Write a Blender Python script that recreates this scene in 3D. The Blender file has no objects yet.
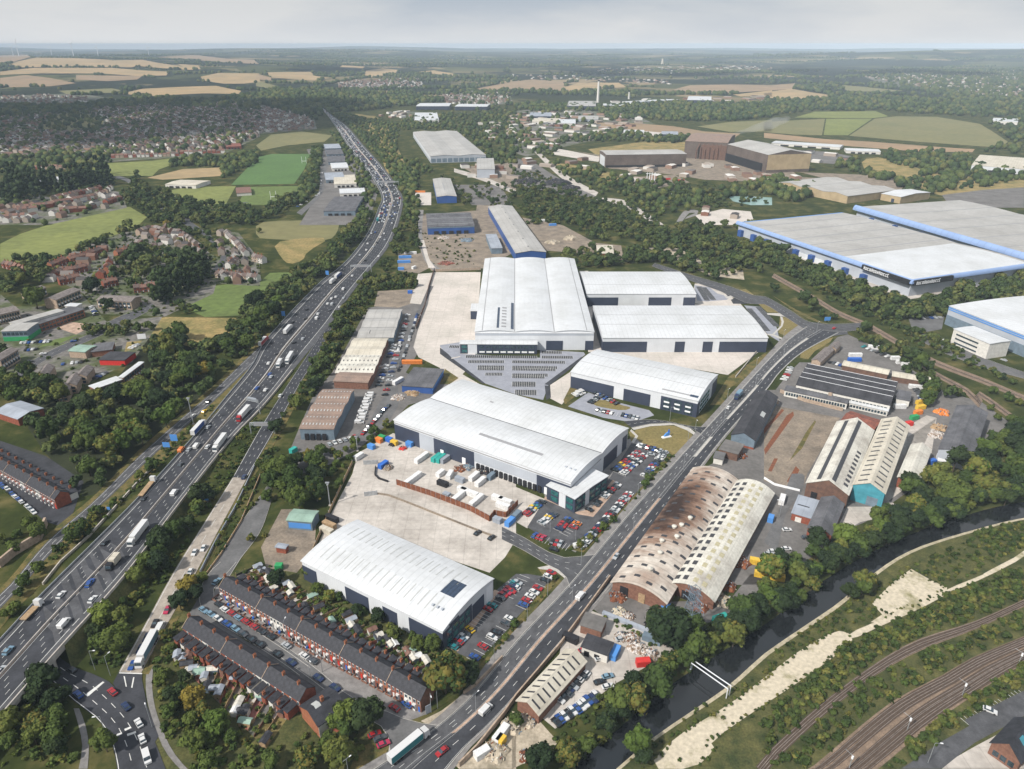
import bpy, bmesh, math, random
import numpy as np
from mathutils import Vector, Matrix
from mathutils.geometry import delaunay_2d_cdt
random.seed(7); rng = np.random.default_rng(7)
S = bpy.context.scene; C = S.collection
PI = math.pi
# ------------------------------------------------------------------ camera model (the real camera stands at 0,0,200)
F, HY, HC = 715.0, 44.0, 200.0
TH = math.atan((384.5-HY)/F)
cT, sT = math.cos(TH), math.sin(TH)
def sm(a, b, x):
    t = np.clip((x-a)/(b-a), 0, 1); return t*t*(3-2*t)
def hgt(X, Y):
    X = np.asarray(X, float); Y = np.asarray(Y, float)
    h = 62*sm(3600, 6500, Y)*np.exp(-((X+3900)/3000)**2)
    h = h + 25*sm(3500, 6000, Y)*(0.5+0.5*np.sin(X/900+1)*np.cos(Y/1300))*sm(3200, 5000, Y)
    h = h + 118*np.exp(-((X-6300)/2600)**2-((Y-9800)/1900)**2)
    h = h + 38*sm(8000, 12000, Y)*(0.5+0.5*np.sin(X/2100+Y/1500))*(1-.5*sm(15000, 20000, Y))
    h = h + 62*sm(15000, 23000, Y)*(0.72+0.18*np.sin(X/3700)+0.1*np.sin(X/1300+2))-Y*.0008*sm(20000, 40000, Y)
    h = h + 34*sm(9000, 14000, Y)*np.exp(-((Y-15500)/3000)**2)*(.5+.5*np.sin(X/1700+.6))
    h = h + 16*sm(12000, 20000, Y)*(np.sin(X/640+Y/900)*.5+np.sin(X/1500-1)*.9)*(Y < 30000)
    return h
def G(px, py, z=None):
    x = (px-512)/F; y = -(py-384.5)/F
    dx, dy, dz = x, cT+y*sT, -sT+y*cT
    if z is not None:
        t = (z-HC)/dz; return Vector((dx*t, dy*t, z))
    if dz > -1e-4: dz = -1e-4
    t = -HC/dz
    if dy*t > 3100:
        lo, hi = 2500/dy, t
        t0 = lo
        for i in range(1, 400):
            t1 = lo+(hi-lo)*i/400
            if HC+dz*t1 < float(hgt(dx*t1, dy*t1)): break
            t0 = t1
        for _ in range(12):
            m = (t0+t1)/2
            if HC+dz*m < float(hgt(dx*m, dy*m)): t1 = m
            else: t0 = m
        t = t1
        return Vector((dx*t, dy*t, float(hgt(dx*t, dy*t))))
    return Vector((dx*t, dy*t, 0))
TL = dict(a=(0,30,3.938), b=(256,30,3.938), c=(512,30,3.938), d=(764,30,3.938), e=(0,210,3.938), f=(256,210,3.938), g=(512,210,3.938), h=(764,210,3.938),
          i=(0,390,3.938), j=(256,390,3.938), k=(512,390,3.938), l=(764,390,3.938), m=(0,574,3.938), n=(256,574,3.938), o=(512,574,3.938), p=(764,574,3.938),
          A=(600,570,7.846), B=(130,640,7.846), Cc=(380,660,7.846), D=(500,470,7.846), E=(440,300,6.4), Fz=(160,380,6.4), w=(0,0,1))
def K(s):
    """'g 735,225 942,25 h 10,10' : sketch coordinates, tile by tile, to picture coordinates"""
    out = []; t = TL['w']
    for w in s.split():
        if ',' not in w: t = TL[w]; continue
        x, y = w.split(','); out.append((t[0]+float(x)/t[2], t[1]+float(y)/t[2]))
    return out
def GP(s, z=None): return [G(x, y, z) for x, y in K(s)]
def zl(level, Y): return level*(1+max(Y, 0)/400)
# ------------------------------------------------------------------ materials
MATS = {}
def node_mat(name):
    m = bpy.data.materials.new(name); m.use_nodes = True
    nt = m.node_tree; b = nt.nodes['Principled BSDF']; MATS[name] = m
    return m, nt, b
def mat(name, col, rough=.8, metal=0, var=.15, scale=.3, col2=None, thr=None, stripe=None, bump=0, detail=6, obj=True, spec=None, fine=0):
    """base colour with noise wear; col2 = second colour in patches; stripe = (axis, period, amount) for ribbed sheet"""
    if name in MATS: return MATS[name]
    m, nt, b = node_mat(name); N = nt.nodes; L = nt.links
    b.inputs['Roughness'].default_value = rough; b.inputs['Metallic'].default_value = metal
    b.inputs['Specular IOR Level'].default_value = .3 if spec is None else spec
    tc = N.new('ShaderNodeTexCoord'); co = tc.outputs['Object']
    nz = N.new('ShaderNodeTexNoise'); nz.inputs['Scale'].default_value = scale; nz.inputs['Detail'].default_value = detail; nz.inputs['Roughness'].default_value = .62
    L.new(co, nz.inputs['Vector'])
    c2 = col2 if col2 else tuple(c*(1-var) for c in col); c1 = col if col2 else tuple(min(1, c*(1+var*.6)) for c in col)
    cr = N.new('ShaderNodeValToRGB'); lo, hi = thr if thr else (.35, .65)
    cr.color_ramp.elements[0].position = lo; cr.color_ramp.elements[1].position = hi
    cr.color_ramp.elements[0].color = (*c2, 1); cr.color_ramp.elements[1].color = (*c1, 1)
    L.new(nz.outputs['Fac'], cr.inputs['Fac']); out = cr.outputs['Color']
    if fine:
        n2 = N.new('ShaderNodeTexNoise'); n2.inputs['Scale'].default_value = scale*9; n2.inputs['Detail'].default_value = 5; L.new(co, n2.inputs['Vector'])
        mr = N.new('ShaderNodeMapRange'); mr.inputs[1].default_value = .3; mr.inputs[2].default_value = .7; mr.inputs[3].default_value = 1-fine; mr.inputs[4].default_value = 1+fine
        L.new(n2.outputs['Fac'], mr.inputs[0])
        mx = N.new('ShaderNodeVectorMath'); mx.operation = 'SCALE'; L.new(out, mx.inputs[0]); L.new(mr.outputs[0], mx.inputs['Scale']); out = mx.outputs[0]
    for ax, per, am in ([] if not stripe else [stripe] if not isinstance(stripe, list) else stripe):
        sp = N.new('ShaderNodeSeparateXYZ'); L.new(co, sp.inputs[0])
        mm = N.new('ShaderNodeMath'); mm.operation = 'MULTIPLY'; mm.inputs[1].default_value = 1/per; L.new(sp.outputs[ax], mm.inputs[0])
        fr = N.new('ShaderNodeMath'); fr.operation = 'FRACT'; L.new(mm.outputs[0], fr.inputs[0])
        lt = N.new('ShaderNodeMath'); lt.operation = 'LESS_THAN'; lt.inputs[1].default_value = .16 if isinstance(stripe, tuple) else .045; L.new(fr.outputs[0], lt.inputs[0])
        k = N.new('ShaderNodeMath'); k.operation = 'MULTIPLY_ADD'; k.inputs[1].default_value = -am; k.inputs[2].default_value = 1; L.new(lt.outputs[0], k.inputs[0])
        mx = N.new('ShaderNodeVectorMath'); mx.operation = 'SCALE'; L.new(out, mx.inputs[0]); L.new(k.outputs[0], mx.inputs['Scale']); out = mx.outputs[0]
    L.new(out, b.inputs['Base Color'])
    if bump:
        bp = N.new('ShaderNodeBump'); bp.inputs['Strength'].default_value = bump; bp.inputs['Distance'].default_value = .5
        L.new(nz.outputs['Fac'], bp.inputs['Height']); L.new(bp.outputs[0], b.inputs['Normal'])
    return m
def leafmat(name, stops, rough=.75):
    m, nt, b = node_mat(name); N = nt.nodes; L = nt.links
    b.inputs['Roughness'].default_value = rough; b.inputs['Specular IOR Level'].default_value = .15
    at = N.new('ShaderNodeAttribute'); at.attribute_name = 'tint'
    oi = N.new('ShaderNodeObjectInfo')
    ad = N.new('ShaderNodeMath'); ad.operation = 'ADD'; L.new(at.outputs['Fac'], ad.inputs[0]); L.new(oi.outputs['Random'], ad.inputs[1])
    fr = N.new('ShaderNodeMath'); fr.operation = 'FRACT'; L.new(ad.outputs[0], fr.inputs[0])
    cr = N.new('ShaderNodeValToRGB'); e = cr.color_ramp.elements
    while len(e) < len(stops): e.new(.5)
    for k, (p, c) in enumerate(stops): e[k].position = p; e[k].color = (*c, 1)
    L.new(fr.outputs[0], cr.inputs['Fac'])
    tc = N.new('ShaderNodeTexCoord'); nz = N.new('ShaderNodeTexNoise'); nz.inputs['Scale'].default_value = .45; nz.inputs['Detail'].default_value = 5
    L.new(tc.outputs['Object'], nz.inputs['Vector'])
    mr = N.new('ShaderNodeMapRange'); mr.inputs[1].default_value = .3; mr.inputs[2].default_value = .7; mr.inputs[3].default_value = .55; mr.inputs[4].default_value = 1.55
    L.new(nz.outputs['Fac'], mr.inputs[0])
    mx = N.new('ShaderNodeVectorMath'); mx.operation = 'SCALE'; L.new(cr.outputs[0], mx.inputs[0]); L.new(mr.outputs[0], mx.inputs['Scale'])
    L.new(mx.outputs[0], b.inputs['Base Color'])
    return m
# ------------------------------------------------------------------ mesh collector
class MB:
    def __init__(s): s.v = []; s.f = []; s.mi = []; s.ms = []; s.cur = 0
    def m(s, material):
        if material not in s.ms: s.ms.append(material)
        s.cur = s.ms.index(material); return s
    def face(s, pts):
        n = len(s.v); s.v += [tuple(p) for p in pts]; s.f.append(tuple(range(n, n+len(pts)))); s.mi.append(s.cur); return s
    def box(s, x0, y0, z0, x1, y1, z1, top=True, bot=True):
        if x0 > x1: x0, x1 = x1, x0
        if y0 > y1: y0, y1 = y1, y0
        n = len(s.v)
        s.v += [(x0,y0,z0),(x1,y0,z0),(x1,y1,z0),(x0,y1,z0),(x0,y0,z1),(x1,y0,z1),(x1,y1,z1),(x0,y1,z1)]
        q = [(0,1,5,4),(1,2,6,5),(2,3,7,6),(3,0,4,7)]
        if top: q.append((4,5,6,7))
        if bot: q.append((3,2,1,0))
        for a in q: s.f.append(tuple(n+i for i in a)); s.mi.append(s.cur)
        return s
    def hexa(s, b4, t4):
        n = len(s.v); s.v += [tuple(p) for p in b4]+[tuple(p) for p in t4]
        for a in [(0,1,5,4),(1,2,6,5),(2,3,7,6),(3,0,4,7),(4,5,6,7),(3,2,1,0)]: s.f.append(tuple(n+i for i in a)); s.mi.append(s.cur)
        return s
    def bar(s, a, b, r, r2=None, seg=6):
        a = Vector(a); b = Vector(b); d = (b-a)
        if d.length < 1e-6: return s
        d.normalize(); u = d.orthogonal().normalized(); w = d.cross(u); r2 = r if r2 is None else r2
        n = len(s.v)
        for c, rr in ((a, r), (b, r2)):
            for i in range(seg):
                t = 2*PI*i/seg; s.v.append(tuple(c+u*rr*math.cos(t)+w*rr*math.sin(t)))
        for i in range(seg):
            j = (i+1) % seg; s.f.append((n+i, n+j, n+seg+j, n+seg+i)); s.mi.append(s.cur)
        s.f.append(tuple(n+seg-1-i for i in range(seg))); s.mi.append(s.cur)
        s.f.append(tuple(n+seg+i for i in range(seg))); s.mi.append(s.cur)
        return s
    def prism(s, pts, z0, z1):
        n = len(s.v); k = len(pts)
        s.v += [(p[0], p[1], z0) for p in pts]+[(p[0], p[1], z1) for p in pts]
        for i in range(k):
            j = (i+1) % k; s.f.append((n+i, n+j, n+k+j, n+k+i)); s.mi.append(s.cur)
        s.f.append(tuple(n+k+i for i in range(k))); s.mi.append(s.cur)
        s.f.append(tuple(n+k-1-i for i in range(k))); s.mi.append(s.cur)
        return s
    def mesh(s, name):
        me = bpy.data.meshes.new(name); me.from_pydata(s.v, [], s.f)
        for q in s.ms: me.materials.append(q)
        if len(s.ms) > 1: me.polygons.foreach_set('material_index', s.mi)
        me.update(); return me
    def build(s, name, material=None, parent=None):
        if material is not None: s.ms = [material]; s.mi = [0]*len(s.f)
        o = bpy.data.objects.new(name, s.mesh(name)); C.objects.link(o)
        if parent is not None: o.parent = parent
        return o
def tag(o, label=None, cat=None, group=None, kind=None):
    if label: o['label'] = label
    if cat: o['category'] = cat
    if group: o['group'] = group
    if kind: o['kind'] = kind
    return o
def empty(name, loc, rz=0):
    o = bpy.data.objects.new(name, None); C.objects.link(o); o.location = loc; o.rotation_euler = (0, 0, rz); o.empty_display_size = .5
    return o
def kids(o): return KIDS.get(o.name, [])
KIDS = {}
def copy_tree(o, chs, loc, rz, sc=1):
    """chs: [(child, [grandchildren])]"""
    r = o.copy(); C.objects.link(r); r.location = loc; r.rotation_euler = (0, 0, rz); r.scale = (sc, sc, sc) if not isinstance(sc, tuple) else sc
    for ch, gs in chs:
        c = ch.copy(); C.objects.link(c); c.parent = r
        for g in gs:
            d = g.copy(); C.objects.link(d); d.parent = c
    return r
def npmesh(name, V, Fq, material, tint=None):
    """V (n,3), Fq (m,k)"""
    me = bpy.data.meshes.new(name); m, k = Fq.shape
    me.vertices.add(len(V)); me.vertices.foreach_set('co', V.astype(np.float32).ravel())
    me.loops.add(m*k); me.loops.foreach_set('vertex_index', Fq.astype(np.int32).ravel())
    me.polygons.add(m); me.polygons.foreach_set('loop_start', np.arange(0, m*k, k, dtype=np.int32))
    me.update(calc_edges=True)
    if tint is not None:
        at = me.attributes.new('tint', 'FLOAT', 'FACE'); at.data.foreach_set('value', tint.astype(np.float32))
    me.materials.append(material); return me
# ------------------------------------------------------------------ ground sheets
def inpoly(P, X, Y):
    X = np.asarray(X); Y = np.asarray(Y); r = np.zeros(X.shape, bool); n = len(P)
    for i in range(n):
        x0, y0 = P[i][0], P[i][1]; x1, y1 = P[i-1][0], P[i-1][1]
        if y0 == y1: continue
        c = ((y0 > Y) != (y1 > Y)) & (X < (x1-x0)*(Y-y0)/(y1-y0)+x0); r ^= c
    return r
def smooth_closed(P, it=2):
    for _ in range(it):
        q = []
        for i in range(len(P)):
            a, b = P[i], P[(i+1) % len(P)]; q += [a*.75+b*.25, a*.25+b*.75]
        P = q
    return P
def sheet(name, s, material, level, label=None, cat=None, rnd=0, kind='structure'):
    P = GP(s) if isinstance(s, str) else list(s)
    if rnd: P = smooth_closed(P, rnd)
    far = max(p.y for p in P) > 3000
    if far:
        q = []
        for i in range(len(P)):
            a, b = P[i], P[(i+1) % len(P)]; n = max(1, int((b-a).length/60))
            q += [a.lerp(b, k/n) for k in range(n)]
        P = q
        xs = [p.x for p in P]; ys = [p.y for p in P]; st = max(30, (max(xs)-min(xs)+max(ys)-min(ys))/50)
        X, Y = np.meshgrid(np.arange(min(xs), max(xs), st), np.arange(min(ys), max(ys), st)); X = X.ravel(); Y = Y.ravel()
        k = inpoly(P, X, Y); pts = [Vector((p.x, p.y)) for p in P]+[Vector((x, y)) for x, y in zip(X[k], Y[k])]
        n = len(P); r = delaunay_2d_cdt(pts, [(i, (i+1) % n) for i in range(n)], [], 1, 1e-3)
        vs = [(v.x, v.y, float(hgt(v.x, v.y))+zl(level, v.y)+1.2*max(0, v.y/3000-1)) for v in r[0]]
        mb = MB(); mb.v = vs; mb.f = [tuple(f) for f in r[2]]
        fl = []
        for f in mb.f:
            a, b, c = (Vector(vs[i]) for i in f[:3]); fl.append(f if (b-a).cross(c-a).z > 0 else tuple(reversed(f)))
        mb.f = fl
    else:
        mb = MB(); mb.face([(p.x, p.y, zl(level, p.y)) for p in P])
        a = sum(P[i-1].x*P[i].y-P[i].x*P[i-1].y for i in range(len(P)))
        if a < 0: mb.f = [tuple(reversed(mb.f[0]))]
    o = mb.build(name, material); tag(o, label, cat, None, kind); return o
def cat_rom(P, step):
    out = []
    n = len(P)
    for i in range(n-1):
        p0 = P[max(i-1, 0)]; p1 = P[i]; p2 = P[i+1]; p3 = P[min(i+2, n-1)]
        k = max(1, int((p2-p1).length/step))
        for j in range(k):
            t = j/k
            out.append(.5*((2*p1)+(p2-p0)*t+(2*p0-5*p1+4*p2-p3)*t*t+(3*p1-p0-3*p2+p3)*t**3))
    out.append(P[-1].copy()); return out
def resample(P, n):
    d = [0]
    for i in range(1, len(P)): d.append(d[-1]+(P[i]-P[i-1]).length)
    out = []; j = 0
    for k in range(n):
        t = d[-1]*k/(n-1)
        while j < len(P)-2 and d[j+1] < t: j += 1
        w = (t-d[j])/max(1e-9, d[j+1]-d[j]); out.append(P[j].lerp(P[j+1], min(1, max(0, w))))
    return out
class Strip:
    """a road: two edges; zf(px,py) gives the deck's height at each sketch point"""
    def __init__(s, L, R, step=6, zf=None, level=.1):
        def pts(q):
            return [G(x, y, zf(x, y) if zf else 0) for x, y in K(q)]
        l = cat_rom(pts(L), step); r = cat_rom(pts(R), step); n = max(len(l), len(r))
        s.l = resample(l, n); s.r = resample(r, n); s.n = n; s.level = level
        s.c = [(a+b)/2 for a, b in zip(s.l, s.r)]
        s.len = sum((s.c[i]-s.c[i-1]).length for i in range(1, n))
    def at(s, i, f): return s.l[i].lerp(s.r[i], f)
    def band(s, mb, f0, f1, dz=0, i0=0, i1=None, w=None):
        """surface between fractions f0..f1; or a line of width w about f0"""
        i1 = s.n-1 if i1 is None else i1
        row = []
        for i in range(i0, i1+1):
            if w is None: a = s.at(i, f0); b = s.at(i, f1)
            else:
                c = s.at(i, f0); n = (s.r[i]-s.l[i]).normalized(); ww = w*(1+max(0, c.y-400)/900); a = c-n*ww/2; b = c+n*ww/2
            z = zl(s.level, a.y)+dz*(1+a.y/400)
            row.append((Vector((a.x, a.y, a.z+z)), Vector((b.x, b.y, b.z+z))))
        for i in range(len(row)-1):
            mb.face([row[i][0], row[i][1], row[i+1][1], row[i+1][0]])
        return mb
    def dashes(s, mb, f, w, on, off, dz=.02, i0=0, i1=None):
        i1 = s.n-1 if i1 is None else i1; acc = 0; per = on+off
        P = [s.at(i, f) for i in range(i0, i1+1)]
        if len(P) < 2: return
        d = [0]
        for i in range(1, len(P)): d.append(d[-1]+(P[i]-P[i-1]).length)
        t = 0; j = 0
        while t+on < d[-1]:
            q = []
            for tt in (t, t+on):
                while j < len(P)-2 and d[j+1] < tt: j += 1
                ww = (tt-d[j])/max(1e-6, d[j+1]-d[j]); q.append(P[j].lerp(P[j+1], ww))
            a, b = q; dd = (b-a).normalized(); nn = Vector((dd.y, -dd.x, 0)); wv = w*(1+max(0, a.y-500)/2500); z = Vector((0, 0, zl(s.level, a.y)+dz*(1+a.y/400)))
            mb.face([a-nn*wv/2+z, a+nn*wv/2+z, b+nn*wv/2+z, b-nn*wv/2+z]); t += per
    def near(s, p):
        b = min(range(s.n), key=lambda i: (s.c[i].x-p.x)**2+(s.c[i].y-p.y)**2); i = min(b, s.n-2)
        d = (s.c[i+1]-s.c[i]); return i, math.atan2(d.y, d.x)
def up(mb):
    """turn all faces to point up"""
    fs = []
    for f in mb.f:
        a, b, c = (Vector(mb.v[i]) for i in f[:3]); fs.append(f if (b-a).cross(c-a).z >= 0 else tuple(reversed(f)))
    mb.f = fs; return mb
def ordn(i):
    W = ['first','second','third','fourth','fifth','sixth','seventh','eighth','ninth','tenth','eleventh','twelfth']
    if i <= 12: return W[i-1]
    return '%d%s' % (i, 'th' if 10 <= i % 100 <= 20 else {1:'st',2:'nd',3:'rd'}.get(i % 10, 'th'))
TL.update(s=(640,380,6.4), t=(370,240,8.533), u=(680,250,6.4), v=(0,100,6.4), x=(780,330,6.4), y=(560,60,6.4), z=(170,570,7.846), W=(360,430,6.4))
# ------------------------------------------------------------------ ground material
def ground_material():
    m, nt, b = node_mat('countryside'); N = nt.nodes; L = nt.links
    b.inputs['Roughness'].default_value = .95; b.inputs['Specular IOR Level'].default_value = .05
    geo = N.new('ShaderNodeNewGeometry'); pos = geo.outputs['Position']
    def noise(sc, det=6, ro=.6, vec=pos):
        n = N.new('ShaderNodeTexNoise'); n.inputs['Scale'].default_value = sc; n.inputs['Detail'].default_value = det; n.inputs['Roughness'].default_value = ro
        L.new(vec, n.inputs['Vector']); return n.outputs['Fac']
    def ramp(fac, st):
        r = N.new('ShaderNodeValToRGB'); e = r.color_ramp.elements
        while len(e) < len(st): e.new(.5)
        for k, (p, c) in enumerate(st): e[k].position = p; e[k].color = (*c, 1)
        L.new(fac, r.inputs[0]); return r.outputs[0]
    def mix(f, a, c):
        x = N.new('ShaderNodeMix'); x.data_type = 'RGBA'; L.new(f, x.inputs[0]); L.new(a, x.inputs[6]); L.new(c, x.inputs[7]); return x.outputs[2]
    near = ramp(noise(.05, 8, .65), [(.3, (.018,.027,.009)), (.5, (.042,.052,.016)), (.7, (.13,.11,.045))])
    # far country: fields of differing crops cut up by woods
    wv = N.new('ShaderNodeVectorMath'); wv.operation = 'MULTIPLY'; wv.inputs[1].default_value = (1/520, 1/420, 0); L.new(pos, wv.inputs[0])
    nn = N.new('ShaderNodeTexNoise'); nn.inputs['Scale'].default_value = 1.1; L.new(wv.outputs[0], nn.inputs['Vector'])
    ad = N.new('ShaderNodeVectorMath'); ad.operation = 'ADD'; L.new(wv.outputs[0], ad.inputs[0]); L.new(nn.outputs['Color'], ad.inputs[1])
    vo = N.new('ShaderNodeTexVoronoi'); vo.inputs['Scale'].default_value = 1; L.new(ad.outputs[0], vo.inputs['Vector'])
    sp = N.new('ShaderNodeSeparateColor'); L.new(vo.outputs['Color'], sp.inputs[0])
    fld = ramp(sp.outputs[0], [(0, (.045,.055,.022)), (.45, (.075,.08,.03)), (.62, (.10,.10,.045)), (.78, (.17,.14,.075)), (1, (.26,.20,.12))])
    wood = ramp(noise(.012, 9, .7), [(.3, (.010,.015,.009)), (.7, (.026,.034,.018))])
    wm = N.new('ShaderNodeMath'); wm.operation = 'GREATER_THAN'; wm.inputs[1].default_value = .475; L.new(noise(.00095, 8, .62), wm.inputs[0])
    far = mix(wm.outputs[0], fld, wood)
    mr = N.new('ShaderNodeMapRange'); mr.inputs[1].default_value = 2600; mr.inputs[2].default_value = 3400
    s = N.new('ShaderNodeSeparateXYZ'); L.new(pos, s.inputs[0]); L.new(s.outputs[1], mr.inputs[0])
    L.new(mix(mr.outputs[0], near, far), b.inputs['Base Color'])
    return m
g_mat = ground_material()
def build_ground():
    ys = [-120, 0, 60]; y = 100
    while y < 25000: ys.append(y); y *= 1.035
    nx = 120; V = []; 
    for y in ys:
        w = 700+1.15*max(y, 0)
        xs = np.linspace(-w, w, nx); h = hgt(xs, np.full(nx, y)); h = h*(y > 100)
        V.append(np.stack([xs, np.full(nx, y), h], 1))
    V = np.concatenate(V); n = len(ys)
    i, j = np.meshgrid(np.arange(n-1), np.arange(nx-1), indexing='ij'); a = (i*nx+j).ravel()
    Fq = np.stack([a, a+1, a+nx+1, a+nx], 1)
    me = npmesh('ground', V, Fq, g_mat); me.polygons.foreach_set('use_smooth', np.ones(len(Fq), bool))
    o = bpy.data.objects.new('ground', me); C.objects.link(o); tag(o, kind='structure')
build_ground()
M = MATS
mat('asphalt', (.080,.081,.088), .85, var=.3, scale=.25, fine=.12)
mat('asphalt_dark', (.042,.044,.052), .85, var=.3, scale=.15, fine=.12)
mat('asphalt_pale', (.125,.124,.126), .85, var=.25, scale=.12, fine=.12)
mat('concrete_road', (.33,.29,.25), .9, var=.25, scale=.3, fine=.1)
mat('concrete_yard', (.50,.46,.42), .9, col2=(.33,.30,.27), thr=(.34,.6), scale=.05, fine=.12, detail=9, stripe=[(0,7,.16), (1,7,.16)])
mat('pale_yard', (.54,.49,.45), .9, col2=(.43,.40,.36), thr=(.34,.6), scale=.04, fine=.08, detail=9, stripe=[(0,8,.13), (1,8,.13)])
mat('grey_yard', (.17,.16,.155), .9, col2=(.10,.095,.09), thr=(.3,.65), scale=.06, fine=.15)
mat('dirt_yard', (.27,.22,.17), .95, col2=(.13,.11,.09), thr=(.3,.65), scale=.1, fine=.2)
mat('gravel_soil', (.42,.36,.28), .95, col2=(.22,.19,.14), thr=(.32,.55), scale=.12, fine=.2)
mat('chalk_ground', (.50,.44,.34), .95, col2=(.24,.22,.12), thr=(.34,.46), scale=.08, fine=.18, detail=7); mat('towpath_dirt', (.40,.35,.25), .95, var=.3, scale=.4, fine=.2)
mat('reserve', (.42,.30,.23), .9, var=.3, scale=.3, fine=.15)
mat('paint', (.62,.62,.6), .7, var=.15, scale=1)
mat('paint_yellow', (.6,.45,.1), .7, var=.15, scale=1)
mat('pavement', (.21,.20,.195), .9, var=.25, scale=.3, fine=.1)
mat('kerb', (.45,.43,.4), .9, var=.2, scale=1)
mat('grass_green', (.12,.17,.045), .95, col2=(.09,.12,.035), thr=(.3,.7), scale=.02, fine=.2)
mat('pitch', (.085,.16,.045), .95, col2=(.07,.13,.04), thr=(.3,.7), scale=.02, fine=.1)
mat('meadow', (.19,.21,.06), .95, col2=(.13,.15,.045), thr=(.3,.7), scale=.012, fine=.2)
mat('dry_grass', (.30,.22,.09), .95, col2=(.14,.13,.045), thr=(.35,.62), scale=.05, fine=.25)
mat('lawn', (.22,.17,.065), .95, col2=(.14,.12,.045), thr=(.3,.7), scale=.08, fine=.25)
mat('verge', (.15,.115,.04), .95, col2=(.05,.06,.017), thr=(.35,.6), scale=.2, fine=.3)
mat('scrub_ground', (.10,.095,.032), .95, col2=(.030,.042,.012), thr=(.35,.65), scale=.15, fine=.3)
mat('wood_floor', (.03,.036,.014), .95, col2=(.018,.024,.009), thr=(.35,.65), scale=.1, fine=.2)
mat('straw', (.42,.29,.15), .95, col2=(.26,.2,.11), thr=(.3,.7), scale=.008, fine=.1)
mat('straw_red', (.33,.22,.13), .95, col2=(.21,.16,.10), thr=(.3,.7), scale=.008, fine=.1)
mat('olive_field', (.19,.17,.075), .95, col2=(.14,.14,.06), thr=(.3,.7), scale=.008, fine=.12)
mat('ballast', (.25,.18,.13), .95, col2=(.13,.095,.07), thr=(.3,.7), scale=.25, fine=.3)
mat('town_floor', (.15,.14,.13), .95, col2=(.07,.085,.035), thr=(.44,.56), scale=.03, fine=.35)
mat('red_ground', (.30,.12,.10), .9, var=.3, scale=.4)
# ------------------------------------------------------------------ fields and open ground
FIELDS = []
def st(name, *a, **k):
    o = sheet(name, *a, **k)
    if name in ('field', 'rough_field', 'pitch', 'path'):
        P = GP(a[0])
        if max(p.y for p in P) > 2500: FIELDS.append([(p.x, p.y) for p in P])
    return o
st('field', 'w 0,244 20,234 60,221 105,209 130,207 147,217 136,228 100,240 60,256 20,262 0,263', M['meadow'], .03)
st('field', 'w 178,306 206,287 230,284 256,285 270,273 296,272 271,300 252,315 205,317', M['grass_green'], .03)
st('rough_field', 'e 560,470 600,420 830,425 960,425 900,500 860,570 700,525 560,500', M['dry_grass'], .035, rnd=1)
st('field', 'f 0,50 120,40 330,45 320,90 290,120 180,120 60,115 0,110', M['olive_field'], .03, rnd=1)
st('rough_field', 'f 65,130 180,110 295,110 200,165 185,200 130,215 100,190', M['dry_grass'], .036, rnd=1)
st('pitch', 'w 231,185 258,157 272,154 311,154 304,170 294,184', M['pitch'], .04)
st('pitch', 'w 238,205 246,187 303,186 283,205', M['grass_green'], .04)
st('field', 'w 170,202 172,190 190,187 236,186 226,204 208,206', M['meadow'], .03)
st('field', 'a 330,555 420,525 600,515 735,498 720,515 625,550 600,575 450,575', M['meadow'], .03)
st('field', 'a 580,582 720,548 900,540 870,575 640,590', M['straw'], .03)
st('field', 'b 0,455 60,412 180,400 300,415 270,440 120,455 20,475', M['olive_field'], .03)
st('field', 'a 0,600 80,605 90,625 0,635', M['grass_green'], .03)
st('field', 'a 145,385 200,360 240,328 330,326 410,355 400,385 330,400 200,400', M['olive_field'], .03)
st('field', 'a 0,190 100,178 200,190 300,210 200,222 40,226 0,224', M['straw_red'], .05)
st('field', 'a 0,165 130,150 300,150 440,150 560,160 665,165 655,180 540,182 400,172 150,172 0,178', M['straw'], .05)
st('field', 'a 30,140 140,110 300,112 420,118 560,135 520,148 250,145 80,148', M['straw'], .05)
st('field', 'a 300,178 560,182 540,196 420,202 300,196', M['straw_red'], .05)
st('field', 'a 0,102 110,98 120,108 60,125 0,136', M['straw_red'], .05)
st('field', 'a 400,122 560,118 620,130 740,150 730,158 600,148 440,132', M['straw'], .05)
st('field', 'a 700,135 780,140 790,155 740,158', M['straw'], .05)
st('field', 'a 620,108 760,100 900,115 1000,118 1020,135 900,130 760,118', M['straw_red'], .05)
st('field', 'a 480,250 560,232 700,225 850,220 950,240 940,252 800,250 560,262', M['straw'], .05)
st('field', 'a 230,240 440,230 480,238 440,248 260,252', M['olive_field'], .05)
st('field', 'a 790,185 860,170 1020,172 1024,205 960,212 880,212 800,200', M['straw'], .05)
st('field', 'b 40,168 220,165 225,180 290,190 230,200 60,188', M['straw'], .05)
st('field', 'b 420,185 435,160 500,152 560,158 550,170 460,188', M['straw'], .05)
st('field', 'b 0,172 60,188 60,200 0,195', M['straw_red'], .05)
st('field', 'b 0,198 100,225 80,235 0,222', M['olive_field'], .05)
st('field', 'b 340,140 430,145 420,152 330,148', M['straw'], .05)
st('field', 'b 830,240 900,225 1010,205 1024,212 1024,232 900,240', M['straw_red'], .05)
st('field', 'b 640,165 700,160 820,180 780,184', M['straw'], .05)
st('field', 'c 0,205 80,195 200,205 220,240 60,240 0,228', M['straw_red'], .05)
st('field', 'c 205,225 260,210 420,208 450,225 340,232 220,245', M['straw'], .05)
st('field', 'c 635,235 700,218 860,215 1024,218 1024,238 860,248 720,252', M['straw_red'], .05)
st('field', 'd 0,220 130,210 120,232 0,240', M['straw_red'], .05)
st('field', 'd 0,245 110,232 180,245 270,258 200,270 90,275 0,265', M['straw'], .05)
st('field', 'c 870,255 1024,238 1024,262 900,262', M['straw'], .05)
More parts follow.
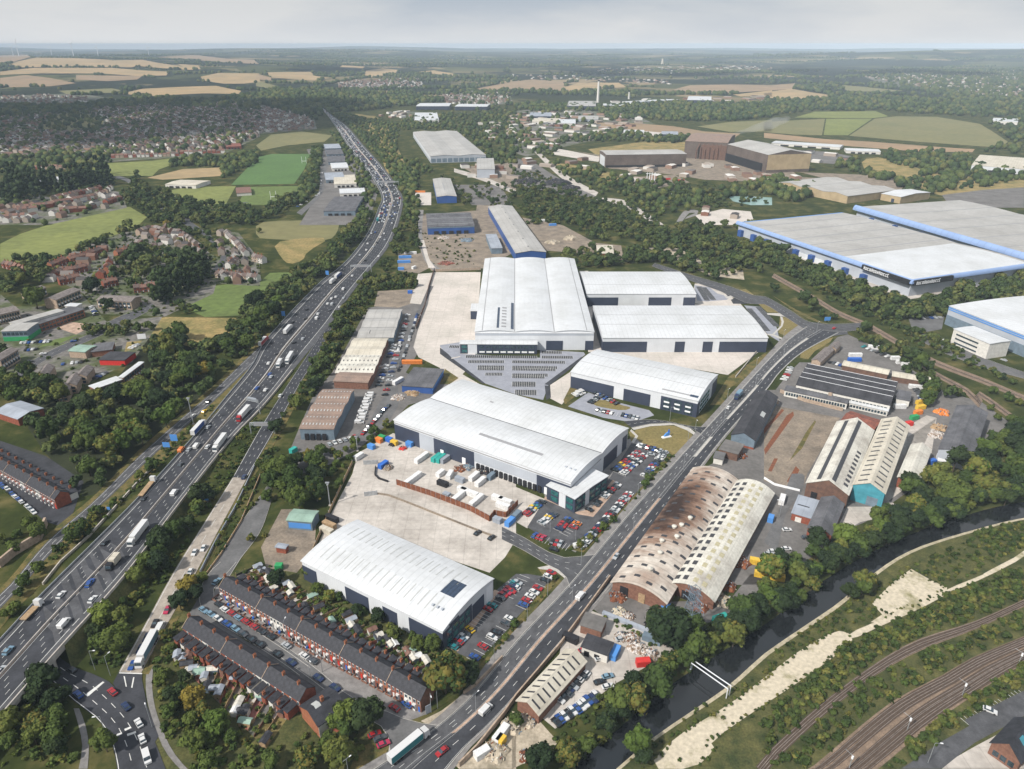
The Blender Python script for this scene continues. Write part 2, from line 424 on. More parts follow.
st('field', 'd 280,215 400,225 550,240 470,245 330,240', M['olive_field'], .05)
st('field', 'd 120,345 200,322 440,320 490,340 420,348', M['meadow'], .045)
st('field', 'd 0,362 240,350 228,415 120,412 0,402', M['olive_field'], .04)
st('field', 'd 245,350 425,350 330,415 235,414', M['meadow'], .04)
st('field', 'd 335,417 435,350 520,340 680,342 850,370 900,400 960,440 940,460 880,460 600,440', M['olive_field'], .04)
st('field', 'c 730,380 860,362 1024,355 1024,400 860,402', M['olive_field'], .04)
st('path', 'c 330,365 500,368 640,380 760,400 900,408 880,422 600,405 340,382', M['straw_red'], .042)
st('path', 'd 0,405 240,430 420,440 700,462 830,470 820,482 600,478 300,455 0,425', M['straw_red'], .042)
st('rough_field', 'c 150,520 260,535 380,560 460,600 440,612 280,570 170,545', M['dry_grass'], .04)
st('rough_field', 'd 380,510 470,500 560,530 640,555 660,590 560,610 480,570 400,560', M['dry_grass'], .04, rnd=1)
st('rough_field', 'b 390,330 470,340 500,360 540,420 600,560 560,530 470,430 420,370', M['dry_grass'], .04)
st('rough_field', 'b 500,520 560,530 570,570 520,580', M['dry_grass'], .04)
st('rough_field', 'g 530,148 650,150 760,200 910,240 915,275 780,260 660,200', M['gravel_soil'], .04)
st('water', 'c 850,655 920,655 1024,660 1024,690 940,690 870,675', mat('pond_water', (.25,.38,.36), .2, var=.1), .05)
# industrial ground
st('yard', 'b 620,640 690,640 690,690 630,690', M['pale_yard'], .04)
st('yard', 'b 780,610 960,610 1010,690 850,690', M['grey_yard'], .038)
st('yard', 'f 640,20 900,0 1000,160 980,190 900,220 700,235 650,180', M['dirt_yard'], .038)
st('yard', 'f 560,170 655,170 680,230 640,250 560,240', M['dirt_yard'], .039)
st('yard', 'f 480,320 640,310 640,360 560,385 465,380', M['dirt_yard'], .039)
st('yard', 't 410,290 540,280 500,400 440,550 340,540', M['pale_yard'], .042)
st('yard', 'g 40,30 200,60 330,130 430,140 440,200 260,170 130,160', M['dirt_yard'], .039)
st('yard', 'c 0,500 100,530 160,570 340,660 200,650 60,620 0,610', M['grey_yard'], .038)
st('yard', 'c 720,730 830,705 940,715 950,745 900,768 760,768', M['pale_yard'], .038)
st('yard', 'c 240,475 360,500 380,545 640,570 760,590 1024,600 1024,540 900,520 700,500 420,505', M['dirt_yard'], .037)
st('yard', 'c 470,580 640,570 700,600 560,625 470,610', M['dirt_yard'], .039)
st('yard', 'b 730,270 800,250 1000,250 1010,290 860,300', M['town_floor'], .037)
st('yard', 'c 0,330 200,325 350,345 360,380 200,380 100,420 0,400', M['town_floor'], .037)
st('yard', 'd 90,470 250,480 360,500 300,530 180,520 90,500', M['grey_yard'], .037)
st('yard', 'd 700,650 860,630 1024,620 1024,700 860,700 730,690', M['grey_yard'], .037)
st('yard', 'd 140,560 380,570 560,600 540,630 300,600', M['dirt_yard'], .037)
st('yard', 'b 810,540 1024,520 1024,640 900,590', M['dirt_yard'], .037)
st('yard', 'b 590,320 730,330 720,365 610,360', M['town_floor'], .037)
st('yard', 'h 570,430 710,420 700,470 640,480 580,460', M['asphalt_pale'], .04)
st('yard', 'h 190,600 290,500 330,490 480,560 600,640 700,680 660,720 620,768 0,768 60,690 100,640 140,600', M['grey_yard'], .038)
st('yard', 'l 0,0 620,0 640,60 700,0 860,50 1024,170 1024,200 840,300 720,300 660,340 540,420 400,520 300,560 210,640 160,680 80,690 0,640', M['grey_yard'], .037)
st('yard', 'l 30,60 300,110 170,330 150,400 0,360 0,70', M['dirt_yard'], .041)
st('yard', 'l 570,140 640,100 680,110 660,250 600,215 560,190 470,430 520,450 480,500 380,520 310,560 290,540 330,460 460,460 540,400', M['concrete_yard'], .043)
st('yard', 'k 770,300 900,230 980,130 1024,60 1024,768 830,768 1010,420 890,350 800,310', M['grey_yard'], .039)
st('yard', 'o 310,130 400,20 620,110 860,100 940,0 1024,0 1024,60 900,120 800,190 600,200 560,250 360,170', M['grey_yard'], .039)
st('yard', 'o 200,240 300,140 560,240 640,300 540,360 410,430 330,490 170,610 110,560 160,480', M['concrete_yard'], .041)
st('yard', 'o 0,540 100,570 180,660 160,700 60,740 0,768', M['gravel_soil'], .041)
st('yard', 'n 880,700 960,610 1024,560 1024,768 800,768 770,740', M['gravel_soil'], .041)
# central logistics estate
st('yard', 'f 700,245 885,245 870,500 860,600 800,660 640,580 620,540', M['pale_yard'], .042)
st('yard', 'E 0,330 150,480 290,560 180,640 0,500', M['pale_yard'], .041)
st('yard', 'g 340,545 960,545 970,560 850,650 560,600 340,560', M['pale_yard'], .042)
st('yard', 'g 265,240 300,240 350,540 520,545 520,370 740,370 700,365 720,290 760,290 860,340 900,370 1005,490 1000,550 300,560', M['pale_yard'], .041)
st('car_park', 'E 0,290 130,270 130,345 640,370 640,320 920,335 930,350 700,530 660,640 470,600 290,535 70,375 0,300', mat('block_paving', (.27,.28,.32), .9, var=.12, scale=.2, fine=.08), .044)
st('yard', 'E 705,545 835,460 840,590 780,670 705,630', M['pale_yard'], .046)
st('yard', 'j 400,250 540,170 700,230 1024,330 1024,590 980,660 920,720 740,660 400,510 240,620 300,480 380,330', M['concrete_yard'], .042)
st('lawn', 'E 30,440 120,500 60,540 0,540', M['verge'], .045)
st('lawn', 'E 840,545 880,560 860,620 800,670 790,640', M['verge'], .047)
st('car_park', 'k 300,10 420,50 540,80 560,100 500,120 440,122 360,110 220,65', mat('block_paving_2', (.27,.28,.32), .9, var=.12, scale=.2), .047)
st('lawn', 'k 310,40 380,40 430,60 475,70 440,82 370,72 320,60', M['lawn'], .05, rnd=1)
st('lawn', 'k 470,160 540,140 640,140 700,160 715,185 690,220 640,260 600,240 500,210', M['lawn'], .05, rnd=2)
st('lawn', 'k 460,165 480,160 492,180 470,205', M['lawn'], .049)
st('lawn', 'u 420,250 470,285 460,305 390,290 340,260', M['lawn'], .05)
st('lawn', 'u 640,430 690,430 790,500 780,520 690,560 630,530', M['lawn'], .05)
st('lawn', 'u 500,345 560,350 640,390 640,402 560,400', M['lawn'], .05)
st('lawn', 'u 770,640 860,590 980,560 960,590 860,650 820,700 770,690', M['lawn'], .05)
st('verge', 'u 590,290 740,380 880,450 960,475 900,470 820,440 700,370', M['verge'], .05)
st('verge', 'g 1000,560 1024,560 1024,590 860,700 830,768 780,768 850,660', M['verge'], .05)
st('car_park', 'u 90,225 190,240 240,280 320,300 300,320 170,330 110,325', M['block_paving'], .046)
st('car_park', 'u 410,355 520,365 560,420 620,500 640,590 560,540 480,440', M['block_paving'], .046)
st('car_park', 'u 325,320 350,308 470,310 515,335 420,345 340,345', M['asphalt_dark'], .048)
st('car_park', 'u 280,270 330,265 360,290 310,300', M['asphalt_dark'], .048)
# car parks beside the two near units
st('car_park', 'k 60,540 130,430 260,490 300,490 370,370 470,210 620,240 600,290 440,470 250,630 180,620', M['asphalt'], .048)
st('car_park', 'n 1024,0 945,65 790,310 870,345 1010,200 1024,180 o 0,190 130,60 190,20 60,0', M['asphalt'], .048)
st('verge', 'k 620,240 640,260 520,420 440,490 280,640 215,625 250,600 440,460 600,280', M['verge'], .052)
st('verge', 'o 170,0 190,10 130,90 0,260 n 1024,290 900,380 880,360 1000,220 o 0,200 120,60', M['verge'], .052)
st('verge', 'k 100,700 140,690 190,715 215,768 180,768 130,740', M['verge'], .052)
st('pavement', 'k 125,430 260,490 320,500 430,370 395,355 310,470 255,480 130,420', M['reserve'], .053)
st('pavement', 'n 735,290 940,62 960,70 795,305', M['reserve'], .053)
st('verge', 'n 370,768 400,690 480,650 525,620 530,680 500,720 440,768', M['verge'], .05)
st('verge', 'Cc 320,480 480,400 640,280 690,270 480,500 360,500', M['gravel_soil'], .05)
# west side estate
st('town_ground', 'e 0,330 60,380 200,380 320,330 420,440 640,420 590,500 520,600 430,640 330,700 200,720 0,640', M['town_floor'], .036)
st('lawn', 'e 150,540 215,510 310,490 230,530 290,520 250,530', M['grass_green'], .042)
st('rough_field', 'e 500,520 560,515 530,545 490,560', M['dry_grass'], .042)
st('yard', 'e 230,460 280,440 370,455 300,490 240,470', M['reserve'], .042)
st('town_ground', 'e 170,250 330,130 530,80 640,60 880,200 840,330 650,420 400,410 330,330', M['town_floor'], .035)
st('town_ground', 'e 860,80 940,90 1024,200 1024,300 850,290 880,200', M['town_floor'], .035)
st('town_ground', 'a 0,260 300,250 600,290 1024,290 1024,420 880,490 720,500 420,520 180,490 0,520', M['town_floor'], .028)
st('town_ground', 'b 0,290 150,320 230,350 240,390 60,405 0,410', M['town_floor'], .028)
st('town_ground', 'a 0,620 200,660 380,620 480,640 500,700 190,768 0,768', M['town_floor'], .034)
st('town_ground', 'b 200,470 420,450 480,640 440,768 170,768 260,620', M['grey_yard'], .034)
st('town_ground', 'd 380,180 700,170 1024,160 1024,260 850,260 600,230 500,225', M['town_floor'], .05)
st('town_ground', 'i 0,200 180,260 330,360 290,480 250,540 180,520 0,370', M['asphalt_dark'], .04)
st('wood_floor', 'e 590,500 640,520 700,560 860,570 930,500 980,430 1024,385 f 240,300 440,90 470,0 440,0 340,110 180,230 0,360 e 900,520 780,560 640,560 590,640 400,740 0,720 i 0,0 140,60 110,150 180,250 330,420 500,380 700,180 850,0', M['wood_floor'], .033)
# terraces and their street
st('town_ground', 'm 560,250 700,120 m 860,0 n 60,-40 400,70 700,250 860,380 700,500 560,620 480,768 0,768 m 600,768', M['scrub_ground'], .036)
# yards on the east bank
st('scrub_ground', 'o 390,768 540,660 860,440 p 0,320 300,115 l 380,768 590,630 930,525 1024,505 p 1400,-270 1400,900 o 390,900', M['scrub_ground'], .03)
st('bare_ground', 'o 530,768 640,640 850,520 1024,385 p 140,300 280,222 340,232 350,270 210,375 100,450 0,515 o 780,660 800,690 720,768', M['chalk_ground'], .04, rnd=1)
st('bare_ground', 'p 425,115 520,20 l 515,750 580,705 690,768 p 650,20 720,55 600,120 470,165', M['chalk_ground'], .04)
st('bare_ground', 'p 420,190 480,150 640,95 720,52 720,75 600,140 470,195', M['chalk_ground'], .043)
st('bare_ground', 'p 330,235 460,180 600,125 720,60 870,0 l 860,725 1024,640 l 1100,560 1100,590 1024,660 p 880,10 730,75 610,140 470,200 340,262', M['chalk_ground'], .042, rnd=1)
# river
river = Strip('o 150,830 o 420,610 620,440 900,260 1024,180 p 200,50 l 420,640 640,545 860,475 1024,440 1200,415 1500,400', 'o 350,830 540,660 860,440 p 0,320 300,115 l 380,768 590,630 930,525 1024,505 1200,485 1500,470', 8, level=.045)
def water_mat():
    m, nt, b = node_mat('river_water'); b.inputs['Base Color'].default_value = (.012,.014,.016,1); b.inputs['Roughness'].default_value = .06; b.inputs['Specular IOR Level'].default_value = .6
    N = nt.nodes; n = N.new('ShaderNodeTexNoise'); n.inputs['Scale'].default_value = .6; n.inputs['Detail'].default_value = 4
    bp = N.new('ShaderNodeBump'); bp.inputs['Strength'].default_value = .12; bp.inputs['Distance'].default_value = .2
    tc = N.new('ShaderNodeTexCoord'); nt.links.new(tc.outputs['Object'], n.inputs['Vector']); nt.links.new(n.outputs['Fac'], bp.inputs['Height']); nt.links.new(bp.outputs[0], b.inputs['Normal'])
    return m
tag(up(river.band(MB(), 0, 1)).build('river', water_mat()), kind='structure')
tag(up(river.band(MB(), 1.03, 1.03, .03, w=1.5)).build('towpath', M['towpath_dirt']), kind='structure')
# ------------------------------------------------------------------ motorway
def mz(x, y): return 6.0*float(sm(440, 560, y))
mway_C = 'w -60,749 0,683 50,627 86,585 133,532 178,476 217,433 254,390 304,332 340,291 368,253 383,230 389,210 390.5,193 386,180 375,167 357.6,144 342,124 330,115 320,107'
mw = Strip('w -60,702 0,641 30,608 52,585 138,499 193,438 226,398 252,366 269,337 317,286 347,261 368,233 378,210 381,195 368,172 350,149 337,129 327,115 319,107',
           'w -60,790 0,719 60,650 125,577 182,502 229,443 265,405 300,362 330,325 347,300 365,276 390.6,243 402,210 401,193 383,167 365,147 347,126.5 331,115 322,107', 6, zf=mz, level=.12)
tag(up(mw.band(MB(), 0, 1)).build('motorway', M['asphalt']), kind='structure')
# darker running lanes either side of the reserve
def road_paint(st_, name, lines, dashes, m=None):
    mb = MB()
    for f, w in lines: st_.band(mb, f, f, .02, w=w)
    for f, w, on, off in dashes: st_.dashes(mb, f, w, on, off)
    if mb.f: tag(up(mb).build(name, m or M['paint']), kind='structure')
k = MB(); mw.band(k, .1, .46, .008); mw.band(k, .52, .87, .008); tag(up(k).build('road_surface', M['asphalt_dark']), kind='structure')
road_paint(mw, 'road_marking', [(.10,.3), (.455,.25), (.525,.25), (.875,.3)], [(f, .14, 2.2, 6.8) for f in (.19,.28,.37,.61,.70,.79)])
tag(up(mw.band(MB(), .470, .510, .02)).build('central_reserve', M['reserve']), kind='structure')
# safety barrier down the reserve: a real raised rail
def wall_strip(st_, f, w, h, name, material, label=None, cat=None, i0=0, i1=None, z0=0):
    i1 = st_.n-1 if i1 is None else i1; mb = MB(); prev = None
    for i in range(i0, i1+1):
        c = st_.at(i, f); n = (st_.r[i]-st_.l[i]).normalized()*w/2; z = zl(st_.level, c.y)+z0; a = c-n; b = c+n
        cur = [(a.x,a.y,a.z+z-.3), (b.x,b.y,b.z+z-.3), (b.x,b.y,b.z+z+h), (a.x,a.y,a.z+z+h)]
        if prev:
            for q in range(4):
                r = (q+1) % 4; mb.face([prev[q], prev[r], cur[r], cur[q]])
        else: mb.face(cur)
        prev = cur
    mb.face(prev[::-1]); o = mb.build(name, material); tag(o, label, cat)
    if not label: tag(o, kind='structure')
    return o
mat('barrier_concrete', (.46,.42,.38), .85, var=.2, scale=.5)
mat('galvanised', (.42,.44,.46), .5, .5, var=.2, scale=.8)
wall_strip(mw, .49, .5, .9, 'safety_barrier', M['barrier_concrete'], 'long pale concrete barrier down the middle of the motorway', 'barrier')
wall_strip(mw, .004, .35, .8, 'safety_barrier', M['galvanised'], 'steel crash barrier on the outer edge of the motorway beside the wood', 'barrier')
i_end = min(range(mw.n), key=lambda i: abs(mw.c[i].y-G(300,362).y))
wall_strip(mw, .997, .6, 1.1, 'bridge_parapet', M['barrier_concrete'], 'pale parapet along the near edge of the motorway above the sliproad', 'parapet', i1=i_end)
# embankment on both sides, open where the roundabout road passes below
def embank(f, side, name, gap):
    mb = MB(); wl = MB()
    for i in range(mw.n-1):
        p, q = mw.at(i, f), mw.at(i+1, f)
        if p.z < .05 and q.z < .05: break
        n0 = (mw.r[i]-mw.l[i]).normalized()*side; n1 = (mw.r[i+1]-mw.l[i+1]).normalized()*side
        z = zl(.12, p.y)-.02
        if gap[0] < p.y < gap[1]:
            wl.hexa([p+Vector((0,0,-1.5)), q+Vector((0,0,-1.5)), q+n1*.4+Vector((0,0,-1.5)), p+n0*.4+Vector((0,0,-1.5))], [p+Vector((0,0,z)), q+Vector((0,0,z)), q+n1*.4+Vector((0,0,z)), p+n0*.4+Vector((0,0,z))])
            continue
        a = p+n0*p.z*1.3; b = q+n1*q.z*1.3
        mb.face([(p.x,p.y,p.z+z), (q.x,q.y,q.z+z), (b.x,b.y,0), (a.x,a.y,0)])
    tag(mb.build(name, M['scrub_ground']), kind='structure'); 
    if wl.f: tag(wl.build('bridge_girder', M['barrier_concrete']), 'long concrete edge girder of the motorway bridge, %s side' % ('roundabout' if side > 0 else 'wood'), 'girder')
gy0, gy1 = G(60,694,6).y-16, G(62,690,6).y+14
embank(1, 1, 'embankment', (gy0, gy1)); embank(0, -1, 'embankment', (gy0, gy1+10))
pr = Vector(G(78,662,0)); 
for yy in (gy0+1, gy1+1):
    i = min(range(mw.n), key=lambda i: abs(mw.r[i].y-yy)); a = mw.at(i, .02); b = mw.at(i, .99); d = (mw.c[i+1]-mw.c[i]).normalized()*.6
    w = MB(); dn = Vector((0,0,-6.2)); t = Vector((0,0,-.1)); w.hexa([a-d+dn, b-d+dn, b+d+dn, a+d+dn], [a-d+t, b-d+t, b+d+t, a+d+t])
    tag(w.build('bridge_abutment', M['barrier_concrete']), 'concrete abutment under the motorway, %s end of the bridge opening' % ('nearer' if yy < gy0+5 else 'farther'), 'abutment')
# left slip road and its verge
ls = Strip('w -40,630 10,585 48,541 96.5,499 142,453.5 188,413 214.6,390 238,367 260,346 272,334', 'w -30,640 25,583 58,546 107,500 155,454 201,413 224,392 246,371 263,356 276,341', 6, level=.1)
tag(up(ls.band(MB(), 0, 1)).build('slip_road', M['asphalt']), kind='structure'); road_paint(ls, 'road_marking', [(.12,.2), (.8,.2)], [(.46,.15,3,6)])
tag(up(ls.band(MB(), 1.01, 2.2, -.03)).build('verge', M['verge']), kind='structure')
tag(up(ls.band(MB(), -.5, -.01, -.03)).build('verge', M['verge']), kind='structure')
# right slip road
rs1 = Strip('w 232.7,478 263,424 291,380 303,362 322,333', 'w 246,479 275,430 300,384 316,358 335,322', 6, level=.13)
tag(up(rs1.band(MB(), 0, 1)).build('slip_road', M['asphalt_dark']), kind='structure'); road_paint(rs1, 'road_marking', [(.04,.2), (.95,.2)], [(.33,.15,2,5), (.66,.15,2,5)])
rs2 = Strip('w 119,672 145,625 172.7,574 205,522 233,477.5', 'w 141,674 163,632 189,586 220,528 247,478.5', 6, level=.13)
tag(up(rs2.band(MB(), 0, 1)).build('slip_road', M['concrete_road']), kind='structure'); road_paint(rs2, 'road_marking', [(.06,.2)], [(.5,.15,6,6)])
tag(up(rs1.band(MB(), 1.02, 1.5, -.03)).build('verge', M['verge']), kind='structure'); tag(up(rs2.band(MB(), 1.02, 1.35, -.03)).build('verge', M['verge']), kind='structure')
rb = Strip('m 130,330 200,415 290,500 370,560 420,620 450,700 465,790', 'm 200,300 290,368 370,395 430,425 520,520 600,640 660,790', 4, level=.135)
tag(up(rb.band(MB(), 0, 1)).build('roundabout_road', M['asphalt_dark']), kind='structure')
st('roundabout_road', 'm 445,430 470,385 560,392 560,420 580,520 625,640 600,680 520,560', M['asphalt_dark'], .13)
road_paint(rb, 'road_marking', [(.03,.25)], [(.33,.18,3,3), (.62,.18,3,3)])
mk = MB()
for q in ('m 335,478 350,482 412,428 405,425', 'm 440,640 480,625 482,632 443,648', 'm 490,612 515,602 518,608 493,620', 'm 500,632 535,620 537,628 503,640', 'm 470,389 560,392 560,396 470,393', 'm 487,404 492,404 500,445 496,446', 'm 525,408 530,408 522,450 517,449'):
    P = GP(q); mk.face([(p.x,p.y,zl(.16,p.y)) for p in P])
tag(up(mk).build('road_marking', M['paint']), kind='structure')
fp = Strip('m 290,530 310,600 325,680 310,768', 'm 312,530 338,600 352,690 345,768', 4, level=.1); tag(up(fp.band(MB(), 0, 1)).build('footpath', M['pavement']), kind='structure')
fp = Strip('m 600,300 575,400 580,500 610,600 650,700 720,780', 'm 615,300 600,400 605,500 635,600 680,700 750,780', 4, level=.1); tag(up(fp.band(MB(), 0, 1)).build('footpath', M['pavement']), kind='structure')
# ------------------------------------------------------------------ the central dual carriageway
cr = Strip('w 330,800 376,769 434,730 477,691 516,642.6 570,585 634,509 695,441 728,405 764,365 789,340 807,327', 'w 425,800 446,769 462,750 502,711 560,642.6 610,585 674.5,501.7 723,438 766,390 780,372 803,352 838,333', 5, level=.14)
tag(up(cr.band(MB(), 0, 1)).build('main_road', M['asphalt']), kind='structure')
k = MB(); cr.band(k, .50, .97, .006); tag(up(k).build('road_surface', M['asphalt_dark']), kind='structure')
i0 = cr.near(G(470,740))[0]; i1 = cr.near(G(668,502))[0]; tag(up(cr.band(MB(), .455, .525, .02, i0, i1)).build('central_reserve', M['reserve']), kind='structure')
i2 = cr.near(G(700,460))[0]; i3 = cr.near(G(716,440))[0]; i4 = cr.near(G(728,420))[0]; i5 = cr.near(G(762,385))[0]
tag(up(cr.band(MB(), .46, .58, .03, i2, i3)).build('traffic_island', M['kerb']), kind='structure'); tag(up(cr.band(MB(), .46, .56, .03, i4, i5)).build('traffic_island', M['kerb']), kind='structure')
tag(up(cr.band(MB(), .46, .54, .03, i5+2, cr.n-6)).build('traffic_island', M['kerb']), kind='structure')
road_paint(cr, 'road_marking', [(.02,.12), (.98,.12), (.44,.12), (.54,.12)], [(.2,.15,2.5,5), (.33,.12,2,5), (.76,.15,2.5,5)])
tag(up(cr.band(MB(), -.28, -.03, -.02)).build('pavement', M['pavement']), kind='structure'); tag(up(cr.band(MB(), 1.02, 1.10, -.02, 0, i4)).build('pavement', M['pavement']), kind='structure')
k = MB()
for f in (-.015, 1.01):
    for i in range(0, cr.n-1):
        a = cr.at(i, f); b = cr.at(i+1, f); n = (cr.r[i]-cr.l[i]).normalized()*.15; z = Vector((0,0,zl(.14,a.y))); u_ = Vector((0,0,.13))
        k.hexa([a-n, b-n, b+n, a+n], [a-n+z+u_, b-n+z+u_, b+n+z+u_, a+n+z+u_])
tag(k.build('kerb', M['kerb']), kind='structure')
# side roads
def road(L, R, m='asphalt', level=.12, lines=(), dash=(), name='road', kerb=True):
    r = Strip(L, R, 5, level=level); tag(up(r.band(MB(), 0, 1)).build(name, M[m]), kind='structure'); road_paint(r, 'road_marking', lines, dash)
    if kerb:
        k = MB(); r.band(k, -.01, -.01, .06, w=.2); r.band(k, 1.01, 1.01, .06, w=.2); tag(up(k).build('kerb', M['kerb']), kind='structure')
    return r
road('k -40,540 60,590 140,640 215,665 290,655 330,650', 'k -40,590 60,640 140,690 210,722 225,768 230,780', level=.13, dash=[(.35,.12,2,3), (.66,.12,2,3)])
road('k 440,125 520,118 600,122 680,140 740,150 790,140', 'k 470,150 540,135 640,132 700,150 740,172 760,190', 'asphalt_dark', level=.13, dash=[(.5,.15,2,2)])
road('n 0,210 120,290 250,385 350,470 440,520 520,545 600,580 720,600', 'n 0,262 120,345 250,440 350,520 420,560 480,590 520,620 530,700', 'asphalt_pale', level=.125)
terr = road('z 400,-60 330,0 270,80 235,170 235,270 240,310 360,400 520,500 700,610 900,740 1020,830', 'z 520,-60 420,60 360,110 340,160 345,230 380,280 520,380 700,500 900,630 1000,700 1100,770', 'asphalt_pale', level=.122)
road('i 830,720 900,600 1024,420 j 60,360', 'i 900,740 950,660 1024,560 j 60,440', 'asphalt_pale', level=.118)
road('j 230,265 300,230 380,190 450,120 480,60 520,0 f 500,640 540,560 600,440 640,390 680,300', 'j 280,270 400,220 500,150 560,60 560,0 f 550,640 580,560 620,460 650,400 700,300', 'asphalt_pale', level=.05, kerb=False)
road('f 640,0 640,100 660,190 700,240', 'f 660,0 655,100 680,190 740,240', 'pavement', level=.05, kerb=False)
road('t 430,0 455,100 480,180 500,240', 't 460,0 485,90 510,170 560,240', 'pale_yard', level=.052, kerb=False)
gr = road('g 560,210 700,255 850,300 960,340 h 0,340 100,395 170,440 230,455', 'g 550,222 690,275 830,325 930,370 h 0,372 80,420 150,465 200,490', 'asphalt', level=.13, dash=[(.5,.15,2,3)])
st('road', 'h 160,440 250,450 320,455 330,490 250,500 200,530 150,520 160,470', M['asphalt'], .132)
road('h 230,450 300,450 400,445', 'h 230,475 310,480 400,470', 'asphalt', level=.12)
road('h 600,480 720,520 880,590 1024,640', 'h 590,500 700,560 860,620 1024,665', 'asphalt_pale', level=.1)
road('u 60,165 260,230 400,285', 'u 45,178 240,245 380,295', 'concrete_yard', level=.12, kerb=False)
road('e 960,-30 e 720,30 800,100 860,160 865,200 830,240', 'e 980,-30 e 760,30 830,100 885,165 885,210 840,250', 'asphalt', level=.08, kerb=False)
road('a 440,580 500,600 540,660 600,700 690,740 770,790', 'a 470,575 520,595 560,650 620,690 720,735 800,790', 'asphalt_pale', level=.08, kerb=False)
road('e 0,700 120,600 250,530 330,500 450,430 600,370', 'e 20,720 150,610 270,550 340,520 470,460 610,385', 'asphalt', level=.08, dash=[(.5,.12,2,4)])
road('e 330,270 380,240 430,190', 'e 380,280 420,250 450,190', 'asphalt_pale', level=.08, kerb=False)
road('b 300,470 255,560 245,640 160,720', 'b 320,470 275,560 262,640 180,730', 'asphalt_pale', level=.08, kerb=False)
road('c 660,768 700,720 730,728 680,745', 'c 640,768 680,712 735,712 690,735', 'pavement', level=.06, kerb=False)
road('b 790,640 800,540 960,600 1024,630', 'b 780,640 790,560 950,615 1024,645', 'pale_yard', level=.05, kerb=False) if 0 else None
road('b 780,545 900,580 1024,632', 'b 780,560 900,597 1024,650', 'concrete_yard', level=.05, kerb=False)
road('c 330,660 440,670 520,715 600,768', 'c 320,672 430,690 500,730 570,768', 'concrete_yard', level=.05, kerb=False)
road('c 0,420 60,440 200,560 340,640', 'c 0,435 60,455 190,580 330,655', 'concrete_yard', level=.05, kerb=False)
road('l 0,600 60,470 110,330 150,330', 'l 50,640 90,480 150,400 160,340', 'asphalt_pale', level=.1, kerb=False)
road('o 700,200 860,130 960,20 l 30,640 0,700', 'o 720,215 880,145 1000,20 l 60,690 20,740', 'grey_yard', level=.09, kerb=False) if 0 else None
st('road', 'p 540,768 700,660 860,570 1024,500 1024,560 830,665 760,720 700,768', M['asphalt'], .1)
st('car_park', 'p 790,575 1024,460 1024,510 870,580 815,608', M['asphalt'], .11)
st('yard', 'p 760,720 830,680 1000,590 1024,600 1024,768 700,768', M['concrete_yard'], .09)
st('pavement', 'z 235,200 150,345 n 180,455 240,480 350,545 395,560 440,525 350,480 n 100,320 z 600,560 400,420 250,330', M['asphalt_pale'], .045)
st('pavement', 'z 370,100 385,140 n 0,165 300,330 650,530 690,545 600,580 400,500 200,385 z 720,510 560,400 400,290 340,200', M['pavement'], .046)
st('yard', 'f 440,385 640,360 680,300 640,560 590,640 700,700 760,640 800,660 700,740 600,768 j 560,100 400,235 300,290 150,340 100,320 170,150 f 230,720 300,640', M['grey_yard'], .0385)
st('yard', 'j 20,620 100,470 240,470 230,640 160,720 40,700', M['dirt_yard'], .04)
st('yard', 'k -60,330 0,400 10,380 130,430 60,545 -20,500 -60,480', M['concrete_yard'], .0435)
st('yard', 'h 0,112 220,205 430,290 575,335 900,275 1024,250 1024,262 910,292 575,352 425,305 215,222 0,130', M['concrete_yard'], .04)
st('yard', 'k 60,540 130,430 120,330 470,190 560,200 600,240 400,420 250,640', M['pavement'], .044)
st('yard', 'b 640,760 860,760 870,690 1000,690 1024,768 f 1000,0 1010,170 900,230 690,240 640,140', M['dirt_yard'], .0375)
st('yard', 'c 370,520 300,470 520,440 700,440 700,470 640,520', M['dry_grass'], .035)
st('yard', 'c 0,320 200,300 480,330 560,370 440,400 300,440 160,470 60,500 0,480', M['town_floor'], .0355)
st('yard', 'c 420,395 690,405 690,425 420,415', M['pale_yard'], .039)
st('yard', 'c 170,465 350,500 340,520 160,490', M['pale_yard'], .0392)
st('yard', 'd 0,535 100,545 140,580 380,590 420,560 560,600 530,630 0,600', M['dirt_yard'], .0365)
st('yard', 'd 500,540 700,560 1024,580 1024,640 900,640 740,660 640,640', M['dry_grass'], .0362)
# railways
def railway(L, R, tracks, name, level=.06, m='ballast'):
    r = Strip(L, R, 8, level=level); tag(up(r.band(MB(), 0, 1)).build(name, M[m]), kind='structure')
    k = MB(); 
    for f in tracks: r.band(k, f, f, .03, w=2.5)
    tag(up(k).build('sleepers', M['sleeper']), kind='structure')
    W = (r.r[2]-r.l[2]).length
    for f in tracks:
        k = MB(); g = .78/W
        for q in (-g, g):
            prev = None
            for i in range(r.n):
                c = r.at(i, f+q); n = (r.r[i]-r.l[i]).normalized()*.1; z = zl(level+.03, c.y); a = c-n; b = c+n
                cur = [(a.x,a.y,z), (b.x,b.y,z), (b.x,b.y,z+.17), (a.x,a.y,z+.17)]
                if prev: 
                    for e in range(4): k.face([prev[e], prev[(e+1)%4], cur[(e+1)%4], cur[e]])
                prev = cur
        tag(k.build('rail_track', M['rail']), kind='structure')
    return r
mat('sleeper', (.085,.06,.045), .95, var=.3, scale=1.5); mat('rail', (.34,.28,.24), .45, .6, var=.3, scale=.5)
rw1 = railway('p -30,760 0,715 220,515 420,365 600,260 820,190 1024,100 1200,20 1500,-160', 'p 0,790 60,720 240,555 440,400 620,300 830,220 1024,130 1200,50 1500,-130', (.36,.64), 'railway')
rw2 = railway('p 120,800 180,768 440,550 560,470 700,400 820,330 1024,245 1300,130', 'p 400,800 450,768 640,610 720,550 830,475 1024,355 1300,240', (.14,.3,.58,.7,.84), 'railway')
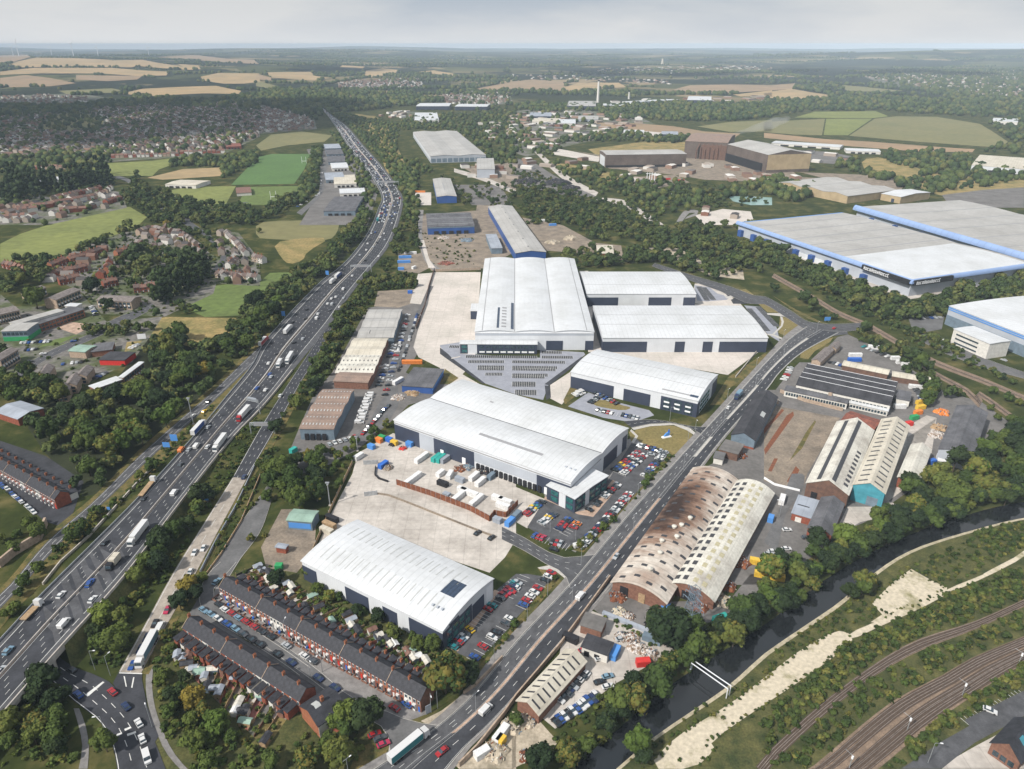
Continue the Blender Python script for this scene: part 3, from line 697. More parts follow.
rw3 = railway('h 40,250 200,340 300,400 420,450 560,530 700,600 860,660 1024,730 1100,760', 'h 30,265 190,355 290,415 410,468 550,548 690,620 850,680 1024,752 1100,785', (.5,), 'railway')
rw4 = railway('h 600,590 700,650 800,700 870,768 l 840,0 930,60 1024,130 1100,180', 'h 590,600 690,665 790,720 850,785 l 820,10 915,75 1024,160 1100,210', (.5,), 'railway')
# ------------------------------------------------------------------ building materials
mat('roof_white', (.575,.59,.61), .5, .0, col2=(.47,.48,.485), thr=(.28,.6), scale=.045, detail=9, stripe=(0,3.0,.10), fine=.05)
mat('roof_white_y', (.575,.59,.61), .5, .0, col2=(.47,.48,.485), thr=(.28,.6), scale=.045, detail=9, stripe=(1,3.0,.10), fine=.05)
mat('roof_grey', (.41,.40,.385), .6, 0, col2=(.31,.30,.285), thr=(.3,.65), scale=.03, stripe=(0,6.0,.12), fine=.08)
mat('roof_cream', (.55,.51,.43), .7, 0, col2=(.42,.38,.31), thr=(.3,.62), scale=.08, stripe=(0,4,.12), fine=.1)
mat('roof_pale_old', (.58,.56,.50), .7, 0, col2=(.36,.33,.29), thr=(.3,.55), scale=.1, stripe=(0,3,.1), fine=.12)
mat('roof_brown', (.28,.20,.16), .8, 0, col2=(.20,.15,.125), thr=(.3,.65), scale=.15, stripe=(1,4,.15), fine=.15)
mat('roof_stained', (.55,.50,.44), .8, 0, col2=(.33,.25,.20), thr=(.36,.58), scale=.05, stripe=(1,4.5,.16), fine=.15)
mat('roof_dark', (.045,.045,.052), .8, 0, var=.35, scale=.15, stripe=(0,3,.15), fine=.15)
mat('roof_darkgrey', (.11,.11,.12), .8, 0, var=.35, scale=.12, stripe=(0,4,.12), fine=.15)
mat('roof_rust', (.26,.09,.06), .85, 0, col2=(.12,.05,.04), thr=(.3,.65), scale=.3, stripe=(0,2,.2), fine=.2)
mat('roof_green', (.25,.36,.30), .7, 0, var=.2, scale=.2)
mat('roof_bluegrey', (.30,.33,.38), .6, 0, var=.2, scale=.1, stripe=(0,4,.1))
mat('clad_white', (.60,.62,.65), .5, 0, var=.08, scale=.1, stripe=(0,1.2,.06))
mat('clad_grey', (.40,.43,.48), .5, 0, var=.08, scale=.1, stripe=(0,1.2,.05))
mat('clad_navy', (.040,.050,.080), .5, 0, var=.15, scale=.1)
mat('clad_blue', (.035,.09,.28), .5, 0, var=.15, scale=.1)
mat('clad_brightblue', (.08,.25,.60), .5, 0, var=.1, scale=.1); mat('eave_blue', (.24,.34,.56), .4, 0, var=.08, scale=.05, stripe=(0,8,.08))
mat('clad_teal', (.06,.27,.34), .6, 0, var=.2, scale=.3)
mat('clad_slate', (.15,.20,.25), .6, 0, var=.2, scale=.3)
mat('clad_beige', (.40,.31,.19), .7, 0, var=.15, scale=.1)
mat('clad_rustbrown', (.09,.055,.045), .85, 0, col2=(.18,.10,.07), thr=(.3,.7), scale=.4, fine=.2)
mat('clad_steel', (.155,.125,.11), .7, 0, col2=(.085,.065,.055), thr=(.3,.7), scale=.05, fine=.15)
mat('brick_red', (.25,.075,.045), .85, 0, var=.3, scale=.8, fine=.15)
mat('brick_brown', (.20,.10,.07), .85, 0, var=.3, scale=.8, fine=.15)
mat('brick_orange', (.30,.115,.06), .85, 0, var=.25, scale=.8, fine=.15)
mat('brick_pale', (.38,.29,.22), .85, 0, var=.25, scale=.8, fine=.15)
mat('render_white', (.62,.60,.56), .8, 0, var=.15, scale=.5)
mat('slate', (.036,.037,.045), .7, 0, var=.4, scale=.5, stripe=(1,.5,.12), fine=.25)
mat('tile_brown', (.12,.085,.075), .8, 0, var=.4, scale=.6, fine=.25)
mat('tile_red', (.19,.105,.08), .8, 0, var=.35, scale=.6, fine=.25)
mat('tile_grey', (.19,.165,.155), .8, 0, var=.35, scale=.6, fine=.2)
mat('dark', (.02,.02,.024), .6, 0, var=.2, scale=1)
mat('solar', (.03,.05,.09), .25, 0, var=.2, scale=1, stripe=(0,1.7,.5), spec=.6)
mat('rooflight', (.42,.43,.42), .4, 0, var=.1, scale=1)
mat('rooflight_cream', (.42,.38,.25), .5, 0, var=.2, scale=1)
mat('rooflight_dark', (.045,.045,.05), .4, 0, var=.2, scale=1)
mat('seam', (.28,.28,.29), .6, 0, var=.1, scale=1)
mat('sign_white', (.75,.76,.78), .5, 0, var=.05, scale=1)
mat('white_upvc', (.62,.62,.61), .6, 0, var=.1, scale=1)
mat('timber', (.35,.24,.14), .8, 0, var=.3, scale=1)
mat('rust', (.24,.085,.035), .9, 0, col2=(.10,.04,.03), thr=(.3,.7), scale=.8, fine=.2)
mat('yellow', (.65,.42,.05), .6, 0, var=.15, scale=1); mat('red', (.55,.035,.03), .5, 0, var=.15, scale=1); mat('orange', (.65,.2,.04), .6, 0, var=.15, scale=1)
mat('blue', (.03,.13,.48), .5, 0, var=.15, scale=1); mat('green', (.03,.28,.10), .6, 0, var=.15, scale=1); mat('teal_bin', (.03,.33,.29), .6, 0, var=.15, scale=1)
mat('scrap', (.24,.17,.12), .9, 0, col2=(.55,.52,.50), thr=(.45,.55), scale=.8, fine=.5)
mat('tarp_white', (.66,.66,.66), .7, 0, var=.2, scale=1)
def glassmat(name, col, col2):
    m = mat(name, col, .12, 0, col2=col2, thr=(.4,.6), scale=.8, spec=.8); return m
glassmat('glass', (.05,.08,.10), (.02,.03,.04)); glassmat('glass_green', (.03,.16,.15), (.02,.07,.08))
# ------------------------------------------------------------------ the building maker
def profile(kind, rise, n=1):
    """points (t, z) across the roof, t 0..1"""
    if kind == 'flat': return [(0,0), (.5,rise), (1,0)]
    if kind == 'gable':
        out = []
        for k in range(n): out += [(k/n, 0), ((k+.5)/n, rise)]
        return out+[(1, 0)]
    if kind == 'arc':
        out = []; m = 8
        for k in range(n):
            for j in range(m):
                t = j/m; out.append(((k+t)/n, rise*(1-(2*t-1)**2)))
        return out+[(1, 0)]
    if kind == 'saw':
        out = []
        for k in range(n): out += [(k/n, 0), ((k+.82)/n, rise), ((k+.93)/n, rise*.96), ((k+.999)/n, .02)]
        return out+[(1, 0)]
    if kind == 'mono': return [(0,0), (1,rise)]
class Bld:
    def __init__(s, name, q, h, label, cat, wall, roof, kind='arc', n=1, rise=1.5, axis='x', over=.4, zb=0, group=None, eave=True, sq=False, roofname='roof'):
        """q: eave corners front-left, front-right, back-right in the picture"""
        a, b, c = [G(x, y, h) for x, y in K(q)][:3]
        s.h = h; u = b-a; v0 = c-b
        if v0.length > u.length and not sq:     # the longer side sets the direction
            w_ = v0.normalized(); n_ = Vector((w_.y, -w_.x, 0)); s.L = u.dot(n_); a = b-n_*s.L; u = n_
        else: s.L = u.length; u.normalize()
        v = Vector((-u.y, u.x, 0)); s.W = (c-b).dot(v)
        if s.W < 0: print('BAD ORDER', name, label)
        s.W = abs(s.W); s.e = empty(name, (a.x, a.y, 0), math.atan2(u.y, u.x)); tag(s.e, label, cat, group)
        s.pf = profile(kind, rise, n); s.axis = axis; s.rise = rise; s.kind = kind
        L_, W_ = s.L, s.W; mb = MB()
        if axis == 'x':   # ridge along x, profile across y
            P = [(t*W_, z) for t, z in s.pf]
            mb.face([(0,0,zb), (L_,0,zb), (L_,0,h), (0,0,h)]); mb.face([(L_,W_,zb), (0,W_,zb), (0,W_,h), (L_,W_,h)] if kind != 'mono' else [(L_,W_,zb), (0,W_,zb), (0,W_,h+rise), (L_,W_,h+rise)])
            mb.face([(L_,0,zb), (L_,W_,zb)]+[(L_,y,h+z) for y, z in reversed(P)]); mb.face([(0,W_,zb), (0,0,zb)]+[(0,y,h+z) for y, z in P])
        else:
            P = [(t*L_, z) for t, z in s.pf]
            mb.face([(0,W_,zb), (0,0,zb), (0,0,h), (0,W_,h)]); mb.face([(L_,0,zb), (L_,W_,zb), (L_,W_,h), (L_,0,h)])
            mb.face([(0,0,zb), (L_,0,zb)]+[(x,0,h+z) for x, z in reversed(P)]); mb.face([(L_,W_,zb), (0,W_,zb)]+[(x,W_,h+z) for x, z in P])
        mb.build('wall', M[wall], s.e)
        s.roof = s.rpatch(0, 1, 0, 1, .3, over).build(roofname, M[roof], s.e)
    def rpatch(s, x0, x1, y0, y1, dz, over=0, th=.35):
        """a slab following the roof over fractions x0..x1, y0..y1"""
        mb = MB(); L_, W_ = s.L, s.W
        if s.axis == 'x': t0, t1, D, A = y0, y1, W_, L_; a0, a1 = x0*A-over, x1*A+over
        else: t0, t1, D, A = x0, x1, L_, W_; a0, a1 = y0*A-over, y1*A+over
        def zz(t):
            for i in range(len(s.pf)-1):
                if s.pf[i][0] <= t <= s.pf[i+1][0]+1e-9:
                    w = (t-s.pf[i][0])/max(1e-9, s.pf[i+1][0]-s.pf[i][0]); return s.pf[i][1]*(1-w)+s.pf[i+1][1]*w
            return s.pf[-1][1]
        ts = [t0]+[t for t, _ in s.pf if t0+1e-6 < t < t1-1e-6]+[t1]
        pts = []
        for i, t in enumerate(ts):
            d = t*D; z_ = s.h+zz(t)+dz
            if over and i == 0: z_ -= (zz(ts[1])-zz(t))/((ts[1]-t)*D)*over; d -= over
            if over and i == len(ts)-1: z_ += (zz(t)-zz(ts[i-1]))/((t-ts[i-1])*D)*over; d += over
            pts.append((d, z_))
        def V3(a, d, z): return (a, d, z) if s.axis == 'x' else (d, a, z)
        for i in range(len(pts)-1):
            (d0, z0), (d1, z1) = pts[i], pts[i+1]
            q = [V3(a0,d0,z0), V3(a1,d0,z0), V3(a1,d1,z1), V3(a0,d1,z1)]
            r = [V3(a0,d0,z0-th), V3(a0,d1,z1-th), V3(a1,d1,z1-th), V3(a1,d0,z0-th)]
            if s.axis != 'x': q.reverse(); r.reverse()
            mb.face(q); mb.face(r)
            for a in (a0, a1):
                f = [V3(a,d0,z0-th), V3(a,d1,z1-th), V3(a,d1,z1), V3(a,d0,z0)]; mb.face(f)
        for (d, z) in (pts[0], pts[-1]):
            mb.face([V3(a0,d,z-th), V3(a1,d,z-th), V3(a1,d,z), V3(a0,d,z)])
        return mb
    def patch(s, x0, x1, y0, y1, m, name='rooflight', dz=.36, par=None):
        return s.rpatch(x0, x1, y0, y1, dz, 0, .06).build(name, M[m], par or s.roof)
    def lights(s, nx, ny, wx, wy, m='rooflight', x0=0, x1=1, y0=0, y1=1, name='rooflight', skip=0):
        for i in range(nx):
            for j in range(ny):
                if skip and random.random() < skip: continue
                cx = x0+(x1-x0)*(i+.5)/nx; cy = y0+(y1-y0)*(j+.5)/ny
                s.patch(cx-wx/2, cx+wx/2, cy-wy/2, cy+wy/2, m, name)
    def seams(s, fr, m='seam', along=None):
        for f in fr:
            if s.axis == 'x': s.patch(0, 1, f-.0035, f+.0035, m, 'roof_seam')
            else: s.patch(f-.0035, f+.0035, 0, 1, m, 'roof_seam')
    def panel(s, side, a, b, z0, z1, m, name='cladding_panel', out=.12, par=None):
        """a, b: fractions along the side as seen from outside, left to right"""
        L_, W_ = s.L, s.W; mb = MB(); e = out
        if side == 'f': mb.box(a*L_, -e, z0, b*L_, .05, z1)
        elif side == 'r': mb.box(L_-.05, a*W_, z0, L_+e, b*W_, z1)
        elif side == 'b': mb.box((1-b)*L_, W_-.05, z0, (1-a)*L_, W_+e, z1)
        else: mb.box(-e, (1-b)*W_, z0, .05, (1-a)*W_, z1)
        return mb.build(name, M[m], par or s.e)
    def glz(s, side, a, b, z0, z1, nx, nz=1, m='glass_green', name='window', gap=.25):
        for i in range(nx):
            for j in range(nz):
                w = (b-a)/nx; hh = (z1-z0)/nz
                s.panel(side, a+w*(i+gap/2), a+w*(i+1-gap/2), z0+hh*(j+.18), z0+hh*(j+.82), m, name, .2)
    def docks(s, side, a, b, n, z1=3.6, m='dark'):
        for i in range(n):
            w = (b-a)/n; s.panel(side, a+w*(i+.2), a+w*(i+.8), 0, z1, m, 'dock_door', .9)
    def bit(s, x0, y0, z0, x1, y1, z1, m, name, par=None):
        mb = MB(); mb.box(x0, y0, z0, x1, y1, z1); return mb.build(name, M[m], par or s.e)
# --- A: near warehouse beside the terrace
B = Bld('warehouse', 'w 301.7,561 442.6,631 495.2,580', 9.5, 'white warehouse nearest the brick terraces, with long rooflights in its roof and navy wall panels', 'warehouse', 'clad_white', 'roof_white', 'arc', 1, 2.2, 'x')
for i in range(18): B.patch(.08+i*.047, .086+i*.047, .14, .38, 'rooflight')
for i in range(18): B.patch(.08+i*.047, .086+i*.047, .62, .84, 'rooflight')
B.patch(.84, .93, .42, .68, 'solar', 'solar_panels')
B.panel('f', 0, .11, 0, 7.5, 'clad_navy'); B.panel('f', .33, .5, 0, 7.5, 'clad_navy'); B.panel('f', .6, .7, 0, 7, 'clad_navy'); B.panel('f', .78, 1, 0, 8, 'clad_navy'); B.panel('f', .12, .32, 0, 2, 'clad_grey')
B.panel('r', 0, .55, 0, 8.3, 'clad_navy'); B.glz('r', .05, .52, .8, 7.8, 4, 2, 'glass_green'); B.panel('r', .56, .8, 0, 7, 'clad_navy'); B.panel('r', .85, .98, 0, 8.3, 'sign_white'); B.panel('r', .12, .3, 8.5, 9.3, 'clad_navy', 'name_board')
for i in range(3): B.bit(B.L*(.86+.03*i), B.W*.2, 11, B.L*(.86+.03*i)+.8, B.W*.2+.8, 12, 'clad_grey', 'roof_vent')
# --- B: central warehouse with office pod
B = Bld('warehouse', 'w 394,420 571,482 630,429', 12, 'long white barrel-roofed warehouse with a glazed corner office, in front of the works compound', 'warehouse', 'clad_white', 'roof_white', 'arc', 2, 1.8, 'x')
B.seams((.5,), 'rooflight_dark'); B.patch(.45, .8, .16, .19, 'seam', 'roof_walkway'); B.patch(.3, .32, .7, .72, 'seam', 'roof_vent')
B.panel('f', 0, .16, 0, 9.5, 'clad_navy'); B.panel('f', .16, .25, 0, 9.5, 'clad_grey', out=.14); B.panel('f', .25, .49, 0, 9.5, 'clad_navy'); B.panel('f', .49, .83, 4.2, 9.5, 'clad_grey', out=.1); B.panel('f', .83, 1, 0, 9.5, 'clad_navy')
B.docks('f', .5, .86, 14); B.panel('f', .87, .9, 0, 4, 'sign_white', 'loading_door', .3); B.panel('f', .29, .31, 0, 4, 'sign_white', 'loading_door', .3); B.panel('f', .42, .44, 0, 4, 'sign_white', 'loading_door', .3)
B.panel('r', .55, .80, 0, 8, 'clad_navy'); B.panel('r', .9, .99, 0, 9, 'clad_navy'); B.panel('r', 0, .5, 8.6, 9.1, 'seam', 'sill')
B.bit(0, -.3, 10.2, B.L, .1, 10.6, 'seam', 'gutter')
for i in range(3): B.bit(B.L*.93+i*2.5, B.W*.12, 12, B.L*.93+i*2.5+1, B.W*.12+1, 14, 'clad_grey', 'roof_vent')
Bc = B
# office pod
P = Bld('office_block', 'w 543,488 575,499 608,476', 8, 'low glazed navy and white office pod wrapped round the corner of the central warehouse', 'office', 'clad_navy', 'roof_white', 'flat', 1, .5, 'x')
P.glz('f', .12, .45, .6, 7.4, 1, 2); P.panel('f', .45, .68, 0, 8, 'clad_white', out=.16); P.glz('f', .68, .97, .6, 7.4, 1, 2); P.glz('r', .02, .98, .6, 7.4, 5, 2); P.panel('r', .3, .42, 0, 8, 'clad_white', out=.25)
# --- C: tall central unit
B = Bld('warehouse', 'w 475,332 594,332 574,259', 14, 'tallest white warehouse with triple-curved gable above a long navy office and empty car park', 'warehouse', 'clad_white', 'roof_white_y', 'arc', 3, 1.4, 'y')
B.seams((.06,.333,.667,.94)); B.patch(.18,.2,.02,.25,'solar','solar_panels'); B.patch(.30,.325,.02,.32,'solar','solar_panels')
for i in range(7): B.patch(.22,.26,.03+i*.035,.045+i*.035,'seam','roof_vent')
B.panel('f', 0, 1, 13.0, 13.6, 'sign_white', 'fascia', .3); B.panel('f', 0, 1, 11.4, 12.9, 'clad_grey'); B.panel('f', .60, .74, 0, 7.2, 'clad_navy', 'loading_door', .3); B.panel('f', .93, 1, 0, 7.2, 'clad_navy', 'loading_door', .3)
B.bit(-7, B.W*.33, 0, -.1, B.W*.42, 7, 'clad_navy', 'side_pod'); B.bit(-7.2, B.W*.33-.2, 7.02, -.1, B.W*.42+.2, 7.5, 'roof_white', 'side_pod_roof')
P = Bld('office_block', 'w 460,344 537,344.5 537,341', 7.5, 'long two-storey navy office with a row of white-silled windows below the tallest warehouse', 'office', 'clad_navy', 'roof_white', 'flat', 1, .3, 'x')
P.glz('f', .24, .98, .5, 7, 9, 2, 'glass'); P.glz('f', .01, .1, .5, 7, 1, 2); P.panel('f', .1, .22, 0, 7.5, 'clad_white', out=.2)
for i in range(8): P.panel('f', .25+i*.092, .32+i*.092, 1.0, 2.2, 'sign_white', 'window_sill', .35)
# --- D
B = Bld('warehouse', 'w 571,372 698,401 728,377', 11, 'white curved-roof unit with navy front panels and corner offices, beside the main road', 'warehouse', 'clad_white', 'roof_white', 'arc', 1, 2.4, 'x')
B.seams((.33,.66)); B.patch(.72,.93,.06,.09,'seam','roof_walkway'); B.patch(.93,.99,.05,.10,'solar','solar_panels')
B.panel('f', 0, .36, 0, 8, 'clad_navy'); B.panel('f', .44, .65, 0, 8, 'clad_navy'); B.panel('f', .73, 1, 0, 9, 'clad_navy'); B.glz('f', .74, .98, .4, 8.4, 3, 3, 'glass'); 
for i in range(3):
    for j in range(2): B.panel('f', .755+i*.08, .795+i*.08, 2.2+j*3, 3.2+j*3, 'sign_white', 'window_sill', .35)
B.panel('r', 0, .12, 0, 9, 'clad_navy'); B.glz('r', .14, .6, .4, 9, 4, 3, 'glass_green'); B.panel('r', .75, 1, 0, 9, 'clad_navy')
# --- E, Gm
B = Bld('warehouse', 'w 587,294 696,294 683,272', 11, 'white unit farthest back of the estate, with three navy doors, beside the tallest warehouse', 'warehouse', 'clad_white', 'roof_white', 'arc', 1, 1.6, 'x'); B.seams((.33,))
for a, b in ((0,.29), (.57,.78), (.89,1)): B.panel('f', a, b, 0, 8, 'clad_navy')
B.panel('l', 0, 1, 0, 8, 'clad_navy')
B = Bld('warehouse', 'w 603,338 768,338 743,306', 11, 'wide white unit with four roof bands and navy doors above a bare pale yard', 'warehouse', 'clad_white', 'roof_white', 'arc', 1, 1.8, 'x'); B.seams((.33,.62))
for a, b in ((0,.27), (.44,.50), (.61,.67), (.71,1)): B.panel('f', a, b, 0, 8.2, 'clad_navy')
B.panel('l', 0, 1, 0, 8, 'clad_navy')
# --- big blue-edged distribution centre
B = Bld('distribution_centre', 'w 739,222.5 912,281 1030,263', 14, 'huge grey-roofed distribution centre edged in bright blue with two black name boards', 'warehouse', 'clad_grey', 'roof_grey', 'arc', 3, 1.2, 'y', over=.2)
B.patch(0,.012,0,1,'clad_brightblue','blue_edge'); B.patch(.62,1,0,.35,'roof_white','newer_roof',.37) if 0 else None
def eave_roll(B, side, h, name='eave_roll', r=2.5, m='eave_blue', par=None):
    mb = MB(); n = 7; L_, W_ = B.L, B.W
    pr = [(-r*math.sin(t), h-r*1.2+r*1.45*math.cos(t)) for t in [PI/2*i/n for i in range(n+1)]]
    for i in range(n):
        (o0, z0), (o1, z1) = pr[i], pr[i+1]
        if side == 'f': mb.face([(-r, o1, z1), (L_+r, o1, z1), (L_+r, o0, z0), (-r, o0, z0)])
        else: mb.face([(L_-o1, -r, z1), (L_-o1, W_+r, z1), (L_-o0, W_+r, z0), (L_-o0, -r, z0)])
    if side == 'f': mb.face([(-r, -r, h-r*1.2), (-r, 0, h-r*1.2), (L_+r, 0, h-r*1.2), (L_+r, -r, h-r*1.2)])
    else: mb.face([(L_+r, -r, h-r*1.2), (L_, -r, h-r*1.2), (L_, W_+r, h-r*1.2), (L_+r, W_+r, h-r*1.2)])
    return mb.build(name, M[m], B.e)
def strokes(par, n, fn):
    """the board's far-off row of white letters: raised uneven strokes"""
    r = random.Random(3); mb = MB(); x = 0
    for i in range(n):
        w = r.uniform(.7, 1.3); x0 = (x+.12)/n; x1 = (x+w*.82)/n; x += w*.98
        lo, hi = (.12, .8) if i % 4 else (.12, .95)
        for a, b, c, d in r.choice(([(0,.3,0,1), (.3,1,.8,1), (.3,1,0,.2)], [(0,.3,0,1), (.7,1,0,1), (.3,.7,.4,.6)], [(.35,.65,0,1), (0,1,.8,1)], [(0,.3,0,1), (.7,1,0,1), (.3,.7,0,.22), (.3,.7,.8,1)])):
            fn(mb, x0+(x1-x0)*a, x0+(x1-x0)*b, lo+(hi-lo)*c, lo+(hi-lo)*d)
    return mb.build('lettering', M['sign_white'], par)
eave_roll(B, 'f', 15, 'blue_eave'); eave_roll(B, 'r', 15, 'blue_eave')
for i in range(9): B.panel('f', .02+i*.095, .045+i*.095, 0, 7 if i < 7 else 6, 'clad_blue', 'dock_pod', 4)
B.panel('f', .2, .62, 0, 5, 'clad_white', 'lower_cladding', .3)
bb = B.panel('f', .78, 1.0, 10.5, 15.0, 'dark', 'name_board', 3.6); bb2 = B.panel('r', 0, .30, 10.5, 15.0, 'dark', 'name_board', 3.6)
strokes(bb, 13, lambda m_, a, b, c, d: m_.box(B.L*(.79+.13*a), -3.75, 10.9+3.6*c, B.L*(.79+.13*b), -3.62, 10.9+3.6*d))
strokes(bb2, 13, lambda m_, a, b, c, d: m_.box(B.L+3.62, B.W*(.01+.2*a), 10.9+3.6*c, B.L+3.75, B.W*(.01+.2*b), 10.9+3.6*d))
B.seams((.12,.24,.36,.48,.6,.72,.84)); B.patch(.66, 1, 0, .97, 'roof_white_y', 'newer_roof', .37)
B = Bld('distribution_centre', 'w 858,207 1050,262 1130,240', 14, 'grey-roofed distribution centre with rolled blue eaves, behind the one with name boards', 'warehouse', 'clad_grey', 'roof_grey', 'arc', 3, 1, 'y', over=.2); eave_roll(B, 'f', 15, 'blue_eave', 4); B.seams((.2,.35,.5,.65,.8))
for i in range(6): B.panel('f', .1+i*.15, .12+i*.15, 0, 6, 'clad_blue', 'dock_pod', 4)
# --- white and blue unit on the right edge
B = Bld('warehouse', 'w 949.4,306 1050,345 1110,318', 15, 'white warehouse edged with blue stripes at the right edge, behind a white office block', 'warehouse', 'clad_grey', 'roof_white', 'arc', 1, 1.2, 'x', over=.3, sq=True)
for z in (13.6, 12.2): B.panel('f', 0, 1, z, z+.7, 'clad_brightblue', 'blue_stripe', .3)
B.panel('f', 0, 1, 0, 8, 'clad_slate', 'cladding_panel', .2)
P = Bld('office_block', 'w 954,329 990,344 1003,338', 11.5, 'white three-storey office with dark window bands in front of the blue-striped warehouse', 'office', 'render_white', 'roof_white', 'flat', 1, .3, 'x')
for z in (1.6, 4.8, 8.0): P.panel('f', .1, .72, z, z+1.1, 'glass', 'window', .15)
# --- the two joined arched steel sheds
B1 = Bld('steel_shed', 'w 611,584 666,602 738,481', 5, 'brick-fronted arched shed with burnt brown stains over its roof, beside the main road', 'shed', 'brick_brown', 'roof_stained', 'arc', 1, 3.4, 'y', over=.8)
B1.panel('f', .15, .3, 0, 4.5, 'dark', 'door', .3); B1.panel('f', .5, .62, 0, 4.5, 'timber', 'door', .3)
for r_ in (.13, .37, .63, .87):
    for i in range(13):
        y = .02+i*.075+(.02 if r_ in (.37,.87) else 0); B1.patch(r_-.055, r_+.055, y, y+.015, 'rooflight_dark')
_m = M['roof_stained']; _n = _m.node_tree.nodes; _l = _m.node_tree.links; _b = _n['Principled BSDF']; _src = _b.inputs['Base Color'].links[0].from_socket
_tc = _n.new('ShaderNodeTexCoord'); _mp = _n.new('ShaderNodeMapping'); _mp.vector_type = 'POINT'; _k = 1/(B1.W*.36); _mp.inputs['Scale'].default_value = (1/(B1.L*.62), _k, 0); _mp.inputs['Location'].default_value = (-.16*B1.L/(B1.L*.62), -.60*B1.W*_k, 0); _l.new(_tc.outputs['Object'], _mp.inputs[0])
_le = _n.new('ShaderNodeVectorMath'); _le.operation = 'LENGTH'; _l.new(_mp.outputs[0], _le.inputs[0]); _nz = _n.new('ShaderNodeTexNoise'); _nz.inputs['Scale'].default_value = .12; _nz.inputs['Detail'].default_value = 9; _nz.inputs['Roughness'].default_value = .7; _sc = _n.new('ShaderNodeMapping'); _sc.inputs['Scale'].default_value = (.45, 1.6, 1); _l.new(_tc.outputs['Object'], _sc.inputs[0]); _l.new(_sc.outputs[0], _nz.inputs[0])
_ad = _n.new('ShaderNodeMath'); _ad.operation = 'MULTIPLY_ADD'; _ad.inputs[1].default_value = 1.7; _l.new(_nz.outputs['Fac'], _ad.inputs[0]); _l.new(_le.outputs['Value'], _ad.inputs[2]); _cr = _n.new('ShaderNodeValToRGB'); _e = _cr.color_ramp.elements; _e[0].position = .35; _e[1].position = .70; _e[0].color = (.07,.045,.04,1); _e[1].color = (1,1,1,1); _e.new(.50).color = (.45,.32,.26,1)
_dv = _n.new('ShaderNodeMath'); _dv.operation = 'MULTIPLY'; _dv.inputs[1].default_value = .32; _l.new(_ad.outputs[0], _dv.inputs[0]); _l.new(_dv.outputs[0], _cr.inputs[0]); _mu = _n.new('ShaderNodeVectorMath'); _mu.operation = 'MULTIPLY'; _l.new(_src, _mu.inputs[0]); _l.new(_cr.outputs[0], _mu.inputs[1]); _l.new(_mu.outputs[0], _b.inputs['Base Color'])
for x_, y_ in ((.4,.3), (.45,.42), (.55,.45), (.5,.22), (.52,.1), (.62,.52), (.6,.36)):
    v_ = MB(); 
    for z0, z1, r0, r1 in ((7,9.4,.7,.7), (9.4,9.8,1.1,1.1), (9.8,10.2,1.1,.3)): v_.bar((x_*B1.L, y_*B1.W, z0), (x_*B1.L, y_*B1.W, z1), r0, r1, 10)
    v_.build('roof_vent', M['roof_pale_old'], B1.roof)
B2 = Bld('steel_shed', 'w 669,583 714,600 773,493', 5, 'arched shed with six rows of square rooflights, on the river side of the stained shed', 'shed', 'brick_brown', 'roof_pale_old', 'arc', 1, 3.4, 'y', over=.8)
for r_, mm in ((.12,'rooflight_dark'), (.30,'rooflight_dark'), (.52,'rooflight_cream'), (.72,'rooflight_cream')):
    for i in range(16):
        y = .02+i*.061; B2.patch(r_-.05, r_+.05, y, y+.032, mm)
B2.panel('f', .3, .6, 0, 4, 'dark', 'door', .3)
# --- sheds beyond
B = Bld('shed', 'l 175,352 332,412 432,160', 8, 'shed with two dark glazed strips along a white roof and a brown gable', 'shed', 'clad_rustbrown', 'roof_pale_old', 'gable', 1, 5, 'y', over=.5)
B.patch(.2,.3,.02,.98,'rooflight_dark'); B.patch(.55,.65,.02,.98,'rooflight_dark'); B.panel('f', .15, .3, 0, 4, 'dark', 'door', .2)
for i in range(9): B.patch(.82, .93, .06+i*.06, .09+i*.06, 'rooflight_dark')
B = Bld('shed', 'l 350,376 476,407 572,142', 9, 'cream-roofed shed with a bright teal gable and rows of slot rooflights', 'shed', 'clad_teal', 'roof_cream', 'gable', 1, 3.5, 'y', over=.5)
for i in range(14): B.patch(.1,.38,.03+i*.069,.045+i*.069,'rooflight_dark'); B.patch(.6,.9,.03+i*.069,.045+i*.069,'rooflight_dark')
B.panel('f', .5, .85, 0, 5, 'clad_slate', 'door', .2)
B = Bld('shed', 'l 527,346 608,364 656,235', 6, 'small plain shed with smooth pale roof beside the teal-gabled one', 'shed', 'brick_red', 'roof_pale_old', 'gable', 1, 2.5, 'y', over=.6); B.panel('f', .3, .6, 0, 3.5, 'dark', 'door', .2)
B = Bld('shed', 'l 685,240 820,268 880,90', 8, 'dark grey-roofed shed with pale blue gable at the end of the scrap yards', 'shed', 'clad_grey', 'roof_darkgrey', 'gable', 1, 2.5, 'y', over=.4)
B.panel('f', .05, .3, 0, 3, 'sign_white', 'door', .2); B.panel('r', 0, .4, 3, 7.5, 'clad_slate')
B = Bld('shed', 'l 305,120 430,160 440,115', 6, 'rusty red lean-to roof behind the shed with glazed strips', 'shed', 'brick_red', 'roof_rust', 'gable', 1, 1.5, 'x')
B = Bld('brick_workshop', 'l 112,480 190,507 215,437', 4, 'flat pale grey roofed workshop by the yard entrance', 'workshop', 'brick_red', 'roof_bluegrey', 'flat', 1, .2, 'x')
B.patch(.1,.7,.45,.5,'rooflight_dark'); B.panel('f', .2, .5, 0, 2.6, 'render_white', 'door')
B = Bld('brick_workshop', 'l 170,548 265,572 315,450', 5, 'dark grey gabled brick workshop beside the pale flat-roofed one', 'workshop', 'brick_red', 'roof_darkgrey', 'gable', 1, 2.6, 'y', over=.4); B.panel('f', .35, .6, 0, 3, 'clad_blue', 'door'); B.glz('f', .62, .95, 1, 3, 3, 1, 'glass')
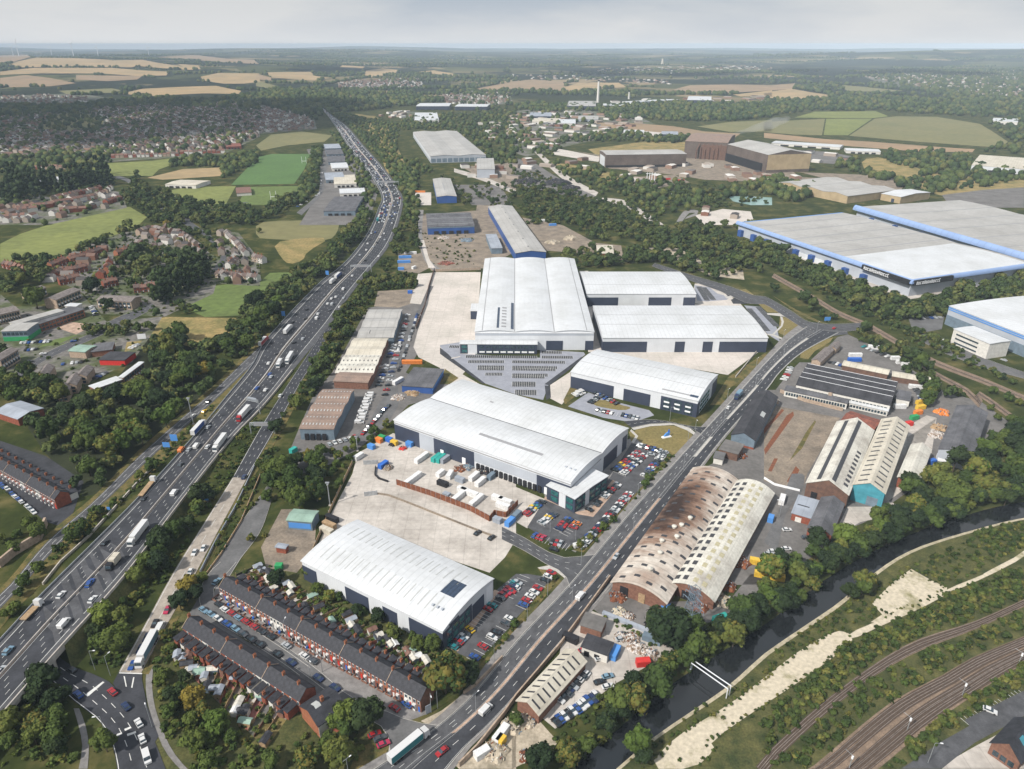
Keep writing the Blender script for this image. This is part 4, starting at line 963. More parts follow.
B = Bld('dark_shed', 's 585,350 735,385 880,110', 6, 'long black-roofed shed running beside the main road opposite the roundabout lawn', 'shed', 'clad_slate', 'roof_dark', 'gable', 1, 3, 'y', over=.5); B.panel('f', 0, 1, 0, 1.2, 'brick_red')
B.patch(.72,.9,.45,.55,'rooflight'); 
B = Bld('store', 's 510,440 625,475 665,415', 4.5, 'small flat light-roofed store in front of the black-roofed shed', 'store', 'clad_rustbrown', 'grey_yard', 'flat', 1, .2, 'x')
B = Bld('store', 's 475,490 530,510 545,470', 3.5, 'smallest pale flat store beside the corner of the main road yard', 'store', 'render_white', 'asphalt_pale', 'flat', 1, .2, 'x')
# factory with north-light roof
B = Bld('factory', 'x 105,350 705,482 770,360', 6.5, 'old factory with four dark saw-tooth roofs divided by white glazing strips', 'factory', 'render_white', 'roof_dark', 'saw', 4, 2.6, 'x', over=.3)
for k_ in range(4): B.patch(0, 1, (k_+.84)/4, (k_+.995)/4, 'sign_white', 'glazing_strip', .4)
B.glz('f', .02, .98, 1.2, 5.5, 26, 1, 'glass'); B.panel('f', .36, .40, 0, 6.5, 'brick_pale', 'stair_bay', 1.2)
B = Bld('office_block', 'x 30,385 430,470 445,440', 4.2, 'long white low frontage of offices before the saw-tooth factory', 'office', 'render_white', 'roof_darkgrey', 'flat', 1, .3, 'x'); B.glz('f', .02, .98, .8, 3.6, 22, 1, 'glass')
B = Bld('office_block', 'x 445,465 690,520 700,495', 3.6, 'white lean-to bays at the far corner of the saw-tooth factory', 'office', 'render_white', 'roof_white', 'flat', 1, .3, 'x'); B.glz('f', .02, .98, .6, 3, 12, 1, 'glass')
B = Bld('annexe', 'x 745,440 830,455 838,400', 4.5, 'white annexe with grey roof at the right end of the saw-tooth factory', 'annexe', 'render_white', 'roof_darkgrey', 'flat', 1, .3, 'x')
for q, lab, rf in (('x 400,225 690,285 700,255', 'cream-roofed lean-to store behind the saw-tooth factory, nearer the parked boats', 'roof_cream'), ('x 720,295 960,335 968,305', 'cream-roofed store standing apart by the railway trees', 'roof_cream')):
    B = Bld('store', q, 4, lab, 'store', 'clad_rustbrown', rf, 'gable', 1, 1, 'x')
B = Bld('brick_workshop', 'x 205,190 260,205 345,125', 4, 'purple-grey roofed low workshop beside the curve of the main road', 'workshop', 'brick_pale', 'tile_grey', 'gable', 1, 1.4, 'y', over=.4)
B = Bld('brick_workshop', 'x 320,110 360,122 390,90', 4, 'smaller grey gabled workshop at the railway bridge end of the yard', 'workshop', 'brick_pale', 'tile_grey', 'gable', 1, 1.4, 'y', over=.4)
# --- riverside scrap dealer
B = Bld('shed', 'o 10,510 105,552 290,345', 4.5, 'cream shed with dark roof slots standing in the riverside car yard', 'shed', 'brick_brown', 'roof_cream', 'gable', 1, 2.6, 'y', over=.5)
for i in range(9): B.patch(.08,.44,.04+i*.105,.065+i*.105,'rooflight_dark'); B.patch(.56,.94,.04+i*.105,.065+i*.105,'rooflight_dark')
B = Bld('shed', 'o 275,285 375,320 405,275', 4, 'dark flat-roofed brick garage behind the cream shed in the car yard', 'shed', 'render_white', 'roof_dark', 'flat', 1, .3, 'x'); B.panel('f', .1, .3, 0, 2.5, 'dark', 'door'); B.panel('f', .5, .7, 0, 2.5, 'dark', 'door')
B = Bld('brick_workshop', 'o 270,200 350,225 380,180', 4, 'grey derelict flat building overgrown beside the stained shed', 'workshop', 'brick_brown', 'grey_yard', 'flat', 1, .2, 'x')
# --- trading estate left of centre
def est(q, h, lab, wall, roof, kind='gable', n=1, rise=1.2, ax='x', cat='shed'): return Bld('industrial_unit', q, h, lab, cat, wall, roof, kind, n, rise, ax)
B = est('f 400,500 540,502 575,392', 5, 'stepped pale grey units at the north end of the trading estate', 'clad_slate', 'roof_grey', 'gable', 3, 1.2)
B.seams((.33,.66), 'rooflight_dark'); B.patch(.3,.32,.1,.2,'rooflight_dark')
B = est('f 355,568 492,572 520,507', 5, 'plain beige double-pitched unit in the middle of the trading estate', 'brick_brown', 'roof_cream', 'gable', 2, 1.2)
B = est('f 314,640 462,642 493,572', 5, 'white unit with rows of small rooflights above the brown-roofed one', 'brick_brown', 'roof_pale_old', 'gable', 2, 1.2); B.lights(9, 4, .03, .06, 'rooflight_dark')
B = est('f 306,674 440,680 462,644', 5, 'narrow grey-brown roofed unit beside the white one with small rooflights', 'brick_brown', 'roof_brown', 'gable', 1, 1.2)
B = est('j 173,150 305,154 385,0', 7, 'largest brown-roofed unit with teal walls and lines of small rooflights', 'clad_slate', 'roof_brown', 'gable', 3, 1.3); B.lights(10, 6, .035, .035, 'rooflight'); B.docks('f', .1, .8, 4, 4)
B.e.rotation_euler.z += 0
B = est('f 575,690 695,700 738,628', 4.5, 'dark flat-roofed unit with blue edging beside the central pale yard', 'clad_blue', 'roof_darkgrey', 'flat', 1, .3); B.panel('r', 0, 1, 3, 4.4, 'clad_brightblue', 'fascia', .3)
B = est('j 122,512 218,520 240,478', 5, 'small green-roofed blue pump house in the cable compound', 'clad_slate', 'roof_green', 'gable', 1, .8, cat='pump house'); B.panel('f', .05, .95, 1, 3.8, 'clad_brightblue', 'shutters')
B = est('j 78,618 115,624 122,610', 3, 'small brick hut with grey roof in the cable compound', 'brick_red', 'roof_bluegrey', 'flat', 1, .2, cat='hut')
# --- middle distance blue works
B = est('f 675,62 860,62 842,10', 9, 'dark blue works with striped light and dark roof, beside the long pale shed', 'clad_blue', 'roof_darkgrey', 'gable', 3, 1.5, cat='works'); B.seams((.12,.3,.5,.66,.84), 'rooflight')
B.panel('f', 0, 1, 7.4, 8.8, 'clad_slate', 'fascia', .3); B.docks('f', .1, .9, 5, 4)
B = est('b 712,655 790,655 765,585', 9, 'narrow blue works with light grey roof and blue gable beyond the striped works', 'clad_blue', 'roof_grey', 'gable', 1, 1.5, 'y', 'works'); B.patch(.45,.5,.3,.7,'seam','roof_vent')
B = est('w 515,252 546,252 512,206', 9, 'long pale grey shed with blue walls reaching back from the tallest warehouse', 'clad_blue', 'roof_grey', 'gable', 1, 2, 'y', 'works'); B.lights(1, 7, .05, .012, 'rooflight_dark')
B = est('f 925,145 970,150 945,95', 6, 'small grey lean-to on the yard side of the long pale shed', 'clad_slate', 'roof_bluegrey', 'flat', 1, .3, 'x', 'works') 
B = est('b 690,502 905,492 790,398', 12, 'very large tan-grey roofed depot far up the motorway', 'clad_grey', 'roof_grey', 'gable', 2, 2, 'y', 'depot'); B.panel('l', 0, 1, 5, 11, 'clad_white'); 
for i in range(10): B.panel('f', i*.1+.01, i*.1+.09, 1, 8, 'clad_slate', 'loading_door')
B = est('b 870,540 940,548 935,505', 14, 'square grey tank house at the corner of the very large depot', 'clad_grey', 'roof_grey', 'flat', 1, .2, cat='tank house')
for i, (q, h, w_, r_, lab) in enumerate((
  ('g 335,165 400,172 395,140', 7, 'brick_red', 'roof_cream', 'red brick building at the end of the spoil heaps'),
  ('b 265,715 390,712 425,655', 6, 'clad_slate', 'roof_darkgrey', 'wide dark grey roof at the near end of the estate beside the motorway'),
  ('b 330,640 430,640 425,622', 5, 'render_white', 'roof_white', 'white-roofed low shed second from the near end beside the motorway'),
  ('b 308,608 395,605 388,570', 5, 'render_white', 'roof_cream', 'cream-roofed shed in the middle of the estate beside the motorway'),
  ('b 275,590 350,588 340,560', 5, 'clad_slate', 'roof_bluegrey', 'blue-grey roofed shed nearest the playing fields'),
  ('b 300,545 365,542 355,522', 5, 'render_white', 'roof_white', 'white-roofed shed beyond the cream one beside the motorway'),
  ('b 285,520 352,518 345,495', 5, 'clad_slate', 'roof_darkgrey', 'dark-roofed shed near the far end of the estate beside the motorway'),
  ('b 280,492 345,488 335,470', 5, 'clad_slate', 'roof_darkgrey', 'dark-roofed shed second from the far end beside the motorway'),
  ('b 275,470 335,465 325,448', 5, 'clad_slate', 'roof_bluegrey', 'farthest blue-grey shed of the estate beside the motorway'),
  ('b 630,300 760,300 770,288', 12, 'clad_navy', 'roof_white', 'far navy distribution shed with white roof, left of a pair'),
  ('b 785,300 910,302 922,292', 12, 'clad_navy', 'roof_white', 'far navy distribution shed with white roof, right of a pair'),
  ('b 625,350 720,355 712,325', 6, 'render_white', 'roof_white', 'white depot below the pair of far navy distribution sheds'),
  ('a 650,608 770,612 768,592', 5, 'render_white', 'roof_cream', 'long cream sports hall beside the playing fields'),
  ('a 932,645 990,640 985,618', 4, 'render_white', 'tile_red', 'red-roofed clubhouse on the playing fields'),
  ('a 890,460 950,458 945,445', 5, 'brick_red', 'roof_rust', 'red-roofed hall at the edge of the town'),
  ('a 140,600 290,592 285,575', 6, 'render_white', 'roof_white', 'flat-roofed white school above the poplars'),
  ('d 820,530 1024,548 1040,505', 9, 'clad_white', 'roof_cream', 'pale shed with a blue door on the right beyond the wooded hill'),
  ('d 325,475 460,480 462,470', 5, 'render_white', 'roof_white', 'long white shed at the foot of the brown field'),
  ('d 30,445 300,462 300,452', 5, 'render_white', 'roof_white', 'very long low white shed beside the steelworks'),
  ('c 360,292 440,298 440,290', 10, 'clad_navy', 'roof_white', 'far white-roofed shed at the foot of the tall chimney'),
  ('c 690,275 785,277 785,262', 14, 'clad_navy', 'roof_white', 'far navy and white hall beyond the wooded valley'),
  ('c 470,285 640,275 640,270', 10, 'clad_white', 'roof_white', 'long far white hall right of the chimney'),
  ('c 220,290 330,300 330,280', 12, 'clad_navy', 'roof_grey', 'far navy shed left of the chimney'),
  ('c 440,398 520,404 520,394', 6, 'render_white', 'roof_white', 'white-roofed unit beside the dry field, left of two'),
  ('c 590,408 655,412 652,400', 7, 'clad_navy', 'roof_bluegrey', 'navy and grey unit beside the dry field, right of two'),
  ('c 70,335 155,340 155,325', 7, 'clad_navy', 'roof_bluegrey', 'dark far unit on the left of the industrial plain'),
  ('c 180,365 250,368 250,352', 7, 'render_white', 'roof_white', 'white far unit on the industrial plain'),
  ('c 260,350 340,352 340,338', 7, 'clad_grey', 'roof_grey', 'grey far unit on the industrial plain'),
  ('c 80,358 190,362 190,348', 6, 'render_white', 'roof_cream', 'cream far unit on the industrial plain'),
  ('d 900,358 1000,362 1000,350', 8, 'render_white', 'roof_white', 'white far shed below the right-hand town'),
  ('h 1040,10 1100,25 1110,5', 8, 'render_white', 'roof_grey', 'grey shed beyond the right edge'))):
    B = est(q, h, lab, w_, r_, 'gable' if h < 9 else 'flat', 1, 1.0)
    if h >= 5: B.docks('f', .1, .9, 4, 3)
# --- beige sheds below the wooded hill
B = est('d 60,600 330,655 510,628', 10, 'beige-walled grey-roofed rolling mill below the wooded hill', 'clad_beige', 'roof_grey', 'gable', 3, 2.5, 'y', 'mill')
B = est('d 390,655 540,658 655,640', 9, 'smaller beige mill with white roof to the right of the long one', 'clad_beige', 'roof_white', 'gable', 1, 2, 'x', 'mill'); B.panel('f', .55, .7, 0, 5, 'clad_navy', 'door')
# --- the steelworks
B = Bld('steelworks', 'c 372,492 688,488 700,470', 22, 'long low pale hall of the steelworks joining its tall melting shop', 'steelworks', 'clad_steel', 'roof_grey', 'flat', 1, 1.5, 'x'); B.panel('l', .1, .8, 0, 17, 'clad_white', 'door'); B.panel('f', 0, 1, 0, 4, 'dark', 'base_wall')
B = Bld('steelworks', 'c 690,432 850,445 880,412', 31, 'tall grey melting shop of the steelworks with soot-black ducts', 'steelworks', 'clad_steel', 'roof_brown', 'gable', 1, 5, 'x')
B.panel('f', .4, 1, 0, 26, 'clad_rustbrown', 'ductwork', 5)
for i in range(6):
    w_ = MB(); w_.bar((B.L*(.3+.1*i), -6, 0), (B.L*(.3+.1*i), -6, 16+6*(i % 2)), 1.3, 1.3, 8); w_.bar((B.L*(.3+.1*i), -6, 16), (B.L*(.3+.1*i)+6, 3, 31), 1.3, 1.3, 8); w_.build('duct', M['clad_rustbrown'], B.e)
B = Bld('steelworks', 'c 850,450 1010,492 1075,462', 30, 'broad beige casting hall of the steelworks to the right of its melting shop', 'steelworks', 'clad_steel', 'roof_grey', 'gable', 1, 7, 'x'); B.panel('r', 0, 1, 5, 30, 'clad_beige'); B.panel('f', 0, .9, 0, 14, 'dark', 'base_wall', 2)
# --- station building at the bottom right
B = Bld('station_building', 'p 905,655 1010,740 1100,640', 5, 'slate-roofed brick building with skylight at the bottom right corner', 'building', 'brick_brown', 'slate', 'gable', 1, 4, 'y', over=.5); B.patch(.6,.8,.3,.45,'clad_teal','rooflight'); B.glz('f', .1, .9, .5, 3.5, 3, 1, 'glass')
# --- flats, shops and garages of the west estate
def flats(q, lab, h=8, n=8, roof='tile_grey', wall='brick_pale', rise=1.6):
    B = Bld('apartment_block', q, h, lab, 'flats', wall, roof, 'gable', 1, rise, 'x'); B.glz('f', .02, .98, .6, h-.3, n, int(h//2.7), 'glass'); B.glz('b', .02, .98, .6, h-.3, n, int(h//2.7), 'glass')
    for i in range(n): B.panel('f', (i+.4)/n, (i+.62)/n, 3, 4.2, 'sign_white', 'balcony', .9)
    return B
flats('e 485,660 565,600 560,590', 'white-roofed block of flats nearest the wood, upper of two', 8, 8, 'roof_white', 'brick_brown', .2)
flats('e 375,705 480,668 475,650', 'white-roofed block of flats nearest the wood, lower of two', 7, 8, 'roof_white', 'brick_brown', .2)
flats('e 220,355 315,315 310,295', 'grey-roofed flats facing the shops across the road', 8, 8)
flats('e 270,360 270,360 270,360', 'x') if 0 else None
flats('e -10,415 75,395 70,375', 'grey-roofed flats at the left edge above the shops', 8, 8)
flats('e 0,592 70,550 60,530', 'grey-roofed flats at the left edge below the shops', 8, 7)
flats('e 120,330 180,305 175,290', 'short grey-roofed flats beside the round tree', 7, 5)
flats('e 380,355 515,362 515,340', 'grey-brown maisonettes at the junction of the estate road', 7, 8)
B = Bld('shopping_parade', 'e 5,478 105,475 115,445', 8, 'flat grey-topped corner shop block with bright green fascia', 'shops', 'clad_slate', 'roof_grey', 'flat', 1, .3, 'x'); B.panel('f', 0, 1, .2, 3.4, 'green', 'shopfront', .4); B.panel('r', 0, 1, .2, 3.4, 'green', 'shopfront', .4); B.glz('f', 0, 1, 4, 7.6, 6, 1, 'glass')
B = Bld('shopping_parade', 'e 125,460 330,392 325,365', 6, 'long parade of shops with orange-red fronts', 'shops', 'brick_orange', 'roof_darkgrey', 'flat', 1, .3, 'x'); B.glz('f', .02, .98, .3, 5.6, 14, 2, 'glass')
B = Bld('shopping_parade', 'e 60,452 250,398 235,388', 8, 'pale upper storey range behind the parade of shops', 'shops', 'render_white', 'roof_grey', 'flat', 1, .3, 'x')
B = Bld('hall', 'e 270,555 335,560 365,535', 5, 'green-roofed brick hall beside the estate road', 'hall', 'brick_pale', 'roof_green', 'gable', 1, .8, 'x')
B = Bld('hall', 'e 365,545 440,550 450,520', 4, 'grey flat-roofed club behind the green-roofed hall', 'hall', 'brick_brown', 'roof_darkgrey', 'flat', 1, .2, 'x')
B = Bld('hall', 'e 390,590 490,592 500,560', 4, 'dark flat-roofed club with a bright red front wall', 'hall', 'red', 'roof_dark', 'flat', 1, .2, 'x')
for q, lab in (('e 150,645 190,650 215,615', 'grey gabled house beside the estate road, left of the group'), ('e 305,645 340,655 370,620', 'grey gabled house beside the estate road, right of the group'), ('e 260,680 300,690 325,650', 'grey gabled house of the group nearest the white-roofed flats'), ('e 230,715 265,722 280,690', 'grey gabled house nearest the trees below the flats')):
    B = Bld('house', q, 5.5, lab, 'house', 'brick_pale', 'tile_grey', 'gable', 1, 2.2, 'y', over=.3); B.glz('f', .1, .9, .6, 5.2, 2, 2, 'glass')
B = Bld('hall', 'i -20,85 70,115 130,60', 4.5, 'grey-roofed building with brick walls at the left edge above the terrace', 'hall', 'brick_red', 'roof_bluegrey', 'gable', 1, 1.4, 'x')
B = Bld('store', 'e 255,378 300,380 300,368', 5, 'small white box-shaped building at the road junction', 'store', 'render_white', 'roof_white', 'flat', 1, .2, 'x')
B = Bld('school', 'e 680,240 690,243 692,235', 4, 'x', 'school', 'render_white', 'roof_white', 'flat', 1, .2) if 0 else None
# ------------------------------------------------------------------ trees
G1 = [(0,(.027,.046,.011)), (.25,(.038,.062,.014)), (.5,(.054,.080,.017)), (.76,(.070,.092,.019)), (.95,(.095,.105,.023)), (.995,(.12,.10,.022))]
for e_ in G1[1:]: pass
leafmat('leaf', [(p, c) for p, c in G1])
leafmat('leaf_bright', [(0,(.05,.085,.015)), (.3,(.065,.10,.018)), (.6,(.085,.12,.022)), (.85,(.11,.13,.026)), (1,(.14,.135,.03))])
leafmat('leaf_yellow', [(0,(.12,.115,.022)), (.5,(.16,.12,.02)), (1,(.13,.13,.028))])
leafmat('leaf_dark', [(0,(.014,.027,.010)), (.5,(.021,.036,.012)), (1,(.031,.047,.014))])
leafmat('leaf_scrub', [(0,(.026,.044,.011)), (.4,(.042,.064,.014)), (.72,(.070,.088,.019)), (.95,(.13,.12,.03)), (1,(.04,.058,.013))])
leafmat('leaf_far', [(0,(.024,.042,.014)), (.4,(.040,.062,.018)), (.75,(.068,.088,.024)), (1,(.10,.10,.03))])
mat('bark', (.09,.07,.05), .9, 0, var=.4, scale=2)
def crown_geo(r, nclump, ncard, csize, shape='round', seed=0, core=True):
    """quads of a crown of unit height-ish: radius 1 about the origin at z=0..; returns V (n,3), F quads, T tint"""
    q = np.random.default_rng(seed); V = []; T = []
    cl = []
    for i in range(nclump):
        if shape == 'poplar':
            z = q.uniform(.1, 2.9); rr = .42*math.sin(PI*min(1, (z+.35)/3.4))**.7; a = q.uniform(0, 2*PI); cl.append((rr*.55*math.cos(a), rr*.55*math.sin(a), z, .28+.1*q.random()))
        else:
            a = q.uniform(0, 2*PI); z = q.uniform(-.45, .75); d = math.sqrt(max(0, 1-z*z))*q.uniform(.35, .78); cl.append((d*math.cos(a), d*math.sin(a), z*.72, q.uniform(.28, .5)))
    if shape != 'poplar': cl.append((0, 0, .25, .55))
    for (cx, cy, cz, cr) in cl:
        n = max(3, int(ncard*(cr/.4)**2)); d = q.normal(size=(n, 3)); d /= np.linalg.norm(d, axis=1)[:, None]
        d[:, 2] = np.where(d[:, 2] < -.5, -d[:, 2], d[:, 2])
        c = np.array([cx, cy, cz])+d*cr*q.uniform(.82, 1.12, (n, 1))
        nn = d+q.normal(size=(n, 3))*.38; nn /= np.linalg.norm(nn, axis=1)[:, None]
        t = np.cross(nn, q.normal(size=(n, 3))); t /= np.linalg.norm(t, axis=1)[:, None]; b = np.cross(nn, t)
        s = csize*q.uniform(.6, 1.3, (n, 1)); s2 = s*q.uniform(.6, 1, (n, 1))
        V.append(np.stack([c-t*s-b*s2*.4, c+t*s*.3-b*s2, c+t*s+b*s2*.4, c-t*s*.3+b*s2], 1))
        T.append(np.repeat(q.normal(0, .035), n)+q.normal(0, .03, n))
    V = np.concatenate(V).reshape(-1, 3); T = np.concatenate(T); F_ = np.arange(len(V)).reshape(-1, 4)
    if core:   # dense twigs inside: a lumpy closed body
        m = []; ft = []; nb = len(V)
        nu, nv = 8, 5
        for (cx, cy, cz, cr) in cl:
            k = nb+len(m)
            for j in range(nv):
                ph = -PI/2+PI*j/(nv-1)
                for i in range(nu):
                    th = 2*PI*i/nu; rr = cr*.86*(1+.1*math.sin(i*3+j*5+cx*9)); m.append((cx+rr*math.cos(ph)*math.cos(th), cy+rr*math.cos(ph)*math.sin(th), cz+rr*math.sin(ph)))
            for j in range(nv-1):
                for i in range(nu): ft.append((k+j*nu+i, k+j*nu+(i+1) % nu, k+(j+1)*nu+(i+1) % nu, k+(j+1)*nu+i))
        V = np.concatenate([V, np.array(m)]); F_ = np.concatenate([F_, np.array(ft)]); T = np.concatenate([T, np.full(len(ft), -.02)])
    return V, F_, T
def trunk_mb(hh, r, spread=.6):
    mb = MB(); mb.bar((0,0,-.3), (0,0,hh*.75), r, r*.6, 7)
    for i in range(5):
        a = i*1.3; mb.bar((0,0,hh*(.45+.05*i)), (math.cos(a)*spread*hh*.4, math.sin(a)*spread*hh*.4, hh*(.85+.05*i)), r*.4, r*.12, 5)
    return mb
TREEKIND = {}
def mk_kind(key, mname, shape, seeds, ncl, ncard, cs):
    out = []
    for sd in seeds:
        V, Fq, T = crown_geo(1, ncl, ncard, cs, shape, sd)
        if shape == 'poplar': V = V*np.array([1, 1, 1])+np.array([0, 0, .25]); base = .3
        else: V = V*np.array([1, 1, .95])+np.array([0, 0, 1.15]); base = .9
        V = np.concatenate([V]); me = npmesh('crown', V, Fq, M[mname], T)
        tm = trunk_mb(1.3 if shape != 'poplar' else 1.2, .055 if shape != 'poplar' else .04).mesh('trunk'); tm.materials.append(M['bark'])
        out.append((me, tm))
    TREEKIND[key] = out
mk_kind('broad', 'leaf', 'round', range(1, 7), 16, 42, .115)
mk_kind('bright', 'leaf_bright', 'round', range(11, 14), 16, 42, .115)
mk_kind('yellow', 'leaf_yellow', 'round', range(21, 23), 14, 40, .115)
mk_kind('dark', 'leaf_dark', 'round', range(31, 34), 15, 42, .115)
mk_kind('poplar', 'leaf_dark', 'poplar', range(41, 44), 18, 26, .11)
KW = dict(broad='green broadleaf tree', bright='light green tree', yellow='yellow-leaved tree', dark='dark green tree', poplar='tall narrow poplar')
def put_tree(key, x, y, r, label=None, group=None, z=0):
    me, tm = random.choice(TREEKIND[key]); e = empty('poplar_tree' if key == 'poplar' else 'tree', (x, y, z), random.uniform(0, 6.28)); s = r*random.uniform(.92, 1.1)
    e.scale = (r, r, s) if key != 'poplar' else (r, r, r)
    c = bpy.data.objects.new('crown', me); C.objects.link(c); c.parent = e
    t = bpy.data.objects.new('trunk', tm); C.objects.link(t); t.parent = e
    e['category'] = 'tree'
    if label: e['label'] = label
    if group: e['group'] = group
    return e
SINGLE = []
# far crowns for the mass
LOD = {1: [crown_geo(1, 8, 11, .24, 'round', 50+i) for i in range(5)], 2: [crown_geo(1, 3, 5, .5, 'round', 60+i, core=False) for i in range(4)]}
def lump(seed):
    q = np.random.default_rng(seed); V = []; nu, nv = 6, 4
    for j in range(nv):
        ph = -.9+(PI/2+.9)*j/(nv-1)
        for i in range(nu):
            th = 2*PI*i/nu+.4*j; r = 1*(q.uniform(.8, 1.2)); V.append((r*math.cos(ph)*math.cos(th), r*math.cos(ph)*math.sin(th), r*math.sin(ph)*.9))
    Fq = [(j*nu+i, j*nu+(i+1) % nu, (j+1)*nu+(i+1) % nu, (j+1)*nu+i) for j in range(nv-1) for i in range(nu)]
    return np.array(V), np.array(Fq), np.zeros(len(Fq))
L3 = [lump(i) for i in range(5)]
SHR = [crown_geo(1, 4, 12, .33, 'round', 80+i, core=False) for i in range(4)]
LPOP = [crown_geo(1, 9, 7, .17, 'poplar', 90+i) for i in range(3)]
def mass(name, P, R, mname, label, cat, tmpl, zs=None, sub=1.0, hz_=1.0, kind='stuff'):
    """one object: many crowns merged"""
    Vs = []; Fs = []; Ts = []; nb = 0; n = len(P)
    if n == 0: return
    idx = rng.integers(0, len(tmpl), n); ang = rng.uniform(0, 2*PI, n)
    for k in range(len(tmpl)):
        s = np.where(idx == k)[0]
        if not len(s): continue
        V, Fq, T = tmpl[k]; c, sn = np.cos(ang[s]), np.sin(ang[s]); r = R[s]
        X = (V[None, :, 0]*c[:, None]-V[None, :, 1]*sn[:, None])*r[:, None]+P[s, 0][:, None]
        Y = (V[None, :, 0]*sn[:, None]+V[None, :, 1]*c[:, None])*r[:, None]+P[s, 1][:, None]
        Z = (V[None, :, 2]+sub)*r[:, None]*hz_+hgt(P[s, 0], P[s, 1])[:, None]
        VV = np.stack([X, Y, Z], 2).reshape(-1, 3); FF = (Fq[None]+(np.arange(len(s))*len(V))[:, None, None]).reshape(-1, Fq.shape[1])+nb
        TT = (T[None]+rng.uniform(0, 1, len(s))[:, None]).ravel()
        Vs.append(VV); Fs.append(FF); Ts.append(np.mod(TT, 1)*.97); nb += len(VV)
    me = npmesh(name, np.concatenate(Vs), np.concatenate(Fs), M[mname], np.concatenate(Ts)); o = bpy.data.objects.new(name, me); C.objects.link(o)
    tag(o, label, cat, None, kind); return o
def scatter(P, sp, jit=.45):
    P = GP(P) if isinstance(P, str) else P
    xs = [p.x for p in P]; ys = [p.y for p in P]
    X, Y = np.meshgrid(np.arange(min(xs), max(xs)+sp, sp), np.arange(min(ys), max(ys)+sp, sp)); X = X.ravel().astype(float); Y = Y.ravel().astype(float)
    X += rng.uniform(-jit, jit, X.size)*sp; Y += rng.uniform(-jit, jit, X.size)*sp
    k = inpoly(P, X, Y); return np.stack([X[k], Y[k]], 1)
def line_pts(P, sp, w=2):
    P = GP(P); out = []
    for i in range(len(P)-1):
        n = max(1, int((P[i+1]-P[i]).length/sp))
        for k in range(n):
            q = P[i].lerp(P[i+1], k/n); out.append((q.x+random.uniform(-w, w), q.y+random.uniform(-w, w)))
    return np.array(out)
CAND = []   # (dist, x, y, r, key, zone)
KEYS = ['broad']*15+['bright']*3+['yellow']*1+['dark']*7
def zone(s, sp, r, where, keys=None, prob=1.0, line=False, w=2):
    P = line_pts(s, sp, w) if line else scatter(s, sp)
    for x, y in P:
        if random.random() > prob: continue
        if river_hit(x, y): continue
        CAND.append((math.hypot(x, y), x, y, r*random.choice((.55,.7,.8,.9,1,1.1,1.3)), random.choice(keys or KEYS), where))
_rv = [(p.x, p.y) for p in river.l]+[(p.x, p.y) for p in reversed(river.r)]
_ways = [_rv]
for s_, k0, k1 in ((rw1, -.05, 1.05), (rw2, -.02, 1.02), (rw3, -.9, 1.9), (rw4, -.5, 1.5), (mw, 0, 1), (cr, -.2, 1.08), (rs1, -.1, 1.1), (rs2, -.15, 1.15), (ls, -.1, 1.2), (terr, 0, 1), (gr, 0, 1.05)):
    _ways.append([(s_.at(i, k0).x, s_.at(i, k0).y) for i in range(s_.n)]+[(s_.at(i, k1).x, s_.at(i, k1).y) for i in range(s_.n-1, -1, -1)])
_bb = [(min(p[0] for p in w), max(p[0] for p in w), min(p[1] for p in w), max(p[1] for p in w)) for w in _ways]
def river_hit(x, y):
    return any(b[0] < x < b[1] and b[2] < y < b[3] and bool(inpoly(w, np.array([x]), np.array([y]))[0]) for w, b in zip(_ways, _bb))
# woods and belts: (area in the picture, spacing, crown radius, where)
zone('e 700,490 590,520 590,650 500,740 300,745 150,730 20,735 i 0,10 140,60 110,150 180,260 280,350 330,430 430,390 600,235 760,95 840,5 e 1000,600 1024,520 f 40,505 230,300 350,190 430,90 465,0 430,30 340,110 290,170 150,250 40,340 e 960,410 870,520 780,560', 8.5, 5.2, 'in the wood west of the motorway')
zone('i 250,560 330,490 480,420 600,290 640,250 610,310 450,470 330,590 230,660 100,768 60,768 190,640', 7, 3.6, 'on the bank between the left sliproad and the motorway')
zone('i 0,600 60,560 180,500 190,560 60,700 0,740 m 0,40 0,0 60,0', 7, 4.4, 'by the ruined wall at the left edge')
zone('m 0,240 0,60 80,0 190,0 100,110', 6.5, 4, 'left of the motorway at the left edge')
zone('i 500,768 620,660 700,560 720,480 800,400 830,430 760,560 700,640 600,768 m 500,-5 600,-5 540,150 480,330 400,350 310,250 330,180 430,90', 6.5, 4.3, 'between the motorway and the concrete sliproad')
zone('m 0,620 180,430 280,480 270,560 290,700 310,768 0,768', 6.5, 4.2, 'below the motorway bridge in the bottom left corner')
zone('m 370,690 440,700 450,768 350,768', 5, 3, 'beside the footpath near the roundabout')
zone('m 640,260 690,210 700,290 660,360 700,420 780,430 830,520 900,600 980,700 1024,768 780,768 690,690 640,560 600,420', 7, 3.4, 'on the rough ground below the brick terraces', prob=.75)
zone('m 735,70 790,20 815,0 770,150 700,190 690,150', 5.5, 3.3, 'beside the concrete sliproad at the end of the terrace street')
zone('n 260,640 380,570 440,620 400,680 370,768 180,768', 6, 3.8, 'in the gardens at the terrace corner')
zone('n 0,700 80,640 100,768 0,768', 6, 3.2, 'in the gardens at the bottom edge')
zone('f 430,270 620,250 640,310 560,320 470,320 460,370 380,470 330,560 300,640 260,700 200,768 j 130,100 60,300 0,330 0,240 60,120 150,0 f 140,740 200,600 300,440', 7, 3.6, 'on the strip between the motorway and the trading estate', prob=.8)
zone('f 490,220 560,60 600,0 640,0 640,160 600,175 560,190 550,250 500,250', 8, 3.6, 'on the strip between the motorway and the long pale shed', prob=.6)
zone('b 560,530 640,560 640,760 600,768 570,640 500,520 430,450 360,370 300,335 340,330 420,400 500,480', 9, 4.5, 'along the right side of the motorway', prob=.75)
